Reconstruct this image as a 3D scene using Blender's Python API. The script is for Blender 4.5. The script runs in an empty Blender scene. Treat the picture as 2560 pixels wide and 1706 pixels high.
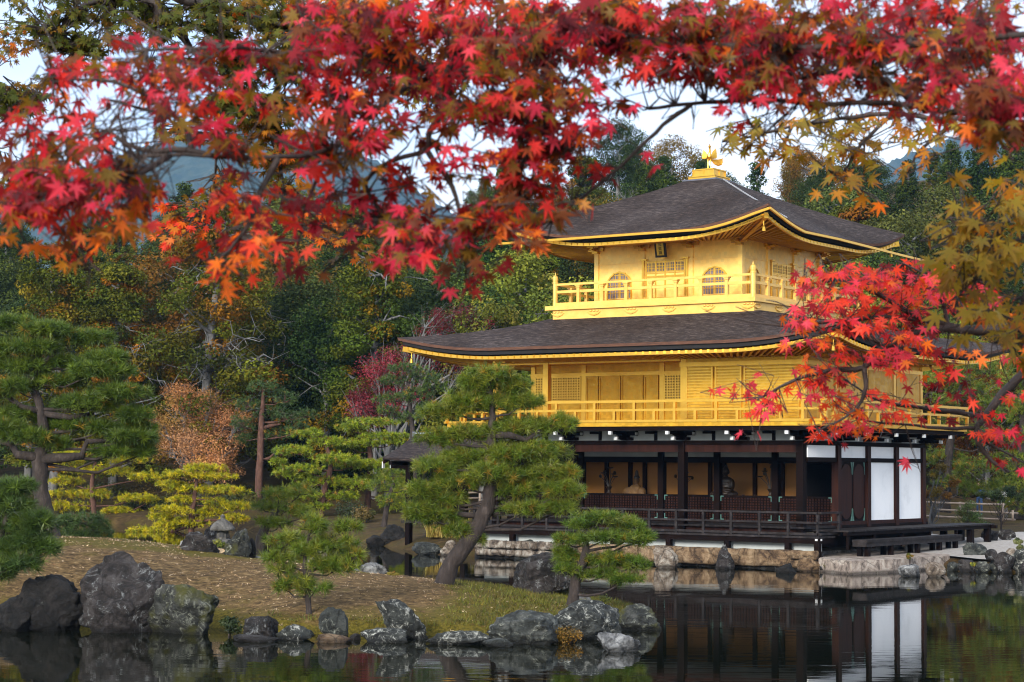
import bpy, bmesh, math, random
import numpy as np
from mathutils import Vector, Matrix, noise as mnoise

SC = bpy.context.scene
COL = SC.collection
rng = np.random.default_rng(11)
random.seed(5)
R_ = math.radians

# ------------------------------------------------------------------ camera
CAMH, FPX, PITCH, ROLL = 3.1, 5068.3, R_(3.507), R_(0.429)
cam_d = bpy.data.cameras.new('camera')
cam = bpy.data.objects.new('camera', cam_d); COL.objects.link(cam)
cam_d.sensor_width = 36.0
cam_d.lens = FPX / 2560 * 36.0
cam_d.clip_start, cam_d.clip_end = 0.2, 12000
cam_d.dof.use_dof = True
cam_d.dof.focus_distance = 60.0
cam_d.dof.aperture_fstop = 16.0
cam.matrix_world = Matrix.Translation((0, 0, CAMH)) @ Matrix.Rotation(math.pi / 2 + PITCH, 4, 'X') @ Matrix.Rotation(ROLL, 4, 'Z')
SC.camera = cam

# ------------------------------------------------------------------ world, sun, exposure
HAZE = 0.00010
SUN_EL, SUN_AZ = R_(20), R_(-156)          # azimuth from +Y clockwise: the sun stands behind the camera, to its left
w = bpy.data.worlds.new('World'); SC.world = w; w.use_nodes = True
nt = w.node_tree; nt.nodes.clear()
N = nt.nodes.new; Lk = nt.links.new
out = N('ShaderNodeOutputWorld'); bg = N('ShaderNodeBackground')
sky = N('ShaderNodeTexSky'); sky.sky_type = 'NISHITA'; sky.sun_disc = False
sky.sun_elevation = SUN_EL; sky.sun_rotation = SUN_AZ
sky.air_density = 1.0; sky.dust_density = 1.5; sky.ozone_density = 2.0
tc = N('ShaderNodeTexCoord'); mp = N('ShaderNodeMapping'); mp.inputs['Scale'].default_value = (1, 1, 2.6)
nz = N('ShaderNodeTexNoise'); nz.inputs['Scale'].default_value = 2.1; nz.inputs['Detail'].default_value = 7; nz.inputs['Roughness'].default_value = 0.55
mp.inputs['Location'].default_value = (3.3, 0.35, 0.2)
cr = N('ShaderNodeValToRGB'); cr.color_ramp.elements[0].position = 0.30; cr.color_ramp.elements[1].position = 0.56
mixc = N('ShaderNodeMix'); mixc.data_type = 'RGBA'; mixc.inputs['B'].default_value = (4.9, 5.2, 5.65, 1)
Lk(tc.outputs['Generated'], mp.inputs['Vector']); Lk(mp.outputs['Vector'], nz.inputs['Vector']); Lk(nz.outputs['Fac'], cr.inputs['Fac'])
Lk(cr.outputs['Color'], mixc.inputs['Factor']); tin = N('ShaderNodeMix'); tin.data_type = 'RGBA'; tin.blend_type = 'MULTIPLY'; tin.inputs['Factor'].default_value = 1; tin.inputs['B'].default_value = (.60, .74, .98, 1)   # thin grey-blue overcast between the bright clouds
Lk(sky.outputs['Color'], tin.inputs['A']); Lk(tin.outputs['Result'], mixc.inputs['A'])
Lk(mixc.outputs['Result'], bg.inputs['Color']); bg.inputs['Strength'].default_value = 0.15
Lk(bg.outputs['Background'], out.inputs['Surface'])

sun_d = bpy.data.lights.new('sun', 'SUN'); sun_d.energy = 2.4; sun_d.angle = R_(16); sun_d.color = (1.0, 0.95, 0.86)
sun = bpy.data.objects.new('sun', sun_d); COL.objects.link(sun)
sd = Vector((math.sin(SUN_AZ) * math.cos(SUN_EL), math.cos(SUN_AZ) * math.cos(SUN_EL), math.sin(SUN_EL)))
sun.rotation_euler = sd.to_track_quat('Z', 'Y').to_euler(); sun.location = (0, -20, 60)

SC.view_settings.view_transform = 'Standard'; SC.view_settings.look = 'None'
SC.view_settings.gamma = 1; SC.view_settings.use_curve_mapping = False
SC.view_settings.exposure = 1.12
SC.render.engine = 'CYCLES'
SC.cycles.use_denoising = True; SC.cycles.filter_width = 1.1
SC.cycles.max_bounces = 8; SC.cycles.diffuse_bounces = 3; SC.cycles.glossy_bounces = 4; SC.cycles.transmission_bounces = 3
SC.cycles.volume_bounces = 0; SC.cycles.sample_clamp_indirect = 6

# ------------------------------------------------------------------ pixel -> ray (photograph pixels, 2560 wide)
_cp, _sp, _cr, _sr = math.cos(PITCH), math.sin(PITCH), math.cos(ROLL), math.sin(ROLL)
def ray(px, py):
    x, y = px - 1280, py - 853
    a = _cr * x + _sr * y; b = -_sr * x + _cr * y
    a /= FPX; b /= FPX
    return (a, _cp + b * _sp, _sp - b * _cp)
def at(px, py, Y):
    d = ray(px, py); k = Y / d[1]
    return Vector((d[0] * k, Y, CAMH + d[2] * k))
def onz(px, py, z=0.0):
    d = ray(px, py); k = (z - CAMH) / d[2]
    return Vector((d[0] * k, d[1] * k, z))
D2P = 2560 / 2353.0                        # units of the enlarged view the layout was read from
def atd(dx, dy, Y): return at(dx * D2P, dy * D2P, Y)
def mpp(Y): return Y / FPX                 # metres per photograph pixel at depth Y

# ------------------------------------------------------------------ objects
def tag(o, label=None, cat=None, group=None, kind=None):
    if label: o['label'] = label
    if cat: o['category'] = cat
    if group: o['group'] = group
    if kind: o['kind'] = kind
    return o
def empty(name, loc=(0, 0, 0), rz=0.0, label=None, cat=None, group=None):
    o = bpy.data.objects.new(name, None); COL.objects.link(o)
    o.location = loc; o.rotation_euler = (0, 0, rz); o.empty_display_size = 0.3
    return tag(o, label, cat, group)
def link(name, me, parent=None, mat=None):
    o = bpy.data.objects.new(name, me); COL.objects.link(o)
    if parent is not None: o.parent = parent
    if mat is not None: me.materials.append(mat)
    return o
def fast_mesh(name, V, F, col=None, smooth=False):
    """V n*3 array, F m*k array (all faces with k corners), col n*3 colours per vertex"""
    V = np.ascontiguousarray(V, dtype=np.float32); F = np.ascontiguousarray(F, dtype=np.int32)
    me = bpy.data.meshes.new(name); m, k = F.shape
    me.vertices.add(len(V)); me.vertices.foreach_set('co', V.ravel())
    me.loops.add(m * k); me.loops.foreach_set('vertex_index', F.ravel())
    me.polygons.add(m); me.polygons.foreach_set('loop_start', np.arange(0, m * k, k, dtype=np.int32))
    me.update(calc_edges=True)
    if col is not None:
        a = me.color_attributes.new('tint', 'FLOAT_COLOR', 'POINT')
        c = np.ones((len(V), 4), np.float32); c[:, :3] = col
        a.data.foreach_set('color', c.ravel())
    if smooth: me.polygons.foreach_set('use_smooth', np.ones(m, bool))
    return me
def copy_tree(o, parent=None):
    c = o.copy(); COL.objects.link(c)
    if parent is not None: c.parent = parent
    for ch in list(o.children): copy_tree(ch, c)
    return c

class MB:
    """collects shapes and links them as one mesh object"""
    def __init__(s): s.v = []; s.f = []; s.starts = []
    def add(s, vs, fs):
        n = len(s.v); s.starts.append((n, len(s.f))); s.v += [tuple(p) for p in vs]; s.f += [tuple(i + n for i in f) for f in fs]; return s
    def box(s, x0, x1, y0, y1, z0, z1):
        if x0 > x1: x0, x1 = x1, x0
        if y0 > y1: y0, y1 = y1, y0
        if z0 > z1: z0, z1 = z1, z0
        return s.add([(x0, y0, z0), (x1, y0, z0), (x1, y1, z0), (x0, y1, z0), (x0, y0, z1), (x1, y0, z1), (x1, y1, z1), (x0, y1, z1)],
                     [(3, 2, 1, 0), (4, 5, 6, 7), (0, 1, 5, 4), (1, 2, 6, 5), (2, 3, 7, 6), (3, 0, 4, 7)])
    def beam(s, p, q, w, h, up=(0, 0, 1)):
        p, q = Vector(p), Vector(q); d = (q - p).normalized(); u = Vector(up)
        r = d.cross(u)
        if r.length < 1e-5: r = d.cross(Vector((0, 1, 0)))
        r.normalize(); u = r.cross(d).normalized()
        c = [(-w / 2, -h / 2), (w / 2, -h / 2), (w / 2, h / 2), (-w / 2, h / 2)]
        vs = [p + r * a + u * b for a, b in c] + [q + r * a + u * b for a, b in c]
        return s.add(vs, [(3, 2, 1, 0), (4, 5, 6, 7), (0, 1, 5, 4), (1, 2, 6, 5), (2, 3, 7, 6), (3, 0, 4, 7)])
    def tube(s, pts, rad, n=8, cap=True):
        pts = [Vector(p) for p in pts]; m = len(pts)
        if not hasattr(rad, '__len__'): rad = [rad] * m
        prev = None; vs = []; fs = []
        for i, p in enumerate(pts):
            d = (pts[min(i + 1, m - 1)] - pts[max(i - 1, 0)]).normalized()
            if prev is None:
                a = d.orthogonal().normalized()
            else:
                a = prev - d * prev.dot(d)
                a = d.orthogonal().normalized() if a.length < 1e-5 else a.normalized()
            prev = a; b = d.cross(a)
            for j in range(n):
                t = 2 * math.pi * j / n
                vs.append(p + (a * math.cos(t) + b * math.sin(t)) * rad[i])
        for i in range(m - 1):
            for j in range(n):
                k = (j + 1) % n
                fs.append((i * n + j, i * n + k, (i + 1) * n + k, (i + 1) * n + j))
        if cap:
            fs.append(tuple(range(n - 1, -1, -1))); fs.append(tuple((m - 1) * n + j for j in range(n)))
        return s.add(vs, fs)
    def lathe(s, c, prof, n=16):
        """prof: (radius, z) from bottom to top round the vertical through c"""
        vs = []; fs = []; m = len(prof)
        for r, z in prof:
            for j in range(n):
                t = 2 * math.pi * j / n
                vs.append((c[0] + r * math.cos(t), c[1] + r * math.sin(t), c[2] + z))
        for i in range(m - 1):
            for j in range(n):
                k = (j + 1) % n
                fs.append((i * n + j, i * n + k, (i + 1) * n + k, (i + 1) * n + j))
        fs.append(tuple(range(n - 1, -1, -1))); fs.append(tuple((m - 1) * n + j for j in range(n)))
        return s.add(vs, fs)
    def prism(s, poly, d):
        """closed 3-d polygon extruded by vector d"""
        n = len(poly); d = Vector(d); a = [Vector(p) for p in poly]
        vs = a + [p + d for p in a]
        fs = [tuple(range(n - 1, -1, -1)), tuple(range(n, 2 * n))] + [(i, (i + 1) % n, n + (i + 1) % n, n + i) for i in range(n)]
        return s.add(vs, fs)
    def ball(s, c, r, n=10, m=7):
        c = Vector(c); rx, ry, rz = (r, r, r) if not hasattr(r, '__len__') else r
        vs = []; fs = []
        for i in range(1, m):
            a = math.pi * i / m
            for j in range(n):
                t = 2 * math.pi * j / n
                vs.append(c + Vector((rx * math.sin(a) * math.cos(t), ry * math.sin(a) * math.sin(t), -rz * math.cos(a))))
        b = len(vs); vs += [c + Vector((0, 0, -rz)), c + Vector((0, 0, rz))]
        for i in range(m - 2):
            for j in range(n):
                k = (j + 1) % n
                fs.append((i * n + j, i * n + k, (i + 1) * n + k, (i + 1) * n + j))
        for j in range(n):
            k = (j + 1) % n
            fs.append((b, k, j)); fs.append((b + 1, (m - 2) * n + j, (m - 2) * n + k))
        return s.add(vs, fs)
    def build_each(s, name, mat, parent, per=1):
        """every `per` shapes added become one object of their own"""
        st = s.starts; r = []
        for i in range(0, len(st), per):
            v0, f0 = st[i]; v1, f1 = st[i + per] if i + per < len(st) else (len(s.v), len(s.f))
            q = MB(); q.v = s.v[v0:v1]; q.f = [tuple(k - v0 for k in f) for f in s.f[f0:f1]]
            r.append(q.build(name, mat, parent))
        return r
    def build(s, name, mat, parent=None, smooth=False, bevel=0.0):
        me = bpy.data.meshes.new(name); me.from_pydata([tuple(p) for p in s.v], [], s.f); me.update()
        bm = bmesh.new(); bm.from_mesh(me); bmesh.ops.recalc_face_normals(bm, faces=bm.faces); bm.to_mesh(me); bm.free()
        if smooth: me.polygons.foreach_set('use_smooth', np.ones(len(me.polygons), bool))
        o = link(name, me, parent, mat)
        if bevel:
            md = o.modifiers.new('bevel', 'BEVEL'); md.width = bevel; md.segments = 2; md.limit_method = 'ANGLE'
        return o

# ------------------------------------------------------------------ materials
def ramp(nodes, stops):
    r = nodes.new('ShaderNodeValToRGB'); e = r.color_ramp.elements
    while len(e) < len(stops): e.new(0.5)
    for el, (p, c) in zip(e, stops): el.position = p; el.color = (*c, 1)
    return r
def mat(name, stops, scale=4.0, detail=6.0, rough=0.6, metal=0.0, bump=0.0, bscale=None, stretch=(1, 1, 1), spec=0.5, coord='Object', dist=0.0, nrough=0.6, bdist=0.02):
    m = bpy.data.materials.new(name); m.use_nodes = True
    t = m.node_tree; b = t.nodes['Principled BSDF']; n = t.nodes
    tc = n.new('ShaderNodeTexCoord'); mp = n.new('ShaderNodeMapping'); mp.inputs['Scale'].default_value = stretch
    nz = n.new('ShaderNodeTexNoise'); nz.inputs['Scale'].default_value = scale; nz.inputs['Detail'].default_value = detail
    nz.inputs['Roughness'].default_value = nrough; nz.inputs['Distortion'].default_value = dist
    r = ramp(n, stops)
    t.links.new(tc.outputs[coord], mp.inputs['Vector']); t.links.new(mp.outputs['Vector'], nz.inputs['Vector'])
    t.links.new(nz.outputs['Fac'], r.inputs['Fac']); t.links.new(r.outputs['Color'], b.inputs['Base Color'])
    b.inputs['Roughness'].default_value = rough; b.inputs['Metallic'].default_value = metal
    b.inputs['Specular IOR Level'].default_value = spec
    if bump:
        n2 = n.new('ShaderNodeTexNoise'); n2.inputs['Scale'].default_value = bscale or scale * 3; n2.inputs['Detail'].default_value = 8
        n2.inputs['Roughness'].default_value = 0.65
        bp = n.new('ShaderNodeBump'); bp.inputs['Strength'].default_value = bump; bp.inputs['Distance'].default_value = bdist
        t.links.new(mp.outputs['Vector'], n2.inputs['Vector']); t.links.new(n2.outputs['Fac'], bp.inputs['Height'])
        t.links.new(bp.outputs['Normal'], b.inputs['Normal'])
    return m
def leaf_mat(name, rough=0.5, trans=0.35, spec=0.3, gain=(1, 1, 1), objvar=0.0):
    """foliage: the leaf's own colour comes from the mesh, a share of the light passes through"""
    m = bpy.data.materials.new(name); m.use_nodes = True
    t = m.node_tree; n = t.nodes; b = n['Principled BSDF']; o = n['Material Output']
    a = n.new('ShaderNodeAttribute'); a.attribute_name = 'tint'
    src = a.outputs['Color']
    if objvar:
        oi = n.new('ShaderNodeObjectInfo'); hs = n.new('ShaderNodeHueSaturation')
        mr = n.new('ShaderNodeMapRange'); mr.inputs['To Min'].default_value = 0.5 - objvar * 0.06; mr.inputs['To Max'].default_value = 0.5 + objvar * 0.05
        mv = n.new('ShaderNodeMapRange'); mv.inputs['To Min'].default_value = 1 - objvar * 0.45; mv.inputs['To Max'].default_value = 1 + objvar * 0.45
        ml = n.new('ShaderNodeMath'); ml.operation = 'FRACT'; mm = n.new('ShaderNodeMath'); mm.operation = 'MULTIPLY'; mm.inputs[1].default_value = 7.31
        t.links.new(oi.outputs['Random'], mr.inputs['Value']); t.links.new(oi.outputs['Random'], mm.inputs[0]); t.links.new(mm.outputs[0], ml.inputs[0]); t.links.new(ml.outputs[0], mv.inputs['Value'])
        t.links.new(mr.outputs['Result'], hs.inputs['Hue']); t.links.new(mv.outputs['Result'], hs.inputs['Value'])
        t.links.new(src, hs.inputs['Color']); src = hs.outputs['Color']
    t.links.new(src, b.inputs['Base Color']); b.inputs['Roughness'].default_value = rough; b.inputs['Specular IOR Level'].default_value = spec
    tr = n.new('ShaderNodeBsdfTranslucent'); mx = n.new('ShaderNodeMixShader'); mx.inputs['Fac'].default_value = trans
    g = n.new('ShaderNodeMix'); g.data_type = 'RGBA'; g.blend_type = 'MULTIPLY'; g.inputs['Factor'].default_value = 1; g.inputs['B'].default_value = (*gain, 1)
    t.links.new(src, g.inputs['A']); t.links.new(g.outputs['Result'], tr.inputs['Color'])
    t.links.new(b.outputs['BSDF'], mx.inputs[1]); t.links.new(tr.outputs['BSDF'], mx.inputs[2]); t.links.new(mx.outputs['Shader'], o.inputs['Surface'])
    return m

M = {}
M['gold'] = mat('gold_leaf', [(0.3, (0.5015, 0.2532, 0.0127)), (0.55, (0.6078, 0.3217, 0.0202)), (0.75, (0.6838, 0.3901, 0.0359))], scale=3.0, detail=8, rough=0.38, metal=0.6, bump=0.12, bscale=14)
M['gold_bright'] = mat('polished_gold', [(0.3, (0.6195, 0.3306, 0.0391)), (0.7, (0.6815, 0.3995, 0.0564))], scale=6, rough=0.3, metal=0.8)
M['gold_pale'] = mat('sky_lit_gold_leaf', [(0.3, (0.8825, 0.5486, 0.1045)), (0.55, (0.9666, 0.6285, 0.1448)), (0.75, (0.9700, 0.6882, 0.1930))], scale=3.0, detail=8, rough=0.42, metal=0.15, bump=0.10, bscale=14)  # top-storey copy of the gold, sky light and reflection painted in as paler colour
M['gold_rail'] = mat('gold_leaf_on_rails', [(0.3, (0.6714, 0.3856, 0.0673)), (0.55, (0.7354, 0.4417, 0.0933)), (0.75, (0.7527, 0.4837, 0.1244))], scale=3.0, detail=8, rough=0.42, metal=0.15, bump=0.10, bscale=14)  # same sky-lit gold, toned down where direct sun strikes the rails
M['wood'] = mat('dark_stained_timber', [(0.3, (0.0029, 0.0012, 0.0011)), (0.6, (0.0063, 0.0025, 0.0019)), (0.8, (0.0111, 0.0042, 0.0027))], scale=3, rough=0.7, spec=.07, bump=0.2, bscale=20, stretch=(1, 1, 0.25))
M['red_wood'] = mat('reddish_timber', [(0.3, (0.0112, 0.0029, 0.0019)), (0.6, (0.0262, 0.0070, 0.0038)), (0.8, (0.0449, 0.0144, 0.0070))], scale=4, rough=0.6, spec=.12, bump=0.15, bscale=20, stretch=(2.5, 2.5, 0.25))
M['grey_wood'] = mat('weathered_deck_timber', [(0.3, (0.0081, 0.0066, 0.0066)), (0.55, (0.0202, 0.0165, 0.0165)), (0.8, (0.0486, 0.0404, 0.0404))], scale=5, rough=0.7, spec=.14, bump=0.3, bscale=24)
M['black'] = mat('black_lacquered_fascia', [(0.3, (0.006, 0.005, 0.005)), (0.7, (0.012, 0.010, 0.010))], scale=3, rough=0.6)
M['white'] = mat('white_plaster', [(0.32, (0.6800, 0.6900, 0.7000)), (0.45, (0.7800, 0.7900, 0.8000)), (0.7, (0.8400, 0.8400, 0.8400))], scale=0.9, rough=0.8, bump=0.05, bscale=6)
M['frieze'] = mat('aged_grey_plaster', [(0.3, (0.2940, 0.3150, 0.3080)), (0.7, (0.4060, 0.4200, 0.4060))], scale=2.0, rough=0.85)
M['edge'] = mat('layered_bark_eave_edge', [(0.3, (0.045, 0.016, 0.009)), (0.6, (0.10, 0.04, 0.02)), (0.8, (0.16, 0.08, 0.04))], scale=3, rough=0.8, stretch=(1, 1, 8))
M['lattice_gap'] = mat('dim_paper_behind_lattice', [(0.3, (0.10, 0.08, 0.09)), (0.7, (0.20, 0.17, 0.19))], scale=2, rough=0.8)
M['brown_gap'] = mat('dark_room_behind_lattice', [(0.3, (0.05, 0.025, 0.012)), (0.7, (0.09, 0.045, 0.02))], scale=2, rough=0.8)
M['verdigris'] = mat('green_copper_fittings', [(0.3, (0.03, 0.09, 0.075)), (0.7, (0.07, 0.17, 0.14))], scale=20, rough=0.5)
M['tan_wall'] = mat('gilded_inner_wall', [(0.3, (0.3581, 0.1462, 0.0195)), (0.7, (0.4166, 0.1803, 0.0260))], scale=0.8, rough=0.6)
M['lead'] = mat('blue_grey_lead_tiles', [(0.3, (0.05, 0.055, 0.07)), (0.7, (0.10, 0.105, 0.13))], scale=6, rough=0.5)
M['steel'] = mat('galvanised_chain', [(0.3, (0.45, 0.46, 0.48)), (0.7, (0.6, 0.6, 0.62))], scale=20, rough=0.4, metal=0.6)
M['whitecap'] = mat('white_painted_end_grain', [(0.3, (0.5040, 0.5110, 0.5040)), (0.7, (0.5740, 0.5740, 0.5600))], scale=10, rough=0.6)

def leaf_sheets(m, amount=.16, size=.11):
    t = m.node_tree; n = t.nodes; L = t.links.new; b = n['Principled BSDF']
    src = b.inputs['Base Color'].links[0].from_socket
    tc = n.new('ShaderNodeTexCoord'); sn = n.new('ShaderNodeVectorMath'); sn.operation = 'SNAP'; sn.inputs[1].default_value = (size, size, size)
    wn = n.new('ShaderNodeTexWhiteNoise'); L(tc.outputs['Object'], sn.inputs[0]); L(sn.outputs['Vector'], wn.inputs['Vector'])
    mr = n.new('ShaderNodeMapRange'); mr.inputs['To Min'].default_value = 1 - amount; mr.inputs['To Max'].default_value = 1 + amount * .5
    mx = n.new('ShaderNodeMix'); mx.data_type = 'RGBA'; mx.blend_type = 'MULTIPLY'; mx.inputs['Factor'].default_value = 1
    L(wn.outputs['Value'], mr.inputs['Value']); L(src, mx.inputs['A']); L(mr.outputs['Result'], mx.inputs['B']); L(mx.outputs['Result'], b.inputs['Base Color'])
    r = n.new('ShaderNodeMapRange'); r.inputs['To Min'].default_value = .30; r.inputs['To Max'].default_value = .48
    L(wn.outputs['Value'], r.inputs['Value']); L(r.outputs['Result'], b.inputs['Roughness'])
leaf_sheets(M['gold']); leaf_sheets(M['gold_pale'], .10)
# cypress-bark shingles: fine courses along the slope, patchy weathering
def shingle():
    m = bpy.data.materials.new('cypress_bark_shingles'); m.use_nodes = True
    t = m.node_tree; n = t.nodes; b = n['Principled BSDF']; L = t.links.new
    tc = n.new('ShaderNodeTexCoord'); mp = n.new('ShaderNodeMapping'); mp.inputs['Scale'].default_value = (1.6, 1.6, 26)
    n1 = n.new('ShaderNodeTexNoise'); n1.inputs['Scale'].default_value = 2.6; n1.inputs['Detail'].default_value = 9; n1.inputs['Roughness'].default_value = 0.72; n1.inputs['Distortion'].default_value = 0.5
    L(tc.outputs['Object'], mp.inputs['Vector']); L(mp.outputs['Vector'], n1.inputs['Vector'])
    r1 = ramp(n, [(0.36, (0.0057, 0.0044, 0.0041)), (0.46, (0.0285, 0.0215, 0.0200)), (0.55, (0.0606, 0.0474, 0.0442)), (0.64, (0.1569, 0.1296, 0.1207)), (0.74, (0.2567, 0.2182, 0.2003))])
    L(n1.outputs['Fac'], r1.inputs['Fac'])
    n2 = n.new('ShaderNodeTexNoise'); n2.inputs['Scale'].default_value = 0.45; n2.inputs['Detail'].default_value = 5
    L(tc.outputs['Object'], n2.inputs['Vector'])
    r2 = ramp(n, [(0.35, (0.62, 0.50, 0.44)), (0.6, (1.08, 1.02, 1.0))]); L(n2.outputs['Fac'], r2.inputs['Fac'])
    mx = n.new('ShaderNodeMix'); mx.data_type = 'RGBA'; mx.blend_type = 'MULTIPLY'; mx.inputs['Factor'].default_value = 1
    L(r1.outputs['Color'], mx.inputs['A']); L(r2.outputs['Color'], mx.inputs['B']); L(mx.outputs['Result'], b.inputs['Base Color'])
    b.inputs['Roughness'].default_value = 0.9; b.inputs['Specular IOR Level'].default_value = .2
    bp = n.new('ShaderNodeBump'); bp.inputs['Strength'].default_value = 1.0; bp.inputs['Distance'].default_value = 0.08
    L(n1.outputs['Fac'], bp.inputs['Height']); L(bp.outputs['Normal'], b.inputs['Normal'])
    return m
M['shingle'] = shingle()

def rock_mat(name, dark, mid, light, lichen, amt=0.6, lscale=5.0, moss=0.0, mosscol=(0.06, 0.06, 0.012)):
    m = bpy.data.materials.new(name); m.use_nodes = True
    t = m.node_tree; n = t.nodes; b = n['Principled BSDF']; L = t.links.new
    tc = n.new('ShaderNodeTexCoord')
    oi = n.new('ShaderNodeObjectInfo'); ad = n.new('ShaderNodeVectorMath'); ad.operation = 'ADD'
    sc = n.new('ShaderNodeVectorMath'); sc.operation = 'SCALE'; sc.inputs['Scale'].default_value = 37.0
    cx = n.new('ShaderNodeCombineXYZ'); L(oi.outputs['Random'], cx.inputs['X']); L(oi.outputs['Random'], cx.inputs['Z'])
    L(cx.outputs['Vector'], sc.inputs['Vector']); L(tc.outputs['Object'], ad.inputs[0]); L(sc.outputs['Vector'], ad.inputs[1])
    P = ad.outputs['Vector']
    n1 = n.new('ShaderNodeTexNoise'); n1.inputs['Scale'].default_value = 3.2; n1.inputs['Detail'].default_value = 10; n1.inputs['Roughness'].default_value = 0.68; n1.inputs['Distortion'].default_value = 0.6
    L(P, n1.inputs['Vector'])
    r1 = ramp(n, [(0.38, dark), (0.5, mid), (0.62, light)]); L(n1.outputs['Fac'], r1.inputs['Fac'])
    n2 = n.new('ShaderNodeTexNoise'); n2.inputs['Scale'].default_value = lscale * .55; n2.inputs['Distortion'].default_value = 1.2; n2.inputs['Detail'].default_value = 12; n2.inputs['Roughness'].default_value = 0.8
    L(P, n2.inputs['Vector'])
    r2 = ramp(n, [(1 - amt * 0.72, (0, 0, 0)), (1 - amt * 0.72 + 0.10, (1, 1, 1))]); L(n2.outputs['Fac'], r2.inputs['Fac'])
    mx = n.new('ShaderNodeMix'); mx.data_type = 'RGBA'; L(r2.outputs['Color'], mx.inputs['Factor']); L(r1.outputs['Color'], mx.inputs['A']); mx.inputs['B'].default_value = (*lichen, 1)
    src = mx.outputs['Result']
    # dark seams and cracks
    wv = n.new('ShaderNodeTexVoronoi'); wv.feature = 'DISTANCE_TO_EDGE'; wv.inputs['Scale'].default_value = 1.7
    dn = n.new('ShaderNodeTexNoise'); dn.inputs['Scale'].default_value = 2.5; dn.inputs['Detail'].default_value = 6
    dm = n.new('ShaderNodeMix'); dm.data_type = 'VECTOR'; dm.inputs['Factor'].default_value = .35
    L(P, dn.inputs['Vector']); L(P, dm.inputs[4]); L(dn.outputs['Color'], dm.inputs[5]); L(dm.outputs[1], wv.inputs['Vector'])
    rs = ramp(n, [(0.0, (.25, .25, .25)), (0.035, (1, 1, 1))]); L(wv.outputs['Distance'], rs.inputs['Fac'])
    ms = n.new('ShaderNodeMix'); ms.data_type = 'RGBA'; ms.blend_type = 'MULTIPLY'; ms.inputs['Factor'].default_value = .8
    L(src, ms.inputs['A']); L(rs.outputs['Color'], ms.inputs['B']); src = ms.outputs['Result']
    if moss:
        n3 = n.new('ShaderNodeTexNoise'); n3.inputs['Scale'].default_value = 2.2; n3.inputs['Detail'].default_value = 6; L(P, n3.inputs['Vector'])
        r3 = ramp(n, [(1 - moss * 0.6, (0, 0, 0)), (1 - moss * 0.6 + 0.12, (1, 1, 1))]); L(n3.outputs['Fac'], r3.inputs['Fac'])
        m3 = n.new('ShaderNodeMix'); m3.data_type = 'RGBA'; L(r3.outputs['Color'], m3.inputs['Factor']); L(src, m3.inputs['A']); m3.inputs['B'].default_value = (*mosscol, 1)
        src = m3.outputs['Result']
    # stone stays wet and dark just above the water line
    ge = n.new('ShaderNodeNewGeometry'); sp = n.new('ShaderNodeSeparateXYZ'); L(ge.outputs['Position'], sp.inputs['Vector'])
    wn = n.new('ShaderNodeMath'); wn.operation = 'MULTIPLY_ADD'; L(n1.outputs['Fac'], wn.inputs[0]); wn.inputs[1].default_value = -.22; L(sp.outputs['Z'], wn.inputs[2])
    wr = n.new('ShaderNodeMapRange'); wr.inputs['From Min'].default_value = -.06; wr.inputs['From Max'].default_value = .0; wr.inputs['To Min'].default_value = .32; wr.inputs['To Max'].default_value = 1.0
    L(wn.outputs['Value'], wr.inputs['Value'])
    mw = n.new('ShaderNodeMix'); mw.data_type = 'RGBA'; mw.blend_type = 'MULTIPLY'; mw.inputs['Factor'].default_value = 1
    L(src, mw.inputs['A']); L(wr.outputs['Result'], mw.inputs['B']); src = mw.outputs['Result']
    L(src, b.inputs['Base Color']); b.inputs['Roughness'].default_value = 0.8; b.inputs['Specular IOR Level'].default_value = .3
    n4 = n.new('ShaderNodeTexNoise'); n4.inputs['Scale'].default_value = 5; n4.inputs['Detail'].default_value = 10; n4.inputs['Roughness'].default_value = 0.72; L(P, n4.inputs['Vector'])
    bp = n.new('ShaderNodeBump'); bp.inputs['Strength'].default_value = 1.0; bp.inputs['Distance'].default_value = 0.16
    L(n4.outputs['Fac'], bp.inputs['Height']); L(bp.outputs['Normal'], b.inputs['Normal'])
    return m
M['rock_dark'] = rock_mat('dark_brown_rock', (0.0086, 0.0072, 0.0065), (0.0252, 0.0202, 0.0187), (0.0576, 0.0504, 0.0490), (0.259, 0.270, 0.270), 0.64, 5)
M['rock_black'] = rock_mat('near_black_rock', (0.0043, 0.0043, 0.0043), (0.0115, 0.0101, 0.0094), (0.0252, 0.0216, 0.0202), (0.081, 0.086, 0.081), 0.56, 4)
M['rock_green'] = rock_mat('grey_green_rock', (0.0130, 0.0144, 0.0130), (0.0360, 0.0396, 0.0360), (0.0864, 0.0900, 0.0828), (0.333, 0.341, 0.285), 0.63, 6)
M['rock_spot'] = rock_mat('rock_with_white_lichen', (0.0108, 0.0115, 0.0108), (0.0288, 0.0317, 0.0288), (0.0648, 0.0684, 0.0634), (0.491, 0.491, 0.436), 0.66, 9)
M['rock_white'] = rock_mat('pale_marbled_rock', (0.0216, 0.0216, 0.0216), (0.1584, 0.1584, 0.1584), (0.3600, 0.3600, 0.3528), (0.5040, 0.5040, 0.4896), 0.55, 5)
M['rock_tan'] = rock_mat('tan_orange_stone', (0.0504, 0.0288, 0.0158), (0.1728, 0.1080, 0.0576), (0.3024, 0.2088, 0.1224), (0.3600, 0.3096, 0.2448), 0.5, 6)
M['rock_pale'] = rock_mat('pale_pinkish_rock', (0.0432, 0.0324, 0.0252), (0.1872, 0.1440, 0.1080), (0.3600, 0.3240, 0.2736), (0.4320, 0.4104, 0.3600), 0.52, 6)
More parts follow.
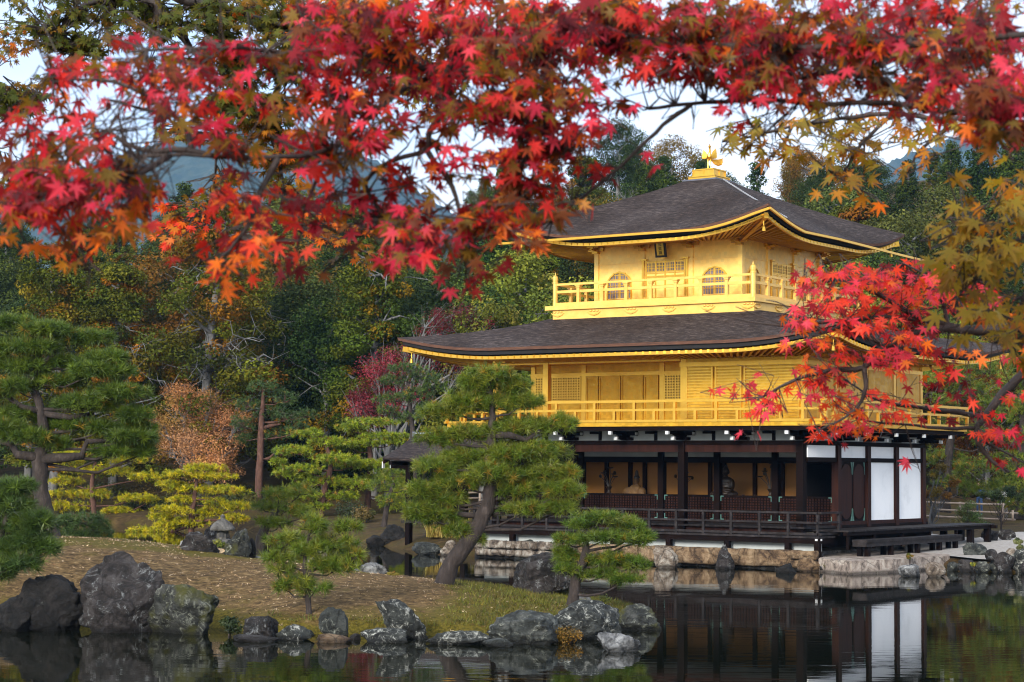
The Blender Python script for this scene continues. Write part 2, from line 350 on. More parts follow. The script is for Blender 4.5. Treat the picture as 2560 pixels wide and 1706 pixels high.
M['rock_mossy'] = rock_mat('mossy_grey_rock', (0.0108, 0.0115, 0.0094), (0.0324, 0.0338, 0.0288), (0.0720, 0.0720, 0.0648), (0.285, 0.294, 0.233), 0.65, 7, moss=0.8)
M['granite'] = rock_mat('weathered_granite', (0.0432, 0.0396, 0.0360), (0.1152, 0.1080, 0.0972), (0.2160, 0.2016, 0.1800), (0.3240, 0.3240, 0.3024), 0.5, 9)
M['bark'] = mat('pine_bark', [(0.3, (0.0106, 0.0065, 0.0046)), (0.55, (0.0288, 0.0195, 0.0158)), (0.75, (0.0672, 0.0510, 0.0441))], scale=9, rough=0.9, bump=0.9, bscale=14, stretch=(1, 1, 0.35), bdist=0.05)
M['red_bark'] = mat('red_pine_bark', [(0.3, (0.0310, 0.0136, 0.0087)), (0.55, (0.0806, 0.0341, 0.0211)), (0.75, (0.1364, 0.0682, 0.0465))], scale=8, rough=0.9, bump=0.8, bscale=12, stretch=(1, 1, 0.35))
M['twig'] = mat('dark_maple_bark', [(0.3, (0.014, 0.009, 0.008)), (0.6, (0.035, 0.022, 0.018)), (0.8, (0.08, 0.055, 0.045))], scale=30, rough=0.7, bump=0.3, bscale=60)
M['grey_bark'] = mat('pale_grey_bark', [(0.3, (0.06, 0.058, 0.055)), (0.6, (0.15, 0.145, 0.14)), (0.8, (0.32, 0.31, 0.3))], scale=7, rough=0.9, bump=0.5, bscale=12, stretch=(1, 1, 0.3))
M['needle'] = leaf_mat('pine_needles', rough=0.45, trans=0.25, spec=0.35)
M['forest'] = leaf_mat('forest_leaves', rough=0.7, trans=0.25, spec=0.1, objvar=0.5)
M['shrub'] = leaf_mat('shrub_leaves', rough=0.6, trans=0.3, spec=0.2)
M['leaf'] = leaf_mat('maple_leaves', rough=0.5, trans=0.5, spec=0.22, gain=(1.5, 1.25, .8))
M['herb'] = leaf_mat('low_plants', rough=0.55, trans=0.3, spec=0.3)
# ================================================================== SETTING
def structure(o, name=None): o['kind'] = 'structure'; return o

def poly_sd(X, Y, poly):
    """signed distance to a polygon, positive inside (arrays)"""
    P = np.array(poly, float); Q = np.roll(P, -1, 0)
    d = np.full(X.shape, 1e9); ins = np.zeros(X.shape, bool)
    for (x0, y0), (x1, y1) in zip(P, Q):
        ex, ey = x1 - x0, y1 - y0; L = ex * ex + ey * ey + 1e-12
        t = np.clip(((X - x0) * ex + (Y - y0) * ey) / L, 0, 1)
        d = np.minimum(d, np.hypot(X - x0 - t * ex, Y - y0 - t * ey))
        c = ((y0 > Y) != (y1 > Y)); c &= X < (x1 - x0) * (Y - y0) / (np.where(y1 == y0, 1e-9, y1 - y0)) + x0
        ins ^= c
    return np.where(ins, d, -d)
_wav = [(rng.uniform(0, 6.28), rng.uniform(0, 6.28)) for _ in range(24)]
def wob(X, Y, f=1.0):
    """smooth wavy noise about -1..1"""
    s = 0
    for i, (a, p) in enumerate(_wav):
        k = f * (0.5 + 0.32 * i)
        s = s + np.sin(k * (X * math.cos(a) + Y * math.sin(a)) + p * 7) / (1 + 0.5 * i)
    return s / 3.2
def grid_mesh(xs, ys, hf):
    X, Y = np.meshgrid(xs, ys); Z = hf(X, Y)
    V = np.stack([X.ravel(), Y.ravel(), Z.ravel()], 1); nx, ny = len(xs), len(ys)
    i = np.arange((ny - 1) * (nx - 1)); r, c = i // (nx - 1), i % (nx - 1)
    a = r * nx + c
    return V, np.stack([a, a + 1, a + nx + 1, a + nx], 1)

# ---- water: one sheet to the horizon
def water_mat():
    m = bpy.data.materials.new('dark_pond_water'); m.use_nodes = True
    t = m.node_tree; n = t.nodes; b = n['Principled BSDF']; L = t.links.new
    b.inputs['Base Color'].default_value = (0.005, 0.006, 0.003, 1); b.inputs['Roughness'].default_value = 0.02; b.inputs['IOR'].default_value = 1.33
    tc = n.new('ShaderNodeTexCoord')
    mp = n.new('ShaderNodeMapping'); mp.inputs['Scale'].default_value = (0.40, 1.7, 1)
    n1 = n.new('ShaderNodeTexNoise'); n1.inputs['Scale'].default_value = 1.6; n1.inputs['Detail'].default_value = 3; n1.inputs['Roughness'].default_value = 0.45
    n2 = n.new('ShaderNodeTexNoise'); n2.inputs['Scale'].default_value = 0.16; n2.inputs['Detail'].default_value = 2
    L(tc.outputs['Object'], mp.inputs['Vector']); L(mp.outputs['Vector'], n1.inputs['Vector']); L(tc.outputs['Object'], n2.inputs['Vector'])
    r = ramp(n, [(0.42, (0.25, 0.25, 0.25)), (0.62, (1, 1, 1))]); L(n2.outputs['Fac'], r.inputs['Fac'])
    mu = n.new('ShaderNodeMath'); mu.operation = 'MULTIPLY'; L(n1.outputs['Fac'], mu.inputs[0]); L(r.outputs['Color'], mu.inputs[1])
    bp = n.new('ShaderNodeBump'); bp.inputs['Strength'].default_value = 0.15; bp.inputs['Distance'].default_value = 0.025
    L(mu.outputs['Value'], bp.inputs['Height']); L(bp.outputs['Normal'], b.inputs['Normal'])
    return m
wv = MB(); wv.add([(-1800, -60, 0), (1800, -60, 0), (1800, 2400, 0), (-1800, 2400, 0)], [(0, 1, 2, 3)])
structure(wv.build('water', water_mat()))

# ---- soil materials
def soil_mat(name, cols, mossc, mossamt, fine=26):
    m = bpy.data.materials.new(name); m.use_nodes = True
    t = m.node_tree; n = t.nodes; b = n['Principled BSDF']; L = t.links.new
    tc = n.new('ShaderNodeTexCoord'); P = tc.outputs['Object']
    n1 = n.new('ShaderNodeTexNoise'); n1.inputs['Scale'].default_value = fine * .22; n1.inputs['Detail'].default_value = 12; n1.inputs['Roughness'].default_value = 0.82; n1.inputs['Distortion'].default_value = .4; L(P, n1.inputs['Vector'])
    r1 = ramp(n, cols); L(n1.outputs['Fac'], r1.inputs['Fac'])
    n2 = n.new('ShaderNodeTexNoise'); n2.inputs['Scale'].default_value = 0.75; n2.inputs['Detail'].default_value = 9; n2.inputs['Roughness'].default_value = 0.7; L(P, n2.inputs['Vector'])
    at_ = n.new('ShaderNodeAttribute'); at_.attribute_name = 'tint'
    ad = n.new('ShaderNodeMath'); ad.operation = 'ADD'; L(n2.outputs['Fac'], ad.inputs[0])
    sx = n.new('ShaderNodeSeparateColor'); L(at_.outputs['Color'], sx.inputs['Color']); L(sx.outputs['Red'], ad.inputs[1])
    r2 = ramp(n, [(mossamt, (0, 0, 0)), (mossamt + 0.16, (1, 1, 1))]); L(ad.outputs['Value'], r2.inputs['Fac'])
    n3 = n.new('ShaderNodeTexNoise'); n3.inputs['Scale'].default_value = 18; n3.inputs['Detail'].default_value = 6; L(P, n3.inputs['Vector'])
    r3 = ramp(n, mossc); L(n3.outputs['Fac'], r3.inputs['Fac'])
    mx = n.new('ShaderNodeMix'); mx.data_type = 'RGBA'; L(r2.outputs['Color'], mx.inputs['Factor']); L(r1.outputs['Color'], mx.inputs['A']); L(r3.outputs['Color'], mx.inputs['B'])
    L(mx.outputs['Result'], b.inputs['Base Color']); b.inputs['Roughness'].default_value = 0.95; b.inputs['Specular IOR Level'].default_value = 0.15
    bp = n.new('ShaderNodeBump'); bp.inputs['Strength'].default_value = 0.8; bp.inputs['Distance'].default_value = 0.05
    L(n1.outputs['Fac'], bp.inputs['Height']); L(bp.outputs['Normal'], b.inputs['Normal'])
    return m
M['island'] = soil_mat('dry_brown_moss_and_litter', [(0.36, (0.014, 0.009, 0.003)), (0.46, (0.072, 0.042, 0.014)), (0.56, (0.165, 0.102, 0.040)), (0.66, (0.40, 0.28, 0.14))],
                       [(0.3, (0.035, 0.030, 0.004)), (0.6, (0.11, 0.085, 0.010)), (0.8, (0.17, 0.125, 0.016))], 0.49)
M['soil'] = soil_mat('mossy_woodland_floor', [(0.36, (0.012, 0.008, 0.004)), (0.5, (0.045, 0.027, 0.010)), (0.66, (0.12, 0.075, 0.028))],
                     [(0.3, (0.015, 0.015, 0.004)), (0.7, (0.085, 0.06, 0.009))], 0.5, 9)

# ---- the island in front
_isl_px = [(-160, 1572), (60, 1566), (230, 1560), (430, 1562), (560, 1572), (640, 1584), (790, 1585), (900, 1586), (1000, 1589), (1200, 1594), (1330, 1588), (1480, 1578), (1600, 1555)]
ISL = [tuple(onz(px, py)[:2]) for px, py in _isl_px] + [(2.95, 42.6), (2.6, 44.2), (1.6, 46.0), (0.0, 48.0), (-2.0, 50.0), (-4.2, 52.5), (-7.5, 55.0), (-11.0, 56.5), (-17, 56), (-22, 50), (-19, 41)]
def island_h(X, Y):
    sd = poly_sd(X, Y, ISL)
    hm = np.interp(X, [-14, -9.3, -7, -4.6, -3.6, -1.2, 1.0, 2.5], [1.30, 1.24, 1.06, 0.82, 0.72, 0.58, 0.42, 0.26])
    h = hm * (1 - np.exp(-np.maximum(sd, 0) / 2.6)) + 0.16 * np.clip(sd / 0.35, 0, 1)
    h = np.where(sd > 0, h + 0.035 * wob(X, Y, 1.3) * np.clip(sd, 0, 1) + 0.012 * wob(X, Y, 5), np.maximum(-1.0, sd * 0.9))
    return h - 0.02
def island_z(x, y): return float(island_h(np.array([[x]]), np.array([[y]]))[0, 0])
V, F = grid_mesh(np.linspace(-20, 4.2, 243), np.linspace(33.5, 58, 246), island_h)
sdv = poly_sd(V[:, 0], V[:, 1], ISL)
# where moss takes over from bare litter: the far crest, the rim by the water, the right-hand tongue
mossw = 0.34 * np.clip((V[:, 0] + 1.6) / 1.5, 0, 1) + 0.36 * np.exp(-np.maximum(sdv, 0) / 1.1) + 0.40 * np.clip((V[:, 1] - 44.3) / 1.6, 0, 1) * (V[:, 0] < -3) - 0.10
col = np.zeros((len(V), 3)); col[:, 0] = mossw
structure(link('island_ground', fast_mesh('island_ground', V, F, col, True), None, M['island']))

# ---- far bank, garden and wooded hill: one sheet
BROT = -R_(35.54)
_cy, _sy = math.cos(BROT), math.sin(BROT)
def B2W(u, v, z=0.0):
    """pavilion plan (u east, v north from its south-east corner column) -> world"""
    x, y = u - 29.04, v + 56.25
    return Vector((x * _cy - y * _sy, x * _sy + y * _cy, z - 0.1))
_w = [B2W(-12.2, -0.75), B2W(0.9, -0.75)]
_land_px = [(2070, 1412), (2250, 1420), (2373, 1424), (2460, 1430), (2560, 1432)]
LAND = [(-150, 112), (-60, 109), (-26.5, 105), (-20.5, 103), (-14.0, 97.5), (-9.5, 90), (-7.2, 83), (-5.4, 79), (-4.0, 74.5), tuple(_w[0][:2]), tuple(_w[1][:2])] + \
       [tuple(onz(a, b)[:2]) for a, b in _land_px] + [(22, 57), (45, 52), (150, 50), (150, 420), (-150, 420)]
def land_h(X, Y):
    sd = poly_sd(X, Y, LAND)
    base = np.where(X > 10.2, 0.30 * (1 - np.exp(-np.maximum(sd, 0) / 0.25)) + .20 * np.clip(sd / 9, 0, 1), 0.52 * (1 - np.exp(-np.maximum(sd, 0) / 0.8)))
    g = np.clip((Y - 96 - 0.10 * np.abs(X - 5)) / 150, 0, 1)
    ridge = np.interp(X, [-60, -25, -8, 3, 12, 22, 32, 60], [24, 24, 23, 27, 31, 29, 34, 38])
    h = base + ridge * (g * g * (3 - 2 * g)) + np.clip(sd - 3, 0, 10) * 0.04 * np.clip((Y - 78) / 14, 0, 1)
    h = h + wob(X, Y, 0.09) * np.clip((Y - 105) / 60, 0, 1) * 2.0 + 0.06 * wob(X, Y, 0.9) * np.clip((Y - 78) / 6, 0, 1) * np.clip(sd / 2, 0, 1)
    return np.where(sd > 0, h, np.maximum(-0.9, sd * 0.8))
def land_z(x, y): return float(land_h(np.array([[x]]), np.array([[y]]))[0, 0])
xs = np.concatenate([np.linspace(-150, -42, 28, endpoint=False), np.linspace(-42, 42, 169), np.linspace(42, 150, 29)[1:]])
ys = np.concatenate([np.linspace(50, 112, 125, endpoint=False), np.linspace(112, 420, 78)])
V, F = grid_mesh(xs, ys, land_h)
col = np.zeros((len(V), 3)); col[:, 0] = 0.05
structure(link('terrain', fast_mesh('terrain', V, F, col, True), None, M['soil']))

# ---- the bank the photograph is taken from (behind and under the camera)
def near_h(X, Y): return 1.5 - np.clip((Y - 5) * 0.45, 0, 2.6) + 0.05 * wob(X, Y, 0.8)
V, F = grid_mesh(np.linspace(-40, 40, 81), np.linspace(-40, 11, 52), near_h)
structure(link('bank', fast_mesh('bank', V, F, np.zeros((len(V), 3)), True), None, M['soil']))

# ---- distant mountains
def mtn_h(X, Y):
    ridge = np.interp(X, [-900, -520, -379, -306, -250, -187, -140, -95, -60, 0, 160, 250, 324, 420, 520, 900],
                      [150, 170, 196, 214, 232, 246, 240, 222, 196, 165, 170, 215, 250, 275, 250, 200])
    t = np.clip((Y - 900) / 600, 0, 1)
    return ridge * np.sin(t * math.pi / 2) ** 1.2 + wob(X, Y, 0.012) * 7 * t + wob(X, Y, 0.07) * 3.0 * t + wob(X, Y, 0.3) * 2.2 * t - 6
V, F = grid_mesh(np.linspace(-900, 900, 421), np.linspace(900, 1560, 130), mtn_h)
V[:, 2] += rng.normal(0, 1.6, len(V)) * (V[:, 1] > 960)
V *= 2.35
mm = mat('wooded_mountainside', [(0.35, (0.012, 0.025, 0.016)), (0.5, (0.035, 0.055, 0.028)), (0.62, (0.065, 0.07, 0.03)), (0.75, (0.11, 0.075, 0.03))], scale=0.03, detail=12, rough=1.0, bump=1.0, bscale=0.12, nrough=0.8, bdist=6)
structure(link('mountain', fast_mesh('mountain', V, F, None, False), None, mm))

# ---- pale gravel court right of the pavilion, one sheet above the soil
gr_px = [(2266, 1378, .41), (2374, 1390, .38), (2450, 1398, .36), (2600, 1404, .36), (2640, 1330, .66), (2545, 1330, .66), (2440, 1345, .64), (2380, 1341, .64), (2330, 1335, .66), (2240, 1345, .66)]
gp = [onz(a, b, z) for a, b, z in gr_px]
gm = MB(); c = sum(gp, Vector()) / len(gp); gm.add([c] + gp, [(0, i + 1, (i + 1) % len(gp) + 1) for i in range(len(gp))])
gmat = mat('raked_pale_gravel', [(0.3, (0.20, 0.175, 0.15)), (0.5, (0.31, 0.28, 0.25)), (0.7, (0.40, 0.37, 0.34))], scale=9, detail=10, rough=0.95, bump=0.4, bscale=30)
structure(gm.build('gravel_path', gmat))
# ================================================================== GOLDEN PAVILION (local axes: u east, v north, origin at the south-east corner column)
bay = 2.15
LU = -11.83                                # west end
DV = 4 * bay                               # depth
pav = empty('golden_pavilion', B2W(0, 0), BROT, 'three-storey gilded temple pavilion with dark shingle roofs and open timber ground floor by pond', 'pavilion')
CU, CV, HW, HB = -5.9, 4.318, 2.787, 3.808
cu0, cu1, cv0, cv1 = CU - HW, CU + HW, CV - HW, CV + HW

# ---------------- roofs
def hip_roof(outer, inner, zc, lift, dec, zlen, name_top, S=40, T=14, edge=(0.10, 0.16), inset=0.16, soff=None, nraft=44):
    (x0, x1, y0, y1), (a0, a1, b0, b1) = outer, inner
    O = [(x0, y0), (x1, y0), (x1, y1), (x0, y1)]; I = [(a0, b0), (a1, b0), (a1, b1), (a0, b1)]
    def lf(d): return lift * max(0.0, 1 - d / zlen) ** dec
    def P(k, s, t, off=0.0, dz=0.0):
        A, B = O[k], O[(k + 1) % 4]; a, b = I[k], I[(k + 1) % 4]
        px, py = A[0] + (B[0] - A[0]) * s, A[1] + (B[1] - A[1]) * s
        qx, qy = a[0] + (b[0] - a[0]) * s, a[1] + (b[1] - a[1]) * s
        Ls = math.hypot(B[0] - A[0], B[1] - A[1]); d = min(s, 1 - s) * Ls
        z = zc(t) + lf(d) * (1 - t) ** 1.3
        return Vector((px + (qx - px) * t, py + (qy - py) * t, z + dz))
    ss = [0.5 - 0.5 * math.cos(math.pi * i / S) for i in range(S + 1)]
    top = MB(); V = []; F = []
    for k in range(4):
        for j in range(T + 1):
            t = j / T
            for s in ss: V.append(P(k, s, t))
        o = k * (T + 1) * (S + 1)
        for j in range(T):
            for i in range(S):
                a = o + j * (S + 1) + i
                F.append((a, a + 1, a + S + 2, a + S + 1))
    top.add(V, F)
    ro = top.build(name_top, M['shingle'], pav, smooth=True)
    wn = ro.modifiers.new('weld', 'WELD'); wn.merge_threshold = 0.001
    # eave edge: layered bark, then the black fascia a little further in
    def rim(name, m, t0, z0, t1, z1, parent):
        b = MB(); V = []; F = []
        for k in range(4):
            o = len(V)
            for s in ss: V.append(P(k, s, t0, 0, z0)); V.append(P(k, s, t1, 0, z1))
            for i in range(S): F.append((o + 2 * i, o + 2 * i + 1, o + 2 * i + 3, o + 2 * i + 2))
        b.add(V, F); return b.build(name, m, parent)
    ti = 0.03
    rim('eave_edge', M['edge'], 0.0, -0.001, 0.004, -edge[0], ro)
    rim('eave_underside', M['black'], 0.004, -edge[0], ti, -edge[0] - 0.02, ro)
    rim('fascia', M['black'], ti, -edge[0] - 0.02, ti + 0.01, -edge[0] - edge[1], ro)
    return ro, P, ss

def gold_soffit(P, ss, t0, zoff, wall, zw, nr, parent, lw):
    """gilded boarding from under the fascia in to the wall head, with rafters below it"""
    u0, u1, v0, v1 = wall
    Wc = [(u0, v0), (u1, v0), (u1, v1), (u0, v1)]
    V = []; F = []; b = MB(); r = MB(); b2 = MB()
    for k in range(4):
        A, B = Wc[k], Wc[(k + 1) % 4]; o = len(V)
        for s in ss:
            e = P(k, s, t0, 0, zoff); w_ = Vector((A[0] + (B[0] - A[0]) * s, A[1] + (B[1] - A[1]) * s, zw))
            mid = e.lerp(w_, 0.5) + Vector((0, 0, 0.03))
            V += [e, mid, w_]
        for i in range(len(ss) - 1):
            a = o + 3 * i
            F += [(a, a + 1, a + 4, a + 3), (a + 1, a + 2, a + 5, a + 4)]
        for q in range(nr):
            s = (q + 0.5) / nr
            e = P(k, s, t0, 0, zoff - 0.035); w_ = Vector((A[0] + (B[0] - A[0]) * s, A[1] + (B[1] - A[1]) * s, zw - 0.03))
            r.beam(e.lerp(w_, -0.02), w_, 0.075, 0.085)
        for i in range(len(ss) - 1):                 # eave purlin
            b2.beam(P(k, ss[i], t0, 0, zoff - 0.05), P(k, ss[i + 1], t0, 0, zoff - 0.05), 0.07, 0.10)
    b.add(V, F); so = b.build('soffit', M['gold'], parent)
    r.build('rafters', M['gold'], parent); b2.build('eave_purlin', M['gold_bright'], parent)
    # hip beams and hanging bells at the corners
    for k in range(4):
        hb = MB(); e = P(k, 0.0, t0, 0, zoff - 0.10); w_ = Vector((*Wc[k], zw - 0.12))
        hb.beam(w_, e.lerp(w_, -0.04), 0.13, 0.17); h = hb.build('hip_rafter', M['gold_bright'], parent)
        bl = MB(); c = e.lerp(w_, 0.06); bl.lathe((c.x, c.y, c.z - 0.42), [(0.065, 0), (0.06, 0.04), (0.045, 0.13), (0.02, 0.18)], 10); bl.tube([(c.x, c.y, c.z - 0.26), (c.x, c.y, c.z - 0.08)], 0.012, 5)
        bl.build('wind_bell', M['gold_bright'], h)

def zc3(t): return 10.78 + 2.25 * (0.86 * t + 0.14 * t * t)
r3 = 5.0
roof3, P3, ss3 = hip_roof((CU - r3, CU + r3, CV - r3, CV + r3), (CU - .62, CU + .62, CV - .62, CV + .62), zc3, 0.62, 2.1, 3.6, 'upper_roof')
gold_soffit(P3, ss3, 0.055, -0.34, (cu0, cu1, cv0, cv1), 10.70, 40, roof3, 0)
def zc2(t): return 7.06 + 0.80 * t + 0.31 * t * t
e2 = 2.4
roof2, P2, ss2 = hip_roof((LU - e2, e2, -e2, DV + e2), (CU - 4.08, CU + 4.08, CV - 3.82, CV + 3.82), zc2, 0.46, 2.0, 4.0, 'lower_roof', S=56)
gold_soffit(P2, ss2, 0.06, -0.33, (LU, 0, 0, DV), 6.72, 62, roof2, 0)

# rain gutter under the upper eave, its spout running on past the north-east corner
g = MB()
for k in (0, 1):
    pts = []
    for i in range(3, 39):
        s = i / 40 if k == 0 else i / 40
        p = P3(k, s, 0.0, 0, 0); d = Vector((0, -0.10, 0)) if k == 0 else Vector((0.10, 0, 0))
        z = max(10.70 - 0.0 * i, p.z - 0.16) if ((k == 0 and s > 0.5) or (k == 1 and s < 0.5)) else 10.69 + 0.0008 * i
        if k == 1 and s >= 0.5: z = 10.69 - 0.10 * (s - 0.5) * 2
        if k == 0 and s <= 0.5: z = 10.70
        pts.append(Vector((p.x, p.y, z)) + d)
    if k == 0: pts = [Vector((CU - r3 - 0.25, CV - r3 - 0.1, 10.70))] + pts + [P3(0, 1.0, 0, 0, -0.18) + Vector((0.1, -0.1, 0))]
    else: pts = [P3(1, 0.0, 0, 0, -0.18) + Vector((0.1, -0.1, 0))] + pts + [Vector((CU + r3 + .1, CV + r3 + 1.5, 10.57))]
    for a, b_ in zip(pts, pts[1:]): g.beam(a, b_, 0.07, 0.075)
g.build('rain_gutter', M['gold_bright'], roof3)
# chain hanging down the eastern slope
ch = MB()
for i in range(74):
    t = 0.985 - i * 0.0098
    p = P3(1, 0.34 - 0.05 * (i / 74), t, 0, 0.05)
    q = P3(1, 0.34 - 0.05 * ((i + 1) / 74), t - 0.0098, 0, 0.05)
    ch.beam(p, q, 0.05 if i % 2 else 0.02, 0.02 if i % 2 else 0.05)
ch.build('roof_chain', M['steel'], roof3)

# crown of the upper roof: lead box, two gilded tiers, the bird
cr_ = empty('finial', (CU, CV, 0)); cr_.parent = pav
b = MB(); b.box(-.66, .66, -.66, .66, 12.88, 13.06); b.build('lead_base', M['lead'], cr_)
b = MB(); b.box(-.50, .50, -.50, .50, 13.06, 13.17)
for x in (-.52, .52):
    b.box(x - .02, x + .02, -.54, .54, 13.15, 13.18); b.box(-.54, .54, x - .02, x + .02, 13.151, 13.181)
for s1 in (-1, 1):
    for s2 in (-1, 1): b.box(s1 * .505 - .02, s1 * .505 + .02, s2 * .505 - .02, s2 * .505 + .02, 13.06, 13.152)
b.box(-.40, .40, -.40, .40, 13.17, 13.41)
for x in (-.41, .41):
    b.box(x - .02, x + .02, -.43, .43, 13.39, 13.43); b.box(-.43, .43, x - .02, x + .02, 13.391, 13.431)
for s1 in (-1, 0, 1):
    for s2 in (-1, 0, 1):
        if s1 or s2: b.box(s1 * .405 - .02, s1 * .405 + .02, s2 * .405 - .02, s2 * .405 + .02, 13.17, 13.395)
b.box(-.13, .13, -.13, .13, 13.41, 13.47); b.build('gilded_tiers', M['gold_bright'], cr_)
def phoenix():
    # standing bird turned towards the pond, wings lifted, tail plumes curling to its left; x runs across, y away from the pond
    T = Matrix.Translation((0, 0, 13.47)) @ Matrix.Rotation(-BROT, 4, 'Z')
    def tr(m): m.v = [tuple(T @ Vector(p)) for p in m.v]; return m
    body = MB()
    body.tube([(.10, .22, .36), (.05, .12, .38), (0, 0, .40), (-.01, -.08, .46), (0, -.09, .54), (.015, -.07, .62), (.01, -.08, .69), (0, -.10, .74)], [.035, .075, .095, .085, .05, .036, .034, .03], 10)
    body.ball((0, -.11, .77), (.05, .065, .05), 8, 6)
    body.tube([(-.02, -.16, .77), (-.045, -.20, .755), (-.055, -.22, .735)], [.024, .014, .003], 6)
    body.prism([(-.008, -.12, .81), (-.008, -.15, .855), (-.008, -.09, .875), (-.008, -.05, .84), (-.008, -.06, .80)], (.016, 0, 0))
    for x in (-.045, .05):
        body.tube([(x, 0, .36), (x, .01, .26), (x, 0, .02)], [.035, .022, .017], 6)
        body.box(x - .025, x + .025, -.08, .04, 0, .022)
    tr(body).build('body', M['gold_bright'], ph)
    for sx in (-1, 1):
        wg = MB()
        for i in range(7):
            f = i / 6; L = (.30 if sx > 0 else .22) * (1 - .25 * f)
            r0 = Vector((sx * (.07 + .02 * f), .02 + .10 * f, .46 - .08 * f)); d = Vector((sx * (.62 + .35 * f), .25, 1.0 - .75 * f)).normalized()
            n_ = Vector((sx * .9, 0, -.5)).normalized(); t_ = r0 + d * L * (1.25 - .2 * f)
            wg.prism([r0 - n_ * .02, r0 + d * L * .6 - n_ * .045, t_, r0 + d * L * .6 + n_ * .045, r0 + n_ * .02], (0, .014, 0))
        tr(wg).build('wing', M['gold_bright'], ph)
    tl = MB()
    for i in range(6):
        f = i / 5
        tl.tube([(.08, .20, .36), (.20, .24, .22 + .14 * f), (.33, .27, .16 + .20 * f), (.45, .28, .20 + .19 * f), (.50, .28, .28 + .16 * f)], [.02, .022, .024, .02, .006], 5)
    tr(tl).build('tail', M['gold_bright'], ph)
ph = empty('phoenix'); ph.parent = cr_
# only three levels: the bird is one part of its own
COL.objects.unlink(ph); bpy.data.objects.remove(ph)
ph = cr_
phoenix()

# ---------------- third storey
U0, U1, V0, V1 = cu0, cu1, cv0, cv1
ZF = 8.76
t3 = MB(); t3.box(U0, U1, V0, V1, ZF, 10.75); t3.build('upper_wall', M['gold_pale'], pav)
p = MB()
us3 = [U0, -6.84, -4.97, U1]; vs3 = [V0, CV - .935, CV + .935, V1]
for u in us3:
    for v in (V0, V1): p.box(u - .085, u + .085, v - .05 if v == V0 else v - .12, v + .12 if v == V0 else v + .05, ZF, 10.42)
for v in vs3[1:-1]:
    for u in (U0, U1): p.box(u - .12 if u == U1 else u - .05, u + .05 if u == U1 else u + .12, v - .085, v + .085, ZF, 10.42)
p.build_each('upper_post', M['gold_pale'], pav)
tr_ = MB()
tr_.box(U0 - .03, U1 + .03, V0 - .03, V0 + .02, 10.03, 10.08); tr_.box(U1 - .02, U1 + .03, V0, V1, 10.03, 10.08)
tr_.box(U0 - .04, U1 + .04, V0 - .04, V0 + .02, ZF, ZF + .10); tr_.box(U1 - .02, U1 + .04, V0, V1, ZF, ZF + .10)
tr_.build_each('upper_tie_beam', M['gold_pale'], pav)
# bracket clusters on every post
def bracket3(x, y, dx, dy, name='bracket', m='gold_bright'):
    b = MB()
    ex, ey = -dy, dx
    def bx(a0, a1, c0, c1, z0, z1):
        xs_ = sorted((x + dx * a0 + ex * c0, x + dx * a1 + ex * c1)); ys_ = sorted((y + dy * a0 + ey * c0, y + dy * a1 + ey * c1))
        b.box(xs_[0], xs_[1], ys_[0], ys_[1], z0, z1)
    bx(-.02, .16, -.11, .11, 10.42, 10.50); bx(-.02, .30, -.05, .05, 10.50, 10.57); bx(.03, .12, -.30, .30, 10.501, 10.571)
    for c in (-.27, 0, .27): bx(.02, .14, c - .055, c + .055, 10.571, 10.62)
    bx(.22, .34, -.06, .06, 10.571, 10.63); bx(.24, .32, -.25, .25, 10.61, 10.66)
    bx(.30, .42, -.04, .04, 10.52, 10.56)
    b.build(name, M[m], pav)
for u in us3: bracket3(u, V0, 0, -1)
for v in vs3[1:]: bracket3(U1, v, 1, 0)
bracket3(U0, V1 * .5 + V0 * .5, -1, 0)

def bell_outline(w, h, n=9):
    """cusped bell-shaped window head: half-outline from the sill up"""
    r = [(w / 2, 0), (w / 2 * .97, h * .35), (w / 2 * .93, h * .58), (w / 2 * .98, h * .66), (w / 2 * .84, h * .76), (w / 2 * .70, h * .84), (w / 2 * .52, h * .90), (w / 2 * .46, h * .945), (w / 2 * .22, h * .965), (0, h)]
    return r + [(-x, z) for x, z in reversed(r[:-1])]
def arched_window(c, face, w, h, z0):
    """face: 's' on v=const looking south, 'e' on u=const looking east"""
    q = (lambda x, d, z: (c + x, V0 - d, z)) if face == 's' else (lambda x, d, z: (U1 + d, c + x, z))
    dv = (lambda d: (0, -d, 0)) if face == 's' else (lambda d: (d, 0, 0))
    fr = empty('arched_window'); fr.parent = pav
    o = bell_outline(w, h); i = bell_outline(w * .9, h * .95)
    b = MB(); b.prism([q(x, .012, z0 + z) for x, z in i], dv(.012)); b.build('pane', M['lattice_gap'], fr)
    b = MB(); m = len(o)
    for k in range(m - 1):
        b.prism([q(o[k][0], .012, z0 + o[k][1]), q(o[k + 1][0], .012, z0 + o[k + 1][1]), q(i[k + 1][0], .012, z0 + i[k + 1][1]), q(i[k][0], .012, z0 + i[k][1])], dv(.05))
    b.build('frame', M['gold_bright'], fr)
    b = MB(); n = 8
    def top_at(x):
        x = abs(x); pts = i[:len(i) // 2 + 1]
        for (xa, za), (xb, zb) in zip(pts, pts[1:]):
            if min(xa, xb) - 1e-9 <= x <= max(xa, xb) + 1e-9 and abs(xa - xb) > 1e-6: best = za + (zb - za) * (x - xa) / (xb - xa)
            else: continue
            if za >= h * .3: return best
        return h * .5
    for k in range(1, n + 1):
        x = -w * .45 + w * .9 * k / (n + 1)
        b.beam(q(x, .030, z0), q(x, .030, z0 + top_at(x)), .022, .012, up=dv(1))
    b.beam(q(0, .032, z0), q(0, .032, z0 + h * .95), .05, .012, up=dv(1))
    for zf in (.03, .26, .5, .72, .86):
        half = w * .45 if zf < .6 else w * (.36 if zf < .8 else .24)
        b.beam(q(-half, .034, z0 + h * zf), q(half, .034, z0 + h * zf), .022, .012, up=dv(1))
    b.build('bars', M['gold_bright'], fr)
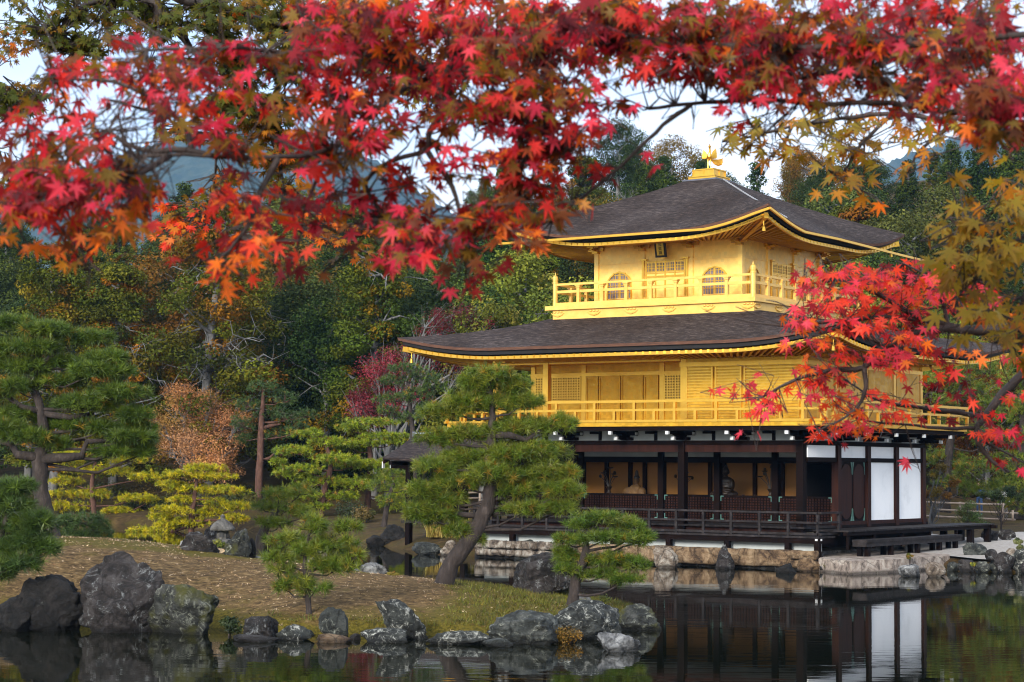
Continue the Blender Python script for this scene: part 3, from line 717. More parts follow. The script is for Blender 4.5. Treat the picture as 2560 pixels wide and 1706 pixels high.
for c in (-7.765, -4.065): arched_window(c, 's', 1.0, .98, 8.80)
for c in (2.40, 6.24): arched_window(c, 'e', .86, .98, 8.80)

def panel_door(c, face, w, z0, z1):
    q = (lambda x, d, z: (c + x, V0 - d, z)) if face == 's' else (lambda x, d, z: (U1 + d, c + x, z))
    def bx(b, x0, x1, d0, d1, za, zb):
        p0, p1 = q(x0, d0, za), q(x1, d1, zb); b.box(p0[0], p1[0], p0[1], p1[1], za, zb)
    d = empty('double_door'); d.parent = pav
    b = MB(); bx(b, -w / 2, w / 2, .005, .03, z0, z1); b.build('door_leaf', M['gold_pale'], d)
    b = MB()
    for k in range(5): bx(b, -w / 2 + w * k / 4 - .025, -w / 2 + w * k / 4 + .025, .028, .055, z0, z1)
    H = z1 - z0
    for zf in (.0, .30, .33, .55, .58, .66, .70, .96): bx(b, -w / 2, w / 2, .03, .050, z0 + H * zf, z0 + H * zf + .03)
    for s in (-1, 1):
        bx(b, s * (w / 2 + .10) - .04, s * (w / 2 + .10) + .04, .02, .09, z0, z1 + .08)
        bx(b, s * (w / 2 + .06) - .13, s * (w / 2 + .06) + .13, .02, .14, z1 + .02, z1 + .07)
    b.build('door_frame', M['gold_bright'], d)
    b = MB()
    for k in range(4): bx(b, -w / 2 + w * k / 4 + .045, -w / 2 + w * (k + 1) / 4 - .045, .029, .036, z0 + H * .72, z0 + H * .94)
    b.build('door_lattice_backing', M['lattice_gap'], d)
    b = MB()
    for k in range(4):
        x0 = -w / 2 + w * k / 4 + .045; x1 = -w / 2 + w * (k + 1) / 4 - .045
        for j in range(1, 5): xx = x0 + (x1 - x0) * j / 5; bx(b, xx - .011, xx + .011, .036, .048, z0 + H * .72, z0 + H * .94)
        for zf in (.79, .86): bx(b, x0, x1, .036, .046, z0 + H * zf, z0 + H * zf + .02)
    b.build('door_bars', M['gold_bright'], d)
panel_door(-5.95, 's', 1.5, 8.80, 10.06)
panel_door(CV, 'e', 1.36, 8.80, 10.03)

# name board: black frame, gilded field, three brush characters, tipped forward
pq = empty('name_board', (-5.93, V0 - .40, 10.41), 0); pq.parent = pav; pq.rotation_euler = (R_(12), 0, R_(4)); pq.scale = (1.25, 1.25, 1.2)
b = MB(); b.box(-.165, .165, 0, .04, -.24, .22); b.build('board_frame', M['black'], pq)
b = MB(); b.box(-.105, .105, -.012, .0, -.18, .17); b.build('gilded_field', M['gold_bright'], pq)
b = MB(); b.prism([(-.12, .0, -.24), (-.06, .0, -.29), (.06, .0, -.29), (.12, .0, -.24)], (0, .03, 0)); b.build('bottom_moulding', M['gold_pale'], pq)
def text_mesh(name, s, size, m, parent, loc, rot):
    cu = bpy.data.curves.new(name, 'FONT'); cu.body = s; cu.size = size; cu.align_x = 'CENTER'; cu.align_y = 'CENTER'; cu.extrude = 0.004
    o = bpy.data.objects.new(name, cu); COL.objects.link(o)
    dg = bpy.context.evaluated_depsgraph_get(); me = bpy.data.meshes.new_from_object(o.evaluated_get(dg))
    bpy.data.objects.remove(o); bpy.data.curves.remove(cu)
    me.materials.clear(); r = link(name, me, parent, m); r.location = loc; r.rotation_euler = rot; return r
for k, chz in enumerate('\u7a76\u7adf\u9802'): text_mesh('character', chz, .105, M['black'], pq, (0, -.017, .115 - .115 * k), (math.pi / 2, 0, 0))

# upper balcony: floor, base boards with scroll fittings, railing with finialled posts
B0, B1, Y0, Y1 = CU - HB, CU + HB, CV - HB, CV + HB
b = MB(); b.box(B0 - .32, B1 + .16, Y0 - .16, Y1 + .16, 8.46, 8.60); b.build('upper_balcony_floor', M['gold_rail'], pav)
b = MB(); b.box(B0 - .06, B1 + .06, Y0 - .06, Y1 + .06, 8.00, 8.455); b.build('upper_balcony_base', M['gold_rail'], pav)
b = MB()
def scroll(x, y, ax):
    for k in (-1, 0, 1):
        c = (x + k * .13, y, 8.39) if ax == 0 else (x, y + k * .13, 8.39)
        b.ball(c, (.06, .035, .035) if ax == 0 else (.035, .06, .035), 8, 5)
    pts = [(-.26, .0), (-.16, -.07), (0, -.11), (.16, -.07), (.26, .0)]
    P_ = [(x + a, y, 8.36 + z) if ax == 0 else (x, y + a, 8.36 + z) for a, z in pts]
    b.tube(P_, [.012, .028, .036, .028, .012], 6)
for k in range(6): scroll(B0 + .15 + (2 * HB - .3) * k / 5, Y0 - .075, 0)
for k in range(6): scroll(B1 + .075, Y0 + .15 + (2 * HB - .3) * k / 5, 1)
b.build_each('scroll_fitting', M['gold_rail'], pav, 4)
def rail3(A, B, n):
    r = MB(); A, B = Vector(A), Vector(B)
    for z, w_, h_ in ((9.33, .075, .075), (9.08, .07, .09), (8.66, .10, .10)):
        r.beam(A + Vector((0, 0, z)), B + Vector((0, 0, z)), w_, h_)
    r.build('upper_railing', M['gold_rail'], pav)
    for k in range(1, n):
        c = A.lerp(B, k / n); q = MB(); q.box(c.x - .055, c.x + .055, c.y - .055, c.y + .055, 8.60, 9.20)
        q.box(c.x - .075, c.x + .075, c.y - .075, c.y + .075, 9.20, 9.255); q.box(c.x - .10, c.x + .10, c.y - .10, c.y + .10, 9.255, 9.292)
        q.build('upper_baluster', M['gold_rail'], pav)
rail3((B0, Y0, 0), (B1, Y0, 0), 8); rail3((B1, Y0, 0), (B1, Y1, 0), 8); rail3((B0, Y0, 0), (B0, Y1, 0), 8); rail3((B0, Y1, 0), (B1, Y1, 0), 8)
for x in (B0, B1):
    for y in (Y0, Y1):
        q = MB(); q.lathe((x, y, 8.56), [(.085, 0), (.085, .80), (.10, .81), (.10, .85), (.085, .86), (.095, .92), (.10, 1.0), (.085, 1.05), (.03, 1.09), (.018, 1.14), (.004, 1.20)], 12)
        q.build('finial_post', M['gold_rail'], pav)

# ---------------- second storey
Z2 = 4.60; ZT = 6.72
FU = -4.35                                 # west end of the projecting front room
RV = bay                                   # recessed wall line
b = MB()
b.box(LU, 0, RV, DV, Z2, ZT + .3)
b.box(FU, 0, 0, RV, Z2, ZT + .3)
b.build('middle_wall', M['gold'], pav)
b = MB(); b.box(LU + .02, FU - .02, .03, RV - .02, 6.68, 6.75); b.build('porch_ceiling', M['gold'], pav)
b = MB()
for u in (LU + .09, -9.675): b.box(u - .10, u + .10, -.10, .10, Z2, ZT)
for u in (0, FU): b.box(u - .10 if u else -.12, u + .10 if u else .02, -.02, .12, Z2, ZT)
for k in range(1, 5): b.box(-.10, .03, k * bay - .10, k * bay + .10, Z2, ZT)
for u in (-9.6, -6.45, LU + .1): b.box(u - .09, u + .09, RV - .04, RV + .1, Z2, ZT)
b.build_each('middle_post', M['gold_bright'], pav)
b = MB()
b.box(FU - .10, .04, -.09, .04, 6.40, 6.54); b.box(LU - .1, FU - .11, -.06, .06, 6.60, 6.70)
b.box(-.03, .035, .05, DV, 6.40, 6.53); b.box(LU, FU, RV - .05, RV + .03, 6.28, 6.40); b.box(LU, FU, RV - .045, RV + .03, Z2, Z2 + .12)
b.box(FU, .02, -.05, .03, Z2, Z2 + .13)
b.build_each('middle_tie_beam', M['gold_bright'], pav)
# boarded shutters with fine horizontal battens on the front room
for a0, a1 in ((FU + .12, -3.24), (-3.16, -2.2), (-2.12, -.16)):
    s_ = empty('batten_shutter'); s_.parent = pav
    b = MB(); b.box(a0, a1, -.03, -.005, 4.74, 6.38); b.build('board', M['gold'], s_)
    b = MB(); z = 4.80
    while z < 6.36: b.box(a0 + .05, a1 - .05, -.055, -.03, z, z + .035); z += .094
    for x in (a0, a1 - .06): b.box(x, x + .06, -.06, -.028, 4.74, 6.38)
    b.build('battens', M['gold_bright'], s_)
# recessed wall: lattices, panels and doors
def lattice(u0, u1, z0, z1, nx, nz):
    L_ = empty('lattice_window'); L_.parent = pav
    b = MB(); b.box(u0, u1, RV - .020, RV - .004, z0, z1); b.build('backing', M['brown_gap'], L_)
    b = MB()
    for k in range(nx + 1): x = u0 + (u1 - u0) * k / nx; b.box(x - .022, x + .022, RV - .045, RV - .02, z0, z1)
    for k in range(nz + 1): z = z0 + (z1 - z0) * k / nz; b.box(u0, u1, RV - .043, RV - .018, z - .022, z + .022)
    b.build('lattice', M['gold_bright'], L_)
lattice(-11.62, -9.74, 5.45, 6.26, 18, 9); lattice(-6.33, -4.55, 5.45, 6.26, 17, 9)
for nm, a0, a1 in (('wall_panel', -9.48, -9.0), ('sliding_door', -8.96, -8.09), ('sliding_door', -8.05, -7.19), ('wall_panel', -7.15, -6.58)):
    b = MB(); b.box(a0, a1, RV - .03, RV - .006, 4.74, 6.27)
    for x in (a0, a1 - .05): b.box(x, x + .05, RV - .055, RV - .028, 4.74, 6.27)
    b.box(a0 + .05, a1 - .05, RV - .05, RV - .028, 4.74, 4.80); b.box(a0 + .05, a1 - .05, RV - .05, RV - .028, 6.21, 6.27)
    b.build(nm, M['gold'], pav)
for a0, a1 in ((-11.6, -10.72), (-10.66, -9.76), (-6.3, -5.5), (-5.44, -4.6)):
    b = MB(); b.box(a0, a1, RV - .028, RV - .006, 4.76, 5.38); b.build('dado_panel', M['gold'], pav)
# east side panels
for k in range(4):
    b = MB(); b.box(.004, .02, k * bay + .16, (k + 1) * bay - .16, 4.75, 6.36); b.build('side_panel', M['gold'], pav)
b = MB()
for k in range(1, 30):
    b.box(LU + (0 - LU) * k / 30 - .05, LU + (0 - LU) * k / 30 + .05, -.62, -.02, 6.66, 6.74)
for k in range(1, 22): b.box(.02, .62, DV * k / 22 - .05, DV * k / 22 + .05, 6.66, 6.74)
b.build_each('eave_bracket_arm', M['gold_bright'], pav)

# lower balcony with its railing
ob = 1.17
b = MB(); b.box(LU - ob, ob, -ob, DV + ob, 4.47, 4.60)
b.build('middle_balcony_floor', M['gold'], pav)
def rail2(A, B, fulls, halfs):
    A, B = Vector(A), Vector(B); r = MB(); d = (B - A).normalized()
    for z, h_ in ((5.27, .085), (4.99, .075), (4.64, .07)): r.beam(A - d * .12 + Vector((0, 0, z)), B + d * .12 + Vector((0, 0, z)), .075, h_)
    r.build('middle_railing', M['gold_bright'], pav)
    for f in fulls:
        c = A + d * f; q = MB(); q.box(c.x - .045, c.x + .045, c.y - .045, c.y + .045, 4.60, 5.235); q.build('middle_baluster', M['gold_bright'], pav)
    for f in halfs:
        c = A + d * f; q = MB(); q.box(c.x - .045, c.x + .045, c.y - .045, c.y + .045, 4.60, 4.96); q.build('middle_baluster', M['gold_bright'], pav)
SL = -LU + 2 * ob; EL = DV + 2 * ob
rail2((LU - ob, -ob, 0), (ob, -ob, 0), [i * 1.505 for i in range(1, 10)], [.75 + i * 1.505 for i in range(0, 10)])
rail2((ob, -ob, 0), (ob, DV + ob, 0), [i * 1.565 for i in range(0, 8)], [.78 + i * 1.565 for i in range(0, 7)])
rail2((LU - ob, -ob, 0), (LU - ob, DV + ob, 0), [i * 1.565 for i in range(0, 8)], [.78 + i * 1.565 for i in range(0, 7)])
b = MB(); b.box(LU - ob + .08, ob - .06, -ob + .06, -ob + .22, 4.34, 4.465); b.box(ob - .22, ob - .06, -ob + .22, DV + ob - .08, 4.34, 4.465); b.box(ob - .23, ob + .22, DV + ob - .30, DV + ob - .14, 4.30, 4.40)
b.build_each('balcony_edge_beam', M['wood'], pav)
b = MB(); b.box(LU - ob + .1, ob - .23, -ob + .23, DV + ob - .35, 4.43, 4.468); b.build('balcony_underside', M['wood'], pav)

# ---------------- ground storey
def white_nose(b, x, y, z, s=.055): b.box(x - s, x + s, y - s, y + s, z - .055, z + .05)
bk = 0
for k in range(6):                          # south brackets, one per bay, and struts between
    u = -k * bay - (.06 if k == 0 else 0)
    h = empty('timber_bracket'); h.parent = pav
    b = MB(); b.box(u - .22, u + .22, -.16, .06, 4.05, 4.14); b.box(u - .07, u + .07, -.68, .05, 4.06, 4.17); b.box(u - .09, u + .09, -.50, .05, 4.171, 4.25)
    b.box(u - .065, u + .065, -1.02, .05, 4.22, 4.335); b.box(u - .40, u + .40, -.14, -.02, 4.20, 4.34); b.build('arm', M['wood'], h)
    b = MB(); white_nose(b, u, -.72, 4.10); white_nose(b, u, -1.06, 4.27)
    for s in (-1, 1): b.box(u + s * .40 - .03, u + s * .40 + .03, -.16, -.05, 4.22, 4.30)
    b.build_each('painted_end', M['whitecap'], h)
for k in range(5):
    h = empty('timber_bracket'); h.parent = pav; v = k * bay
    b = MB(); b.box(-.06, .16, v - .22, v + .22, 4.05, 4.14); b.box(-.05, .68, v - .07, v + .07, 4.06, 4.17); b.box(-.05, .50, v - .09, v + .09, 4.171, 4.25)
    b.box(-.05, 1.02, v - .065, v + .065, 4.22, 4.335); b.box(.02, .14, v - .40, v + .40, 4.20, 4.34); b.build('arm', M['wood'], h)
    b = MB(); white_nose(b, .72, v, 4.10); white_nose(b, 1.06, v, 4.27); b.build_each('painted_end', M['whitecap'], h)
b = MB()                                    # corner bracket set on the diagonal
b.beam((0, 0, 4.12), (.72, -.72, 4.12), .15, .12); b.beam((0, 0, 4.27), (1.0, -1.0, 4.27), .15, .13)
b.build('corner_bracket', M['wood'], pav)
b = MB(); white_nose(b, .76, -.76, 4.12, .07); white_nose(b, 1.02, -1.02, 4.27, .07); b.build_each('corner_bracket_end', M['whitecap'], pav)
b = MB()
for k in range(6):
    u = -(k + .5) * bay
    if u > LU: b.box(u - .055, u + .055, -.035, .03, 4.04, 4.34); b.box(u - .36, u + .05, -.10, .03, 4.25, 4.335)
for k in range(4): v = (k + .5) * bay; b.box(-.03, .04, v - .30, v + .05, 4.25, 4.335)
b.build_each('frieze_strut', M['wood'], pav)
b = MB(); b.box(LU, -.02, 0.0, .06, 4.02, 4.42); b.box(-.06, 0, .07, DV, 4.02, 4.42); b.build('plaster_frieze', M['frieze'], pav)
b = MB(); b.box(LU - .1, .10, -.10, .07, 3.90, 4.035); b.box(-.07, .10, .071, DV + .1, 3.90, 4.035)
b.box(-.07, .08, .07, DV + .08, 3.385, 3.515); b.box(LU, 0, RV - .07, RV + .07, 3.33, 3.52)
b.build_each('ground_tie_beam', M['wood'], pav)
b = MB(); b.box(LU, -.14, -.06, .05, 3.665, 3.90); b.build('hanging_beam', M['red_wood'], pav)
b = MB(); b.box(LU, -.05, RV - .02, RV + .05, 3.52, 4.05); b.build('inner_frieze', M['frieze'], pav)
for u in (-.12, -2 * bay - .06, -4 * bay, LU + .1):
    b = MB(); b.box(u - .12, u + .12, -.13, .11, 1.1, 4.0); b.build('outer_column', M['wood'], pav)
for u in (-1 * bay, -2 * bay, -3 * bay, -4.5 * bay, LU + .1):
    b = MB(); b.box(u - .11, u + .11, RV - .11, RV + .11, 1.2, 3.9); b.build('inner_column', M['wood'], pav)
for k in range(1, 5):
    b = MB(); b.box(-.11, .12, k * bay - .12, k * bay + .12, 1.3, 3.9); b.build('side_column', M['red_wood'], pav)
# lattice dado panels with green copper corners between the inner columns
ic = [0.0, -bay, -2 * bay, -3 * bay, -4.5 * bay, LU]
for a1, a0 in zip(ic, ic[1:]):
    a0 += .13; a1 -= .13
    h = empty('dado_screen'); h.parent = pav
    b = MB(); b.box(a0, a1, RV - .02, RV + .02, 1.47, 2.26); b.build('board', M['red_wood'], h)
    b = MB(); z = 1.52
    while z < 2.24: b.box(a0, a1, RV - .045, RV - .02, z, z + .03); z += .085
    n = int((a1 - a0) / .10)
    for k in range(n + 1): x = a0 + (a1 - a0) * k / n; b.box(x - .008, x + .008, RV - .05, RV - .022, 1.47, 2.26)
    b.box(a0, a1, RV - .06, RV + .03, 2.23, 2.275)
    b.build('screen_battens', M['wood'], h)
    b = MB()
    for x, sx in ((a0, 1), (a1, -1)):
        for z, sz in ((1.475, 1), (2.255, -1)):
            b.box(x, x + sx * .03, RV - .066, RV - .05, z, z + sz * .17); b.box(x + sx * .031, x + sx * .12, RV - .066, RV - .05, z, z + sz * .03)
    b.build_each('copper_corner', M['verdigris'], h, 2)
b = MB(); b.box(LU, .02, RV - .08, RV + .05, 1.32, 1.465); b.build('inner_sill', M['wood'], pav)
# the east side: white panels, doors with oval boards, sill
for k in range(4):
    v0_, v1_ = k * bay + (.13 if k else .14), (k + 1) * bay - .13
    b = MB(); b.box(-.02, .03, v0_, v1_, 3.52, 3.895); b.build('upper_white_panel', M['white'], pav)
for k in (2, 3):
    b = MB(); b.box(-.02, .03, k * bay + .13, (k + 1) * bay - .13, 1.50, 3.38); b.build('white_panel', M['white'], pav)
for a0, a1 in ((bay + .17, 1.5 * bay - .02), (1.5 * bay + .02, 2 * bay - .17)):
    d = empty('panelled_door'); d.parent = pav
    b = MB(); b.box(-.03, .02, a0, a1, 1.50, 3.38); b.build('door_board', M['wood'], d)
    c = (a0 + a1) / 2; hw = (a1 - a0) / 2 - .05; pts = []
    for j in range(20):
        t = 2 * math.pi * j / 20; pts.append((.02, c + hw * math.cos(t), (3.32 - hw if math.sin(t) >= 0 else 1.56 + hw) + hw * math.sin(t)))
    b = MB(); b.prism(pts, (.022, 0, 0)); b.build('oval_board', M['red_wood'], d)
    b = MB()
    for y, sy in ((a0, 1), (a1, -1)):
        for z, sz in ((1.50, 1), (3.38, -1)):
            b.prism([(.021, y, z), (.021, y + sy * .10, z), (.021, y + sy * .07, z + sz * .10), (.021, y + sy * .035, z + sz * .17), (.021, y + sy * .02, z + sz * .36), (.021, y, z + sz * .40)], (.014, 0, 0))
    b.build_each('copper_corner', M['verdigris'], d)
b = MB(); b.box(-.06, .09, bay - .12, DV + .3, 1.38, 1.495); b.build('side_sill', M['red_wood'], pav)
b = MB(); b.box(-.05, .10, bay - .12, DV + .32, 1.29, 1.378); b.build('side_kickboard', M['wood'], pav)
# inner room: back wall, floor, ceiling, partition posts
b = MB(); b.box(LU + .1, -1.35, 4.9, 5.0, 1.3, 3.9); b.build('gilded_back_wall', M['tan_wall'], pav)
b = MB(); b.box(LU + .1, -.08, .1, DV - .1, 1.20, 1.31); b.build('ground_floor', M['grey_wood'], pav)
b = MB(); b.box(LU + .1, -.08, .1, DV - .1, 4.10, 4.16); b.build('ground_ceiling', M['wood'], pav)
b = MB(); b.box(-1.3, -.1, DV - .5, DV - .4, 1.3, 3.9); b.box(-1.36, -1.24, RV + .2, 5.3, 1.3, 3.9); b.box(LU + .05, LU + .1, RV, DV, 1.3, 4.0); b.box(LU + .1, -.1, DV - .1, DV, 1.3, 4.0)
b.build_each('dark_partition', M['black'], pav)
for u in (-4.4, -5.6, -7.35, -8.8, -9.4, -10.4, -3.35, -6.15):
    b = MB(); b.box(u - .07, u + .07, 4.80, 4.895, 1.31, 3.8); b.build('wall_post', M['red_wood'], pav)
# water-side deck
def dk(A, B, w_, h_, m='grey_wood'): q = MB(); q.beam(A, B, w_, h_); return q
b = MB(); b.box(LU - .7, .98, -.96, .1, 1.06, 1.12)
b.build('deck_boards', M['grey_wood'], pav)
b = MB(); b.box(LU - .7, .94, -.92, -.80, .90, 1.058); b.box(.82, .94, -.80, .05, .90, 1.058); b.build_each('deck_edge_beam', M['wood'], pav)
b = MB(); b.box(LU, -.02, -.02, .09, 1.121, 1.30); b.build('veranda_riser', M['red_wood'], pav)
b = MB(); b.box(LU, .05, -.16, RV - .1, 1.311, 1.37); b.build('veranda_boards', M['grey_wood'], pav)
def deck_rail(A, B):
    A, B = Vector(A), Vector(B); d = (B - A).normalized(); r = MB()
    for z, w_, h_ in ((1.825, .085, .06), (1.53, .05, .06), (1.19, .06, .07)): r.beam(A - d * .12 + Vector((0, 0, z)), B + d * .14 + Vector((0, 0, z)), w_, h_)
    r.build('deck_railing', M['grey_wood'], pav)
deck_rail((LU - .6, -.88, 0), (.88, -.88, 0)); deck_rail((.88, -.88, 0), (.88, .55, 0))
for k in range(14):
    u = .88 - k * .992; q = MB(); q.box(u - .04, u + .04, -.92, -.84, 1.12, 1.80); q.build('deck_baluster', M['grey_wood'], pav)
q = MB(); q.box(.84, .92, .48, .56, 1.12, 1.80); q.build('deck_baluster', M['grey_wood'], pav)
for u in (.86, -.14, -1 * bay - .1, -2 * bay - .06, -3 * bay, -4 * bay, -5 * bay + .3):
    b = MB(); b.box(u - .085, u + .085, -.93, -.77, .45, .90); b.build('deck_support', M['wood'], pav)
b = MB(); b.box(.84, .92, -.985, -.965, .99, 1.05); b.box(.985, 1.0, -.90, -.82, .99, 1.05); b.build_each('beam_end_paint', M['whitecap'], pav)
b = MB(); b.box(LU, .75, -.55, -.35, .2, .98); b.build('plaster_footing', M['frieze'], pav)
# east platform, long bench-step in front of it
b = MB()
n = 60
for k in range(n): b.box(.10, 1.34, .25 + k * .192, .25 + k * .192 + .18, 1.235, 1.285)
b.build('side_platform', M['grey_wood'], pav)
b = MB(); b.box(1.16, 1.30, .27, 11.7, 1.12, 1.234); b.box(.2, 1.5, 11.5, 11.64, 1.119, 1.233); b.box(.10, .16, .4, DV + .3, .72, 1.233)
b.build_each('platform_beam', M['wood'], pav); b = MB()
for v in (.4, 2.2, 4.3, 6.4, 8.6): b.box(1.19, 1.28, v, v + .1, .70, 1.12)
for v in (9.8, 11.3): b.box(1.12, 1.32, v, v + .2, .45, 1.12); b.box(.14, .34, v, v + .2, .45, 1.12)
b.build_each('platform_post', M['wood'], pav)
b = MB(); b.box(1.42, 1.92, .35, 7.6, .93, 1.01); b.box(1.44, 1.90, .33, 7.62, .80, .928)
b.build('bench_step', M['grey_wood'], pav)
for v in (.55, 2.2, 4.2, 5.9, 7.2):
    b = MB(); b.box(1.48, 1.62, v, v + .16, .45, .80); b.box(1.72, 1.86, v + .001, v + .161, .45, .80); b.build_each('bench_leg', M['wood'], pav)

# ================================================================== FISHING PORCH at the west side
po = empty('fishing_porch', B2W(-15.1, 4.1), BROT, 'small gabled porch on posts over water behind the leaning pine, pale ridge cap', 'porch')
def zr(d): return 4.28 - 1.02 * (d / 2.05) ** .8 + .0 if d > 0 else 4.28
b = MB(); V = []; F = []; nd = 10
prof = [(-2.05 + 4.1 * i / (2 * nd)) for i in range(2 * nd + 1)]
def pz(y): a = abs(y) / 2.05; return 4.30 - .95 * (1.25 * a - .25 * a * a)
for x in (-3.35, -1.6, 0, 1.6, 3.3):
    up = .10 * (abs(x) / 3.3) ** 2
    for y in prof: V.append((x, y, pz(y) + up))
W_ = len(prof)
for i in range(4):
    for j in range(W_ - 1): F.append((i * W_ + j, i * W_ + j + 1, (i + 1) * W_ + j + 1, (i + 1) * W_ + j))
b.add(V, F); ro = b.build('porch_roof', M['shingle'], po, smooth=True)
sm = ro.modifiers.new('thick', 'SOLIDIFY'); sm.thickness = .10; sm.offset = -1
b = MB()
for x in (-3.30, 3.2):
    up = .10; 
    for y0_, y1_ in zip(prof, prof[1:]): b.beam((x, y0_, pz(y0_) - .17 + up), (x, y1_, pz(y1_) - .17 + up), .06, .12)
b.build('bargeboard', M['red_wood'], po)
b = MB(); b.box(-3.42, 3.3, -.10, .10, 4.33, 4.365); b.box(-3.44, 3.3, -.12, .12, 4.366, 4.40); b.build('ridge_cap', mat('white_ridge_cap', [(0.3, (.20, .23, .26)), (.7, (.30, .33, .37))], rough=.6), po)
b = MB(); b.box(-3.48, -3.36, -.12, .12, 4.10, 4.44); b.build('ridge_end_tile', M['lead'], po)
b = MB()
for x in (-3.1, 2.9): b.box(x - .07, x + .07, -1.9, 1.9, 3.18, 3.32)
for y in (-1.45, 1.45): b.box(-3.38, 3.2, y - .07, y + .07, 3.05, 3.178)
b.build_each('porch_beam', M['wood'], po)
b = MB()
for y in (-1.92, -1.45, 1.45): b.box(-3.43, -3.385, y - .06, y + .06, 3.06, 3.30)
b.build_each('painted_beam_end', M['whitecap'], po)
for x in (-2.55, 0, 2.6):
    for y in (-1.45, 1.45):
        b = MB(); b.box(x - .10, x + .10, y - .10, y + .10, -.3, 3.05); b.build('porch_post', M['wood'], po)
b = MB(); b.box(-2.8, 3.2, -1.6, 1.6, 1.05, 1.15); b.build('porch_floor', M['grey_wood'], po)
b = MB()
for y in (-1.5, 1.5):
    for z in (1.45, 1.75): b.beam((-2.7, y, z), (3.1, y, z), .05, .06)
b.build_each('porch_rail', M['grey_wood'], po)

# ================================================================== FIGURES INSIDE THE OPEN ROOM
def blob_mesh(name, balls, voxel, m, parent=None):
    b = MB()
    for c, r in balls: b.ball(c, r, 14, 9)
    o = b.build(name, m, parent, smooth=True)
    md = o.modifiers.new('remesh', 'REMESH'); md.mode = 'VOXEL'; md.voxel_size = voxel; md.use_smooth_shade = True
    return o
dark_bronze = mat('dark_lacquered_statue', [(.3, (.02, .012, .008)), (.7, (.06, .035, .02))], scale=5, rough=.4)
robe = mat('painted_robe', [(.3, (.08, .035, .012)), (.5, (.16, .08, .025)), (.7, (.24, .13, .045))], scale=5, rough=.7)
s_ = empty('seated_statue', B2W(-5.0, 3.9, 1.52), BROT, 'dark seated statue on a lotus pedestal, silhouetted before the gilded inner wall', 'statue')
blob_mesh('body', [((0, 0, .78), (.44, .32, .14)), ((-.3, -.1, .76), (.22, .2, .12)), ((.3, -.1, .76), (.22, .2, .12)), ((0, .03, 1.0), (.23, .17, .24)), ((0, .03, 1.2), (.27, .16, .16)), ((-.27, -.02, 1.08), (.08, .1, .2)), ((.27, -.02, 1.08), (.08, .1, .2)),
      ((-.16, -.2, .92), (.18, .08, .07)), ((.16, -.2, .92), (.18, .08, .07)), ((0, .0, 1.40), (.07, .07, .1)), ((0, -.01, 1.53), (.125, .13, .15)), ((0, .02, 1.69), (.06, .06, .06)), ((0, -.14, 1.51), (.025, .03, .04)), ((-.13, .0, 1.5), (.02, .03, .07)), ((.13, .0, 1.5), (.02, .03, .07))], .025, dark_bronze, s_)
b = MB(); b.lathe((0, 0, 0), [(.50, 0), (.50, .12), (.40, .14), (.34, .3), (.44, .36), (.52, .48), (.50, .58), (.42, .62), (.40, .66)], 18); b.build('pedestal', dark_bronze, s_)
s_ = empty('robed_statue', B2W(-8.6, 3.9, 1.3), BROT, 'ochre-robed seated figure statue with wide spread sleeves and a tall cap, behind the dado screen', 'statue')
blob_mesh('body', [((0, 0, .70), (.62, .34, .12)), ((-.52, -.05, .68), (.34, .22, .07)), ((.5, -.05, .68), (.3, .22, .08)), ((-.9, -.05, .64), (.2, .12, .04)), ((0, .02, .92), (.32, .2, .22)), ((0, .03, 1.12), (.24, .17, .16)), ((-.28, -.04, 1.0), (.17, .14, .18)), ((.28, -.04, 1.0), (.17, .14, .18)),
      ((-.42, -.12, .82), (.16, .12, .12)), ((.42, -.12, .82), (.16, .12, .12)), ((.05, .0, 1.3), (.07, .07, .09)), ((.06, -.02, 1.41), (.105, .11, .13))], .025, robe, s_)
b = MB(); b.lathe((.06, 0, 1.48), [(.11, 0), (.11, .05), (.07, .1), (.055, .24), (.02, .28)], 12); b.build('cap', dark_bronze, s_)
b = MB(); b.box(-.9, .9, -.4, .4, 0, .5); b.box(-.98, .98, -.46, .46, .5, .58); b.build('dais', dark_bronze, s_)
def lotus(u, v, label, hgt, sd):
    r = random.Random(sd)
    t = empty('lotus_vase', B2W(u, v, 1.3), BROT, label, 'flower vase', 'vases of dark metal lotus on the altar ledge')
    b = MB(); b.box(-.22, .22, -.2, .2, 0, .86); b.build('stand', dark_bronze, t)
    b = MB(); b.lathe((0, 0, .86), [(.07, 0), (.10, .06), (.07, .12), (.05, .2), (.11, .3), (.12, .32), (.09, .33)], 12); b.build('vase', dark_bronze, t)
    st = MB(); hd = MB()
    for k in range(7):
        a = r.uniform(-1, 1); hh = hgt * (1 - .55 * abs(a)) * r.uniform(.75, 1); tip = Vector((a * .38, r.uniform(-.1, .1), 1.15 + hh))
        st.tube([(0, 0, 1.1), (a * .15, 0, 1.15 + hh * .5), tip], .012, 5)
        if k % 2: hd.ball(tip, (.055, .055, .065), 8, 6)
        else: hd.lathe(tip, [(.01, -.02), (.09, .0), (.11, .03), (.10, .035), (.02, .01)], 10)
    st.build('stems', dark_bronze, t); hd.build_each('flower', dark_bronze, t)
lotus(-9.75, 4.0, 'leafy lotus arrangement in a dark vase beside the robed statue', .85, 1)
lotus(-6.75, 4.0, 'lotus arrangement in a dark vase partly hidden by the front column', .8, 2)
lotus(-3.35, 4.0, 'tall lotus arrangement in a dark vase east of the seated statue', .95, 3)
b = MB(); b.box(-1.2, 1.2, -.16, .16, .78, .84); b.box(-1.1, -1.0, -.12, .12, 0, .78); b.box(1.0, 1.1, -.12, .12, 0, .78)
for x in (-.9, -.4, .3, .75): b.lathe((x, 0, .84), [(.05, 0), (.07, .05), (.03, .09), (.06, .14)], 10)
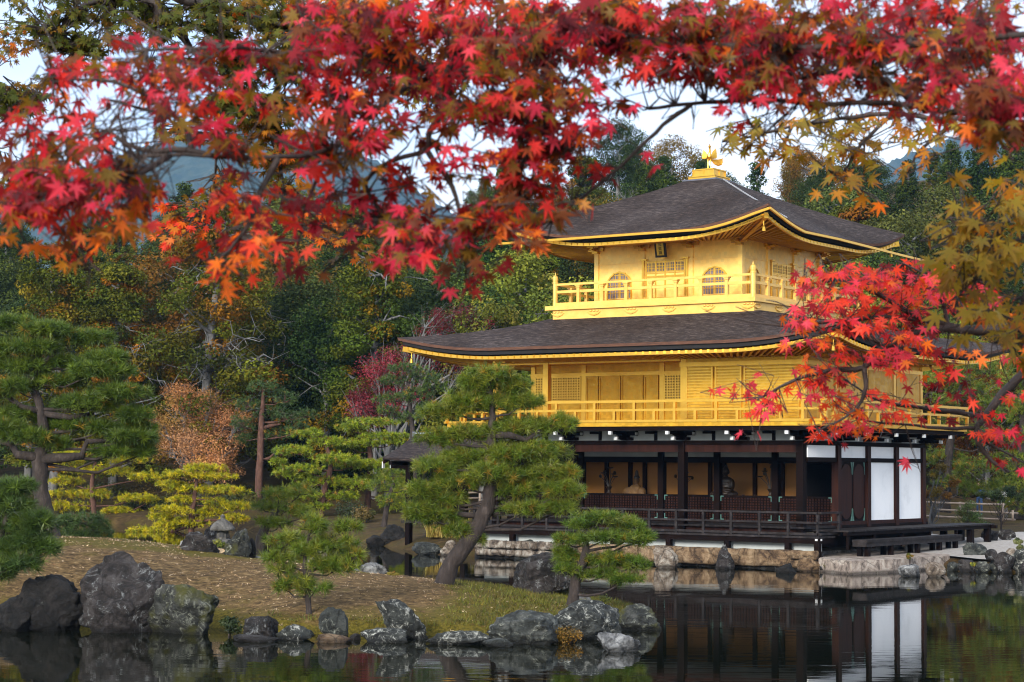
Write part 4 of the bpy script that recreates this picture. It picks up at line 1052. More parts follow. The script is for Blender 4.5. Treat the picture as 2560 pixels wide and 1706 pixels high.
o = b.build('offering_table', dark_bronze); o.location = B2W(-4.4, 3.5, 1.3); o.rotation_euler = (0, 0, BROT); tag(o, 'low dark offering table with small cups in front of the seated statue', 'table')
# ================================================================== ROCKS
def chip_rock(sx, sy, sz, seed, sub=5, cuts=11, rough=0.10, flat_top=False, shear=0.0, lobes=0.35):
    """a weathered boulder: a ball cut by random planes, then roughened at several scales"""
    r = random.Random(seed)
    bm = bmesh.new(); bmesh.ops.create_icosphere(bm, subdivisions=sub, radius=1.0)
    P = np.array([v.co[:] for v in bm.verts])
    off = Vector((r.uniform(-50, 50), r.uniform(-50, 50), r.uniform(-50, 50)))
    for k in range(cuts):
        n = np.array([r.gauss(0, 1), r.gauss(0, 1), r.gauss(0, .75)]); n /= np.linalg.norm(n); h = r.uniform(.5, .9)
        d = P @ n - h; P -= np.where(d > 0, d * .93, 0)[:, None] * n
    if flat_top:
        d = P[:, 2] - .72; P[:, 2] -= np.where(d > 0, d * .9, 0)
    out = np.empty_like(P)
    for i, p in enumerate(P):
        q = Vector(p)
        w_ = Vector((q.x, q.y, q.z * 1.9)); a = mnoise.noise(q * 1.3 + off) * lobes + mnoise.fractal(w_ * 2.6 + off, 0.75, 2.2, 6) * rough * 1.5 + (mnoise.cell(w_ * 2.1 + off) - .5) * rough * .55
        rg = 1 - abs(mnoise.noise(q * 2.3 + off * 1.7)); a -= max(0, rg - .86) * .9
        out[i] = np.array(q * (1 + a * .55))
    P = out
    lo, hi = P.min(0), P.max(0); P = (P - (lo + hi) / 2) / (hi - lo) * 2
    P *= np.array([sx, sy, sz]) / 2
    P[:, 0] += shear * P[:, 2]
    F = np.array([[v.index for v in f.verts] for f in bm.faces]); bm.free()
    return P, F
def rock(x0, x1, yt, yb, m, label, seed, name='rock', cat='rock', group=None, depth=0.8, base=None, sub=5, sink=0.12, shear=0.0, rough=.10, lobes=.35, tilt=0.0, flat_top=False, cuts=11, Y=None, parent=None):
    """outline in photograph pixels; stands at the water line (or on ground height base) seen at its foot"""
    xm = (x0 + x1) / 2
    p = onz(xm, yb, base or 0.0)
    if Y is not None: p = at(xm, yb, Y)
    k = p.y / FPX
    wdt, hgt = (x1 - x0) * k, (yb - yt) * k
    dep = wdt * depth
    p.y += dep * .42
    wdt *= p.y / (p.y - dep * .42)
    sink = max(sink, .32 * hgt) if sub == 5 else max(sink, .2 * hgt)
    hz = hgt * (p.y / (p.y - dep * .42)) + sink
    P, F = chip_rock(wdt, dep, hz, seed, sub, cuts, rough, flat_top, shear, lobes)
    me = fast_mesh(name, P, F, None, True)
    o = link(name, me, parent, M[m]); o.location = (p.x * (p.y / (p.y - dep * .42)) if Y is None else p.x, p.y, p.z + hz / 2 - sink)
    o.rotation_euler = (0, tilt, 0)
    return tag(o, label, cat, group)
# --- shore of the island, left to right
rock(-20, 90, 1492, 1582, 'rock_black', 'near-black low rock at the left end of the island shore, partly in shadow', 101, depth=.8)
rock(52, 219, 1442, 1580, 'rock_black', 'very dark domed boulder left of the biggest boulder on the shore', 102, depth=.9)
rock(194, 432, 1388, 1584, 'rock_dark', 'biggest boulder on the island shore, broad rounded brown-grey with pale streaked crown', 103, depth=.75, cuts=8, lobes=.3)
rock(340, 545, 1464, 1588, 'rock_mossy', 'blocky boulder with ledged flat top beside the biggest boulder', 104, depth=.75, flat_top=True, cuts=14)
rock(606, 694, 1542, 1601, 'rock_dark', 'brown stump-shaped rock right of the dark fern bush', 105, flat_top=True)
rock(580, 700, 1589, 1606, 'rock_dark', 'thin low ledge of rock under the brown stump-shaped rock', 106, depth=.7, sub=4)
rock(692, 786, 1562, 1602, 'rock_spot', 'low lichen-patched rock left of the upright squared stone', 107, sub=4)
rock(796, 872, 1520, 1600, 'rock_green', 'upright squared grey-green stone standing at the waterline', 108, depth=.7, flat_top=True, cuts=16, lobes=.15, tilt=.02)
rock(788, 880, 1588, 1608, 'rock_tan', 'reddish foot stone under the upright squared stone', 109, depth=.8, sub=4)
rock(870, 902, 1585, 1600, 'rock_dark', 'tiny rock just right of the upright squared stone', 110, sub=4)
rock(900, 1022, 1574, 1608, 'rock_spot', 'low speckled rock in front of the leaning slab', 111, sub=4)
rock(962, 1062, 1503, 1600, 'rock_spot', 'leaning slab of black and white lichened rock with a slanted flat top', 112, depth=.8, shear=-.55, flat_top=True, cuts=16, lobes=.15, sink=.1)
rock(1064, 1228, 1580, 1613, 'rock_spot', 'long flat edging stone with pale spots at the waterline', 113, depth=.5, flat_top=True, cuts=14, lobes=.15)
rock(1216, 1398, 1532, 1612, 'rock_green', 'grey-green boulder with pale top right of the long flat edging stone', 114, depth=.75)
rock(1204, 1284, 1598, 1619, 'rock_green', 'small flat stone in the water before the grey-green boulder', 115, sub=4, sink=.06)
rock(1368, 1558, 1506, 1600, 'rock_spot', 'large domed boulder speckled with white lichen at the right of the island', 116, depth=.8, cuts=8, rough=.07, lobes=.2)
rock(1535, 1655, 1513, 1577, 'rock_mossy', 'grey boulder with pale shells of stone on top at the right tip of the island', 117, depth=.7)
rock(1497, 1604, 1585, 1631, 'rock_white', 'small peaked white-topped rock alone in the water, nearest the camera', 118, depth=.7, shear=-.3)
rock(1276, 1436, 1384, 1488, 'rock_dark', 'tall dark boulder with a sloping left side behind the small pine', 119, depth=.7, base=.36, shear=.45, cuts=9, lobes=.2)
rock(1392, 1438, 1428, 1492, 'rock_mossy', 'striped grey stone wedged between the tall dark boulder and small pine', 120, depth=.6, base=.3, sub=4)
rock(1442, 1480, 1486, 1509, 'rock_white', 'flat white stone right of the small pine trunk', 121, depth=.8, base=.22, sub=4, shear=-.4)
rock(1510, 1536, 1508, 1528, 'rock_white', 'pale pointed stone peeping over the large speckled boulder', 122, base=.1, sub=4)
rock(884, 968, 1407, 1438, 'rock_white', 'black and white jagged rock on the far edge of the island', 123, base=.55, depth=.5, shear=-.2)
rock(768, 822, 1378, 1416, 'rock_pale', 'pale stone behind the young pine', 124, base=.62, depth=.6, sub=4)
# --- stones round the lantern
rock(444, 552, 1330, 1392, 'rock_dark', 'brown rock left of the stone lantern', 131, base=1.0, depth=.6)
rock(498, 590, 1308, 1392, 'rock_dark', 'taller brown rock directly behind the stone lantern', 132, base=1.02, Y=53.5, depth=.6)
rock(560, 632, 1322, 1394, 'rock_mossy', 'steep grey rock right of the stone lantern', 133, base=1.0, depth=.6, shear=.25)
rock(622, 640, 1346, 1398, 'rock_black', 'narrow black upright stone at the right of the lantern rocks', 134, base=.95, sub=4)
rock(446, 472, 1352, 1374, 'rock_white', 'small white-edged stone at the left foot of the lantern rocks', 135, base=1.0, Y=49.5, sub=4)
# --- foot of the pavilion wall: standing stones under the deck posts
rock(1632, 1696, 1364, 1421, 'rock_pale', 'brown creased standing stone in the pavilion wall, second of its row from the left', 141, depth=.5, cuts=9)
rock(1788, 1838, 1362, 1424, 'rock_dark', 'blue-grey upright stone in the middle of the pavilion wall', 142, depth=.5, lobes=.2, cuts=9)
rock(1936, 2008, 1370, 1424, 'rock_tan', 'orange-brown domed stone in the pavilion wall near the landing slab', 143, depth=.5, lobes=.2, cuts=8)
rock(1940, 1992, 1409, 1434, 'rock_black', 'black rock in the water under the orange-brown domed stone', 144, sub=4)
rock(1992, 2054, 1395, 1430, 'rock_tan', 'low tan rock at the left end of the landing slab', 145, sub=4)
rock(1286, 1352, 1350, 1398, 'rock_green', 'slate-grey pointed stone under a deck post left of the small pine', 146, depth=.5, cuts=8, shear=.2)
rock(1028, 1106, 1356, 1388, 'rock_green', 'smooth green-grey boulder at the foot of the fishing porch', 147, lobes=.15, depth=.7)
rock(1100, 1150, 1350, 1390, 'rock_pale', 'squared grey stone behind the leaning pine trunk', 148, depth=.6)
rock(950, 1018, 1312, 1366, 'rock_black', 'dark mossy boulder on the far bank left of the fishing porch', 149, depth=.8)
rock(915, 962, 1338, 1366, 'rock_black', 'small dark rock on the far bank beside the dark mossy boulder', 150, sub=4)
# --- right-hand shore
rock(2406, 2473, 1358, 1412, 'rock_green', 'big pointed green-grey boulder at the edge of the gravel court', 151, base=.1, depth=.7, shear=-.3, cuts=14)
rock(2394, 2443, 1399, 1430, 'rock_dark', 'squat purple-brown rock in front of the big pointed boulder', 152, flat_top=True)
rock(2472, 2511, 1400, 1431, 'rock_green', 'small squared grey rock at the waterline right of the yellow flowers', 153, sub=4, flat_top=True)
for i_, (a_, b_, c_, d_, m_, l_) in enumerate(((2366, 2398, 1404, 1428, 'rock_green', 'low grey rock between the pinkish streaked rock and the squat rock'), (2438, 2474, 1404, 1432, 'rock_mossy', 'dark low mossy rock between the squat rock and the small squared rock'), (2500, 2530, 1410, 1433, 'rock_dark', 'small dark rock right of the small squared rock'), (2552, 2600, 1404, 1436, 'rock_dark', 'dark rock at the waterline cut off by the right edge'), (2100, 2160, 1412, 1432, 'rock_black', 'dark wet rubble stone under the left part of the landing slab'), (2046, 2100, 1408, 1431, 'rock_dark', 'brown rubble stone under the corner of the landing slab'))):
    rock(a_, b_, c_, d_, m_, l_, 180 + i_, sub=4)
rock(2462, 2493, 1373, 1394, 'rock_dark', 'round smooth brown stone beside the big pointed boulder', 154, base=.45, cuts=3, lobes=.1, rough=.03, sub=4)
rock(2482, 2536, 1380, 1424, 'rock_dark', 'grey-brown boulder right of the round brown stone', 155, base=.1, depth=.7)
rock(2528, 2584, 1372, 1428, 'rock_spot', 'white-flecked boulder at the right edge of the picture', 156, base=.05, depth=.7)
rock(2512, 2545, 1371, 1392, 'rock_pale', 'small pale angular stone on top of the right-hand shore', 157, base=.45, sub=4)
rock(2246, 2301, 1411, 1443, 'rock_white', 'white marbled rock in the water, left of two beside the landing slab', 158, depth=.7)
rock(2315, 2365, 1406, 1443, 'rock_pale', 'pinkish streaked rock in the water, right of two beside the landing slab', 159, depth=.7, flat_top=True)
rock(2452, 2497, 1326, 1345, 'rock_dark', 'long dark squared kerb stone on the far side of the gravel, left of two', 160, base=.66, depth=.4, flat_top=True, cuts=16, lobes=.1)
rock(2494, 2541, 1324, 1344, 'rock_dark', 'long dark squared kerb stone on the far side of the gravel, right of two', 161, base=.66, depth=.4, flat_top=True, cuts=16, lobes=.1)

# ================================================================== STONE WALL UNDER THE PAVILION
def wall_stones():
    w_ = empty('retaining_wall', B2W(0, 0, 0.1), BROT, 'low wall of orange-tan stone blocks rising from the pond under the deck', 'wall')
    b = MB(); b.box(LU - .1, .95, -.98, -.56, -.5, .10); b.box(LU - .1, .90, -.93, -.56, .10, .56); b.build('wall_core', M['rock_dark'], w_)
    r = random.Random(4); blocks = MB(); rub = MB(); u = LU
    while u < .85:
        big = u > -8.0
        L = r.uniform(.75, 1.5) if big else r.uniform(.28, .6)
        L = min(L, .95 - u)
        rows = [(.07, .60)] if big and r.random() < .75 else [(.07, .30), (.31, .60)]
        for z0, z1 in rows:
            n = len(blocks.v); d = r.uniform(0, .05)
            bm = bmesh.new(); bmesh.ops.create_cube(bm, size=1)
            for v in bm.verts: v.co = Vector((u + L / 2 + v.co.x * (L - .03), -1.0 - d + v.co.y * .22, (z0 + z1) / 2 + v.co.z * (z1 - z0 - .02)))
            bmesh.ops.bevel(bm, geom=list(bm.edges), offset=.022, segments=2, affect='EDGES')
            bmesh.ops.subdivide_edges(bm, edges=[e for e in bm.edges if e.calc_length() > .18], cuts=3, use_grid_fill=True)
            for v in bm.verts:
                k = mnoise.noise(v.co * 3.1) * .05 + mnoise.noise(v.co * 9) * .03; v.co += v.normal * k
            bm.verts.index_update()
            (blocks if big else rub).add([v.co.copy() for v in bm.verts], [tuple(v.index for v in f.verts) for f in bm.faces]); bm.free()
        u += L
    blocks.build('stone_blocks', M['rock_tan'], w_, smooth=True); rub.build('rubble_stones', M['rock_pale'], w_, smooth=True)
wall_stones()
# landing slab and the lower step beyond it
def flat_stone(name, px, z, th, m, label, cat='stone slab'):
    pts = [onz(a, b_, z) for a, b_ in px]
    bm = bmesh.new(); vs = [bm.verts.new(p) for p in pts]; f = bm.faces.new(vs)
    if f.normal.z < 0: f.normal_flip()
    e = bmesh.ops.extrude_face_region(bm, geom=[f]); 
    for v in e['geom']:
        if isinstance(v, bmesh.types.BMVert): v.co.z -= th
    bmesh.ops.recalc_face_normals(bm, faces=bm.faces)
    bmesh.ops.bevel(bm, geom=[e_ for e_ in bm.edges], offset=.02, segments=2, affect='EDGES')
    me = bpy.data.meshes.new(name); bm.to_mesh(me); bm.free()
    return tag(link(name, me, None, m), label, cat)
M['slab'] = rock_mat('worn_pinkish_landing_stone', (.14, .11, .09), (.36, .29, .24), (.52, .45, .38), (.10, .11, .10), .45, 3)
M['slab_dark'] = rock_mat('stained_landing_edge', (.03, .035, .032), (.09, .10, .09), (.22, .22, .2), (.3, .3, .27), .5, 3)
flat_stone('landing_slab', [(2046, 1396), (2128, 1403), (2230, 1399), (2375, 1389), (2372, 1385), (2262, 1372), (2120, 1379), (2062, 1385)], .40, .46, M['slab'], 'broad worn landing slab jutting into the pond at the corner of the pavilion')
flat_stone('stone_kerb', [(2056, 1379), (2200, 1369), (2330, 1359), (2438, 1352), (2430, 1349), (2320, 1352), (2048, 1371)], .50, .3, M['granite'], 'pale stone kerb running below the timber bench along the east side', 'kerb')
for x0, x1, s in ((2205, 2219, 1), (2223, 2231, 2), (2254, 2264, 3)):
    rock(x0, x1, 1361, 1367, 'rock_pale', ('small pale cobble under the bench, left of three', 'small pale cobble under the bench, middle of three', 'small pale cobble under the bench, right of three')[s - 1], 170 + s, name='cobble', cat='cobble', base=.62, sub=3, sink=.03)

# ================================================================== STONE LANTERN, STUMP, LOG
lp = at(555, 1386, 48.8); lz = 1.0
ln = empty('stone_lantern', (lp.x, lp.y, lp.z + .04), 0, 'small weathered stone lantern with a mushroom-shaped cap among brown rocks', 'lantern')
ln.scale = (1.1, 1.1, 1.12)
b = MB(); b.lathe((0, 0, 0), [(.13, -.2), (.13, .12), (.10, .14)], 14); b.build('base', M['granite'], ln, smooth=False)
b = MB(); b.lathe((0, 0, .12), [(.10, 0), (.21, .05), (.235, .10), (.225, .16), (.12, .17)], 20); b.build('plate', M['granite'], ln, smooth=True)
b = MB(); b.lathe((0, 0, .29), [(.12, 0), (.13, .05), (.125, .18), (.11, .20)], 8); b.build('light_box', M['granite'], ln)
b = MB()
for a in range(4): b.box(*( (-.045, .045, -.135, -.118) if a == 0 else (-.045, .045, .118, .135) if a == 1 else (-.135, -.118, -.045, .045) if a == 2 else (.118, .135, -.045, .045)), .34, .45)
b.build_each('window', M['black'], ln)
b = MB(); b.lathe((0, 0, .46), [(.12, 0), (.27, .015), (.275, .05), (.25, .10), (.19, .17), (.10, .235), (.05, .26), (.045, .28), (.055, .31), (.03, .345), (.005, .36)], 22); b.build('cap', M['granite'], ln, smooth=True)
sp = at(541, 1388, 46.2)
st = empty('tree_stump', (sp.x, sp.y, sp.z), 0, 'pale sawn tree stump on the island in front of the lantern', 'stump')
b = MB(); pr = []
V = []; F = []; n = 22
for j, (z, k) in enumerate(((-.25, 1.7), (-.08, 1.25), (.02, 1.05), (.09, 1.0))):
    for i in range(n):
        t = 2 * math.pi * i / n; r_ = .23 * k * (1 + (.10 if j < 3 else .05) * math.sin(5 * t + 1) + .06 * math.sin(3 * t))
        V.append((r_ * math.cos(t), r_ * math.sin(t) * .8, z + .05 * math.sin(t) * (j == 3)))
for j in range(3):
    for i in range(n): k = (i + 1) % n; F.append((j * n + i, j * n + k, (j + 1) * n + k, (j + 1) * n + i))
b.add(V, F); b.build('bark', M['bark'], st, smooth=True)
b = MB(); b.add([(x * .99, y * .99, z + .004) for x, y, z in V[-n:]], [tuple(range(n))])
b.build('cut_face', mat('sawn_heartwood', [(.3, (.30, .17, .07)), (.55, (.5, .33, .16)), (.75, (.6, .42, .22))], scale=9, dist=2.0, rough=.8), st)
b = MB(); b.tube([at(568, 1389, 46.6), at(600, 1393, 46.3), at(640, 1396, 46.0), at(668, 1398, 45.8)], [.10, .085, .06, .02], 8)
for k, q in enumerate((at(622, 1398, 45.7), at(640, 1386, 46.2))): b.tube([at(615, 1394, 46.2), q], [.03, .01], 5)
tag(b.build('dead_root', M['grey_bark'], None, smooth=True), 'grey dead root lying on the ground right of the sawn stump', 'root')

# ================================================================== RAIL FENCES
M['bamboo'] = mat('weathered_bamboo', [(.3, (.18, .125, .09)), (.6, (.29, .22, .165)), (.8, (.4, .33, .27))], scale=5, rough=.6, stretch=(1, 1, 1))
def rail_fence(label, rails, posts, Y, r=.045):
    f = empty('rail_fence', at(*rails[0][0], Y), 0, label, 'fence'); o = f.location.copy()
    for p, q in rails:
        b = MB(); b.tube([at(*p, Y) - o, at((p[0] + q[0]) / 2, (p[1] + q[1]) / 2 + .6, Y) - o, at(*q, Y + .6) - o], r, 7); b.build('rail', M['bamboo'], f, smooth=True)
    for px, y0, y1 in posts:
        b = MB(); a = at(px, y1, Y + .15) - o; c = at(px, y0, Y + .15) - o; b.tube([a, c], r * 1.15, 7); b.build('post', M['bamboo'], f, smooth=True)
rail_fence('low bamboo rail fence with three rails behind the shrubs, right of the pavilion', [((2310, 1256), (2512, 1262)), ((2335, 1274), (2545, 1284)), ((2306, 1290), (2538, 1300))], [(2400, 1255, 1300), (2507, 1258, 1303), (2532, 1276, 1303), (2330, 1255, 1302)], 86)
rail_fence('pale bamboo rail glimpsed through the leaning pine, left of the pavilion', [((1080, 1234), (1215, 1231)), ((1090, 1247), (1212, 1245))], [(1140, 1230, 1262), (1200, 1229, 1262)], 98, .05)

# ================================================================== TWO VISITORS FAR BEHIND THE FENCE
def person(px, py_head, py_foot, Y, coat, trouser, hair, label, seed, turn=0.0):
    h = (py_foot - py_head) * mpp(Y); p = at(px, py_foot, Y)
    sc = h / 1.72
    V = {'pel': (0, 0, .95), 'waist': (0, 0, 1.1), 'chest': (0, .0, 1.32), 'neck': (0, 0, 1.48), 'head': (0, -.02, 1.60), 'top': (0, -.01, 1.71),
         'ls': (.17, 0, 1.41), 'le': (.24, .03, 1.14), 'lh': (.23, -.10, .92), 'rs': (-.17, 0, 1.41), 're': (-.25, .02, 1.15), 'rh': (-.16, -.18, 1.06),
         'lhip': (.09, 0, .9), 'lk': (.10, -.02, .5), 'la': (.11, .02, .08), 'lt': (.12, -.14, .03), 'rhip': (-.09, 0, .9), 'rk': (-.10, -.05, .5), 'ra': (-.10, .06, .08), 'rt': (-.11, -.10, .03)}
    R = {'pel': .15, 'waist': .13, 'chest': .16, 'neck': .06, 'head': .095, 'top': .05, 'ls': .075, 'le': .055, 'lh': .04, 'rs': .075, 're': .055, 'rh': .04, 'lhip': .10, 'lk': .07, 'la': .05, 'lt': .04, 'rhip': .10, 'rk': .07, 'ra': .05, 'rt': .04}
    E_ = [('pel', 'waist'), ('waist', 'chest'), ('chest', 'neck'), ('neck', 'head'), ('head', 'top'), ('chest', 'ls'), ('ls', 'le'), ('le', 'lh'), ('chest', 'rs'), ('rs', 're'), ('re', 'rh'), ('pel', 'lhip'), ('lhip', 'lk'), ('lk', 'la'), ('la', 'lt'), ('pel', 'rhip'), ('rhip', 'rk'), ('rk', 'ra'), ('ra', 'rt')]
    ks = list(V); me = bpy.data.meshes.new('person'); me.from_pydata([V[k] for k in ks], [(ks.index(a), ks.index(b_)) for a, b_ in E_], [])
    o = bpy.data.objects.new('person', me); COL.objects.link(o); md = o.modifiers.new('skin', 'SKIN'); 
    for i, k in enumerate(ks): me.skin_vertices[0].data[i].radius = (R[k], R[k] * .8); me.skin_vertices[0].data[i].use_root = (k == 'pel')
    o.modifiers.new('sub', 'SUBSURF').levels = 2; o.modifiers['sub'].render_levels = 2
    dg = bpy.context.evaluated_depsgraph_get(); m2 = bpy.data.meshes.new_from_object(o.evaluated_get(dg)); o.modifiers.clear(); o.data = m2; m2.materials.clear()
    def sm(n, c): return mat(n, [(.3, tuple(x * .8 for x in c)), (.7, c)], scale=8, rough=.8)
    for mm_ in (sm('coat_cloth', coat), sm('trouser_cloth', trouser), sm('skin', (.5, .3, .2)), sm('hair', hair)): m2.materials.append(mm_)
    for f in m2.polygons:
        c = f.center; f.material_index = 1 if c.z < .93 and abs(c.x) < .2 else (3 if c.z > 1.63 or (c.z > 1.54 and c.y > .02) else 2) if c.z > 1.46 else 0
        f.use_smooth = True
    o.location = p; o.scale = (sc, sc, sc); o.rotation_euler = (0, 0, turn)
    return tag(o, label, 'person')
person(2511, 1214, 1312, 92, (.62, .62, .6), (.16, .15, .14), (.25, .08, .05), 'visitor in a white jacket standing behind the rail fence, partly hidden by pine', 1, .4)
person(2449, 1204, 1290, 98, (.04, .10, .26), (.03, .07, .16), (.03, .02, .02), 'distant visitor in blue clothing among the trees behind the fence', 2, -.5)
# ================================================================== TREES
def unit(a): return a / (np.linalg.norm(a, axis=-1, keepdims=True) + 1e-9)
def quads(P, Nn, size, aspect, r, bend=0.0):
    """one four-cornered leaf spray per point, lying across normal Nn"""
    n = len(P); t = unit(np.cross(Nn, r.normal(size=(n, 3)))); b = np.cross(Nn, t)
    L = (size * r.uniform(.6, 1.4, n))[:, None]; W = L * aspect
    V = np.empty((n, 4, 3)); V[:, 0] = P - t * L * .5; V[:, 1] = P + b * W * .5; V[:, 2] = P + t * L * .55 - Nn * L * bend; V[:, 3] = P - b * W * .5
    return V.reshape(-1, 3), np.arange(n * 4).reshape(-1, 4)
def pick(pal, n, r, jit=.18):
    pal = np.array(pal, float); c = pal[r.integers(0, len(pal), n)]
    return c * (1 + r.normal(0, jit, (n, 1))).clip(.4, 1.8)
def crown_mesh(name, C, Rd, per, leaf, pal, seed, flat=.75, up=.7, aspect=.6, jit=.2, bend=.15, shell=.45):
    """foliage clumps C (centres), Rd (radii): leaf sprays fill each clump, thicker towards its outside"""
    r = np.random.default_rng(seed); n = len(C); C = np.array(C); Rd = np.array(Rd)
    cnt = np.maximum(6, (per * (Rd / Rd.mean()) ** 2)).astype(int); idx = np.repeat(np.arange(n), cnt); m = len(idx)
    d = unit(r.normal(size=(m, 3))); rad = r.uniform(shell, 1.08, m) ** .7
    P = C[idx] + d * (Rd[idx] * rad)[:, None] * np.array([1, 1, flat])
    Nn = unit(d * .7 + np.array([0, 0, up]) + r.normal(0, .45, (m, 3)))
    V, F = quads(P, Nn, np.full(m, leaf), aspect, r, bend)
    base = pick(pal, n, r, jit)[idx] * (1 + r.normal(0, .11, (m, 1))).clip(.5, 1.6)
    return fast_mesh(name, V, F, np.repeat(base, 4, 0))
def wiggle(a, b, n, amp, r):
    a, b = np.array(a), np.array(b); t = np.linspace(0, 1, n)[:, None]
    p = a + (b - a) * t; w_ = r.normal(0, amp, (n, 3)); w_[0] = 0; w_[-1] = 0
    return p + w_ * np.linalg.norm(b - a)

# ------------------------------------------------------------------ broad-leaved and coniferous woodland trees
def build_tree(name, kind, H, seed, pal, leaf, n_cl, per, label, cat='tree', group=None, loc=(0, 0, 0), wood='grey_bark', dead=0, spread=.33, base=.22, mat_='forest'):
    r = np.random.default_rng(seed)
    t = empty(name, loc, 0, label, cat, group)
    C = []; Rd = []; limbs = MB(); tr = []
    if kind == 'broad':
        for i in range(n_cl):
            h = base + (1 - base) * r.beta(1.6, 1.4); a = r.uniform(0, 6.28)
            env = spread * math.sin(math.pi * min(1, max(.04, (h - base) / (1 - base) * .86 + .1))) ** .65
            rr = env * H * r.uniform(.45, 1.0); C.append((rr * math.cos(a), rr * math.sin(a), h * H)); Rd.append(H * r.uniform(.055, .105))
    elif kind == 'cone':
        for i in range(n_cl):
            h = base + (1 - base) * r.uniform(0, 1) ** 1.15; a = r.uniform(0, 6.28)
            env = spread * (1 - (h - base) / (1 - base) * .93) ** .85
            rr = env * H * r.uniform(.35, 1.0); C.append((rr * math.cos(a), rr * math.sin(a), h * H - .12 * rr)); Rd.append(H * (.035 + .05 * (1 - h)) * r.uniform(.8, 1.3))
    elif kind == 'ragged':                       # old cypress: tiers of drooping sprays with gaps
        tiers = 11
        for j in range(tiers):
            h = base + (1 - base) * (j + .5) / tiers
            for q in range(max(2, int(n_cl / tiers))):
                a = r.uniform(0, 6.28); env = spread * (1.05 - .75 * ((h - base) / (1 - base)) ** 1.5)
                rr = env * H * r.uniform(.3, 1.05); C.append((rr * math.cos(a), rr * math.sin(a), (h + r.normal(0, .018)) * H - .14 * rr)); Rd.append(H * r.uniform(.035, .07))
    C = np.array(C); Rd = np.array(Rd)
    bx = r.normal(0, .015, 2) * H
    zs = np.linspace(0, .94 if kind != 'broad' else .72, 9)
    pts = [(bx[0] * math.sin(z * 5), bx[1] * math.sin(z * 4 + 1), z * H - (.5 if z == 0 else 0)) for z in zs]
    rad = [H * (.022 if kind != 'broad' else .024) * (1 - .85 * z) + .01 for z in zs]
    limbs.tube(pts, rad, 8)
    o = limbs.build('trunk', M[wood], t, smooth=True)
    lb = MB()
    for i in r.choice(len(C), min(len(C), 26), replace=False):
        c = C[i]; z0 = max(.12 * H, c[2] - np.hypot(c[0], c[1]) * .7); z0 = min(z0, .9 * H)
        p = wiggle((0, 0, z0), c, 5, .05, r); lb.tube(p, [H * .007, H * .0055, H * .004, H * .003, H * .0012], 5, cap=False)
    lb.build('limbs', M[wood], t, smooth=True)
    if dead:                                     # bare silvered branches standing clear of the foliage
        for i in range(dead):
            db = MB()
            h = r.uniform(.3, .93); a = r.uniform(0, 6.28); L = H * r.uniform(.16, .36) * (1.15 - h * .6)
            e = np.array((L * math.cos(a), L * math.sin(a), h * H + L * r.uniform(-.25, .12))); p = wiggle((0, 0, h * H), e, 6, .05, r)
            db.tube(p, [.085, .07, .055, .04, .028, .01], 5, cap=False)
            for q in range(5):
                k = r.integers(1, 5); e2 = p[k] + r.normal(0, 1, 3) * L * .22 + np.array((math.cos(a), math.sin(a), -.15)) * L * .2
                pp = wiggle(p[k], e2, 4, .08, r); db.tube(pp, [.035, .028, .018, .006], 4, cap=False)
                for w2 in range(2):
                    e3 = pp[2] + r.normal(0, 1, 3) * L * .1; db.tube([pp[2], e3], [.015, .005], 3, cap=False)
            db.build('dead_branch', M['grey_bark'], t, smooth=True)
    if n_cl and pal: link('crown', crown_mesh('crown', C, Rd, per, leaf, pal, seed + 1, flat=.62 if kind == 'ragged' else .8, bend=.3 if kind != 'broad' else .15), t, M[mat_])
    return t
def bare_tree(H, seed, label, group=None, name='bare_tree'):
    r = np.random.default_rng(seed); t = empty(name, (0, 0, 0), 0, label, 'tree', group)
    tb = MB(); tb.tube([(0, 0, -.4), (.05 * H * .1, 0, .25 * H), (0, .02 * H, .5 * H)], [.022 * H, .016 * H, .010 * H], 7); tb.build('trunk', M['grey_bark'], t, smooth=True)
    b = MB()
    def rec(p, d, L, rad, lev):
        d = unit(np.array(d)); e = p + d * L; b.tube([p, (p + e) / 2 + r.normal(0, .04, 3) * L, e], [rad, rad * .8, rad * .55], 4 if lev else 6, cap=False)
        if lev >= 4: return
        for k in range(3 if lev < 3 else 4): rec(p + d * L * r.uniform(.45, 1), d + r.normal(0, .55, 3) + np.array((0, 0, .18)), L * r.uniform(.55, .75), rad * .5, lev + 1)
    for k in range(5):
        a = k * 1.26 + r.uniform(0, .6); rec(np.array((0, 0, H * r.uniform(.28, .5))), (math.cos(a) * .7, math.sin(a) * .7, .8), H * .24, .008 * H, 1)
    b.build('branches', M['grey_bark'], t, smooth=False)
    return t

OLIVE = [(0.0685, 0.0892, 0.0065), (0.0572, 0.0765, 0.0065), (0.0975, 0.0989, 0.0065), (0.1253, 0.1057, 0.0063), (0.0507, 0.0740, 0.0081), (0.1826, 0.1057, 0.0059)]
OLIVE2 = [(0.0586, 0.0819, 0.0081), (0.0755, 0.0926, 0.0081), (0.0492, 0.0716, 0.0085), (0.0991, 0.1057, 0.0085), (0.2438, 0.1306, 0.0069)]
DARK = [(0.0195, 0.0346, 0.0068), (0.0272, 0.0465, 0.0082), (0.0358, 0.0579, 0.0098), (0.0240, 0.0401, 0.0105), (0.0478, 0.0651, 0.0091)]
CEDAR = [(0.0219, 0.0416, 0.0073), (0.0301, 0.0552, 0.0079), (0.0441, 0.0710, 0.0091), (0.0358, 0.0552, 0.0059), (0.0576, 0.0796, 0.0079)]
GREYG = [(0.0552, 0.0741, 0.0157), (0.0694, 0.0883, 0.0173), (0.0458, 0.0653, 0.0139), (0.0864, 0.0993, 0.0207)]
GOLD_ = [(0.1598, 0.0799, 0.0081), (0.1231, 0.0675, 0.0076), (0.0923, 0.0616, 0.0081), (0.1847, 0.0923, 0.0103), (0.0616, 0.0556, 0.0097)]
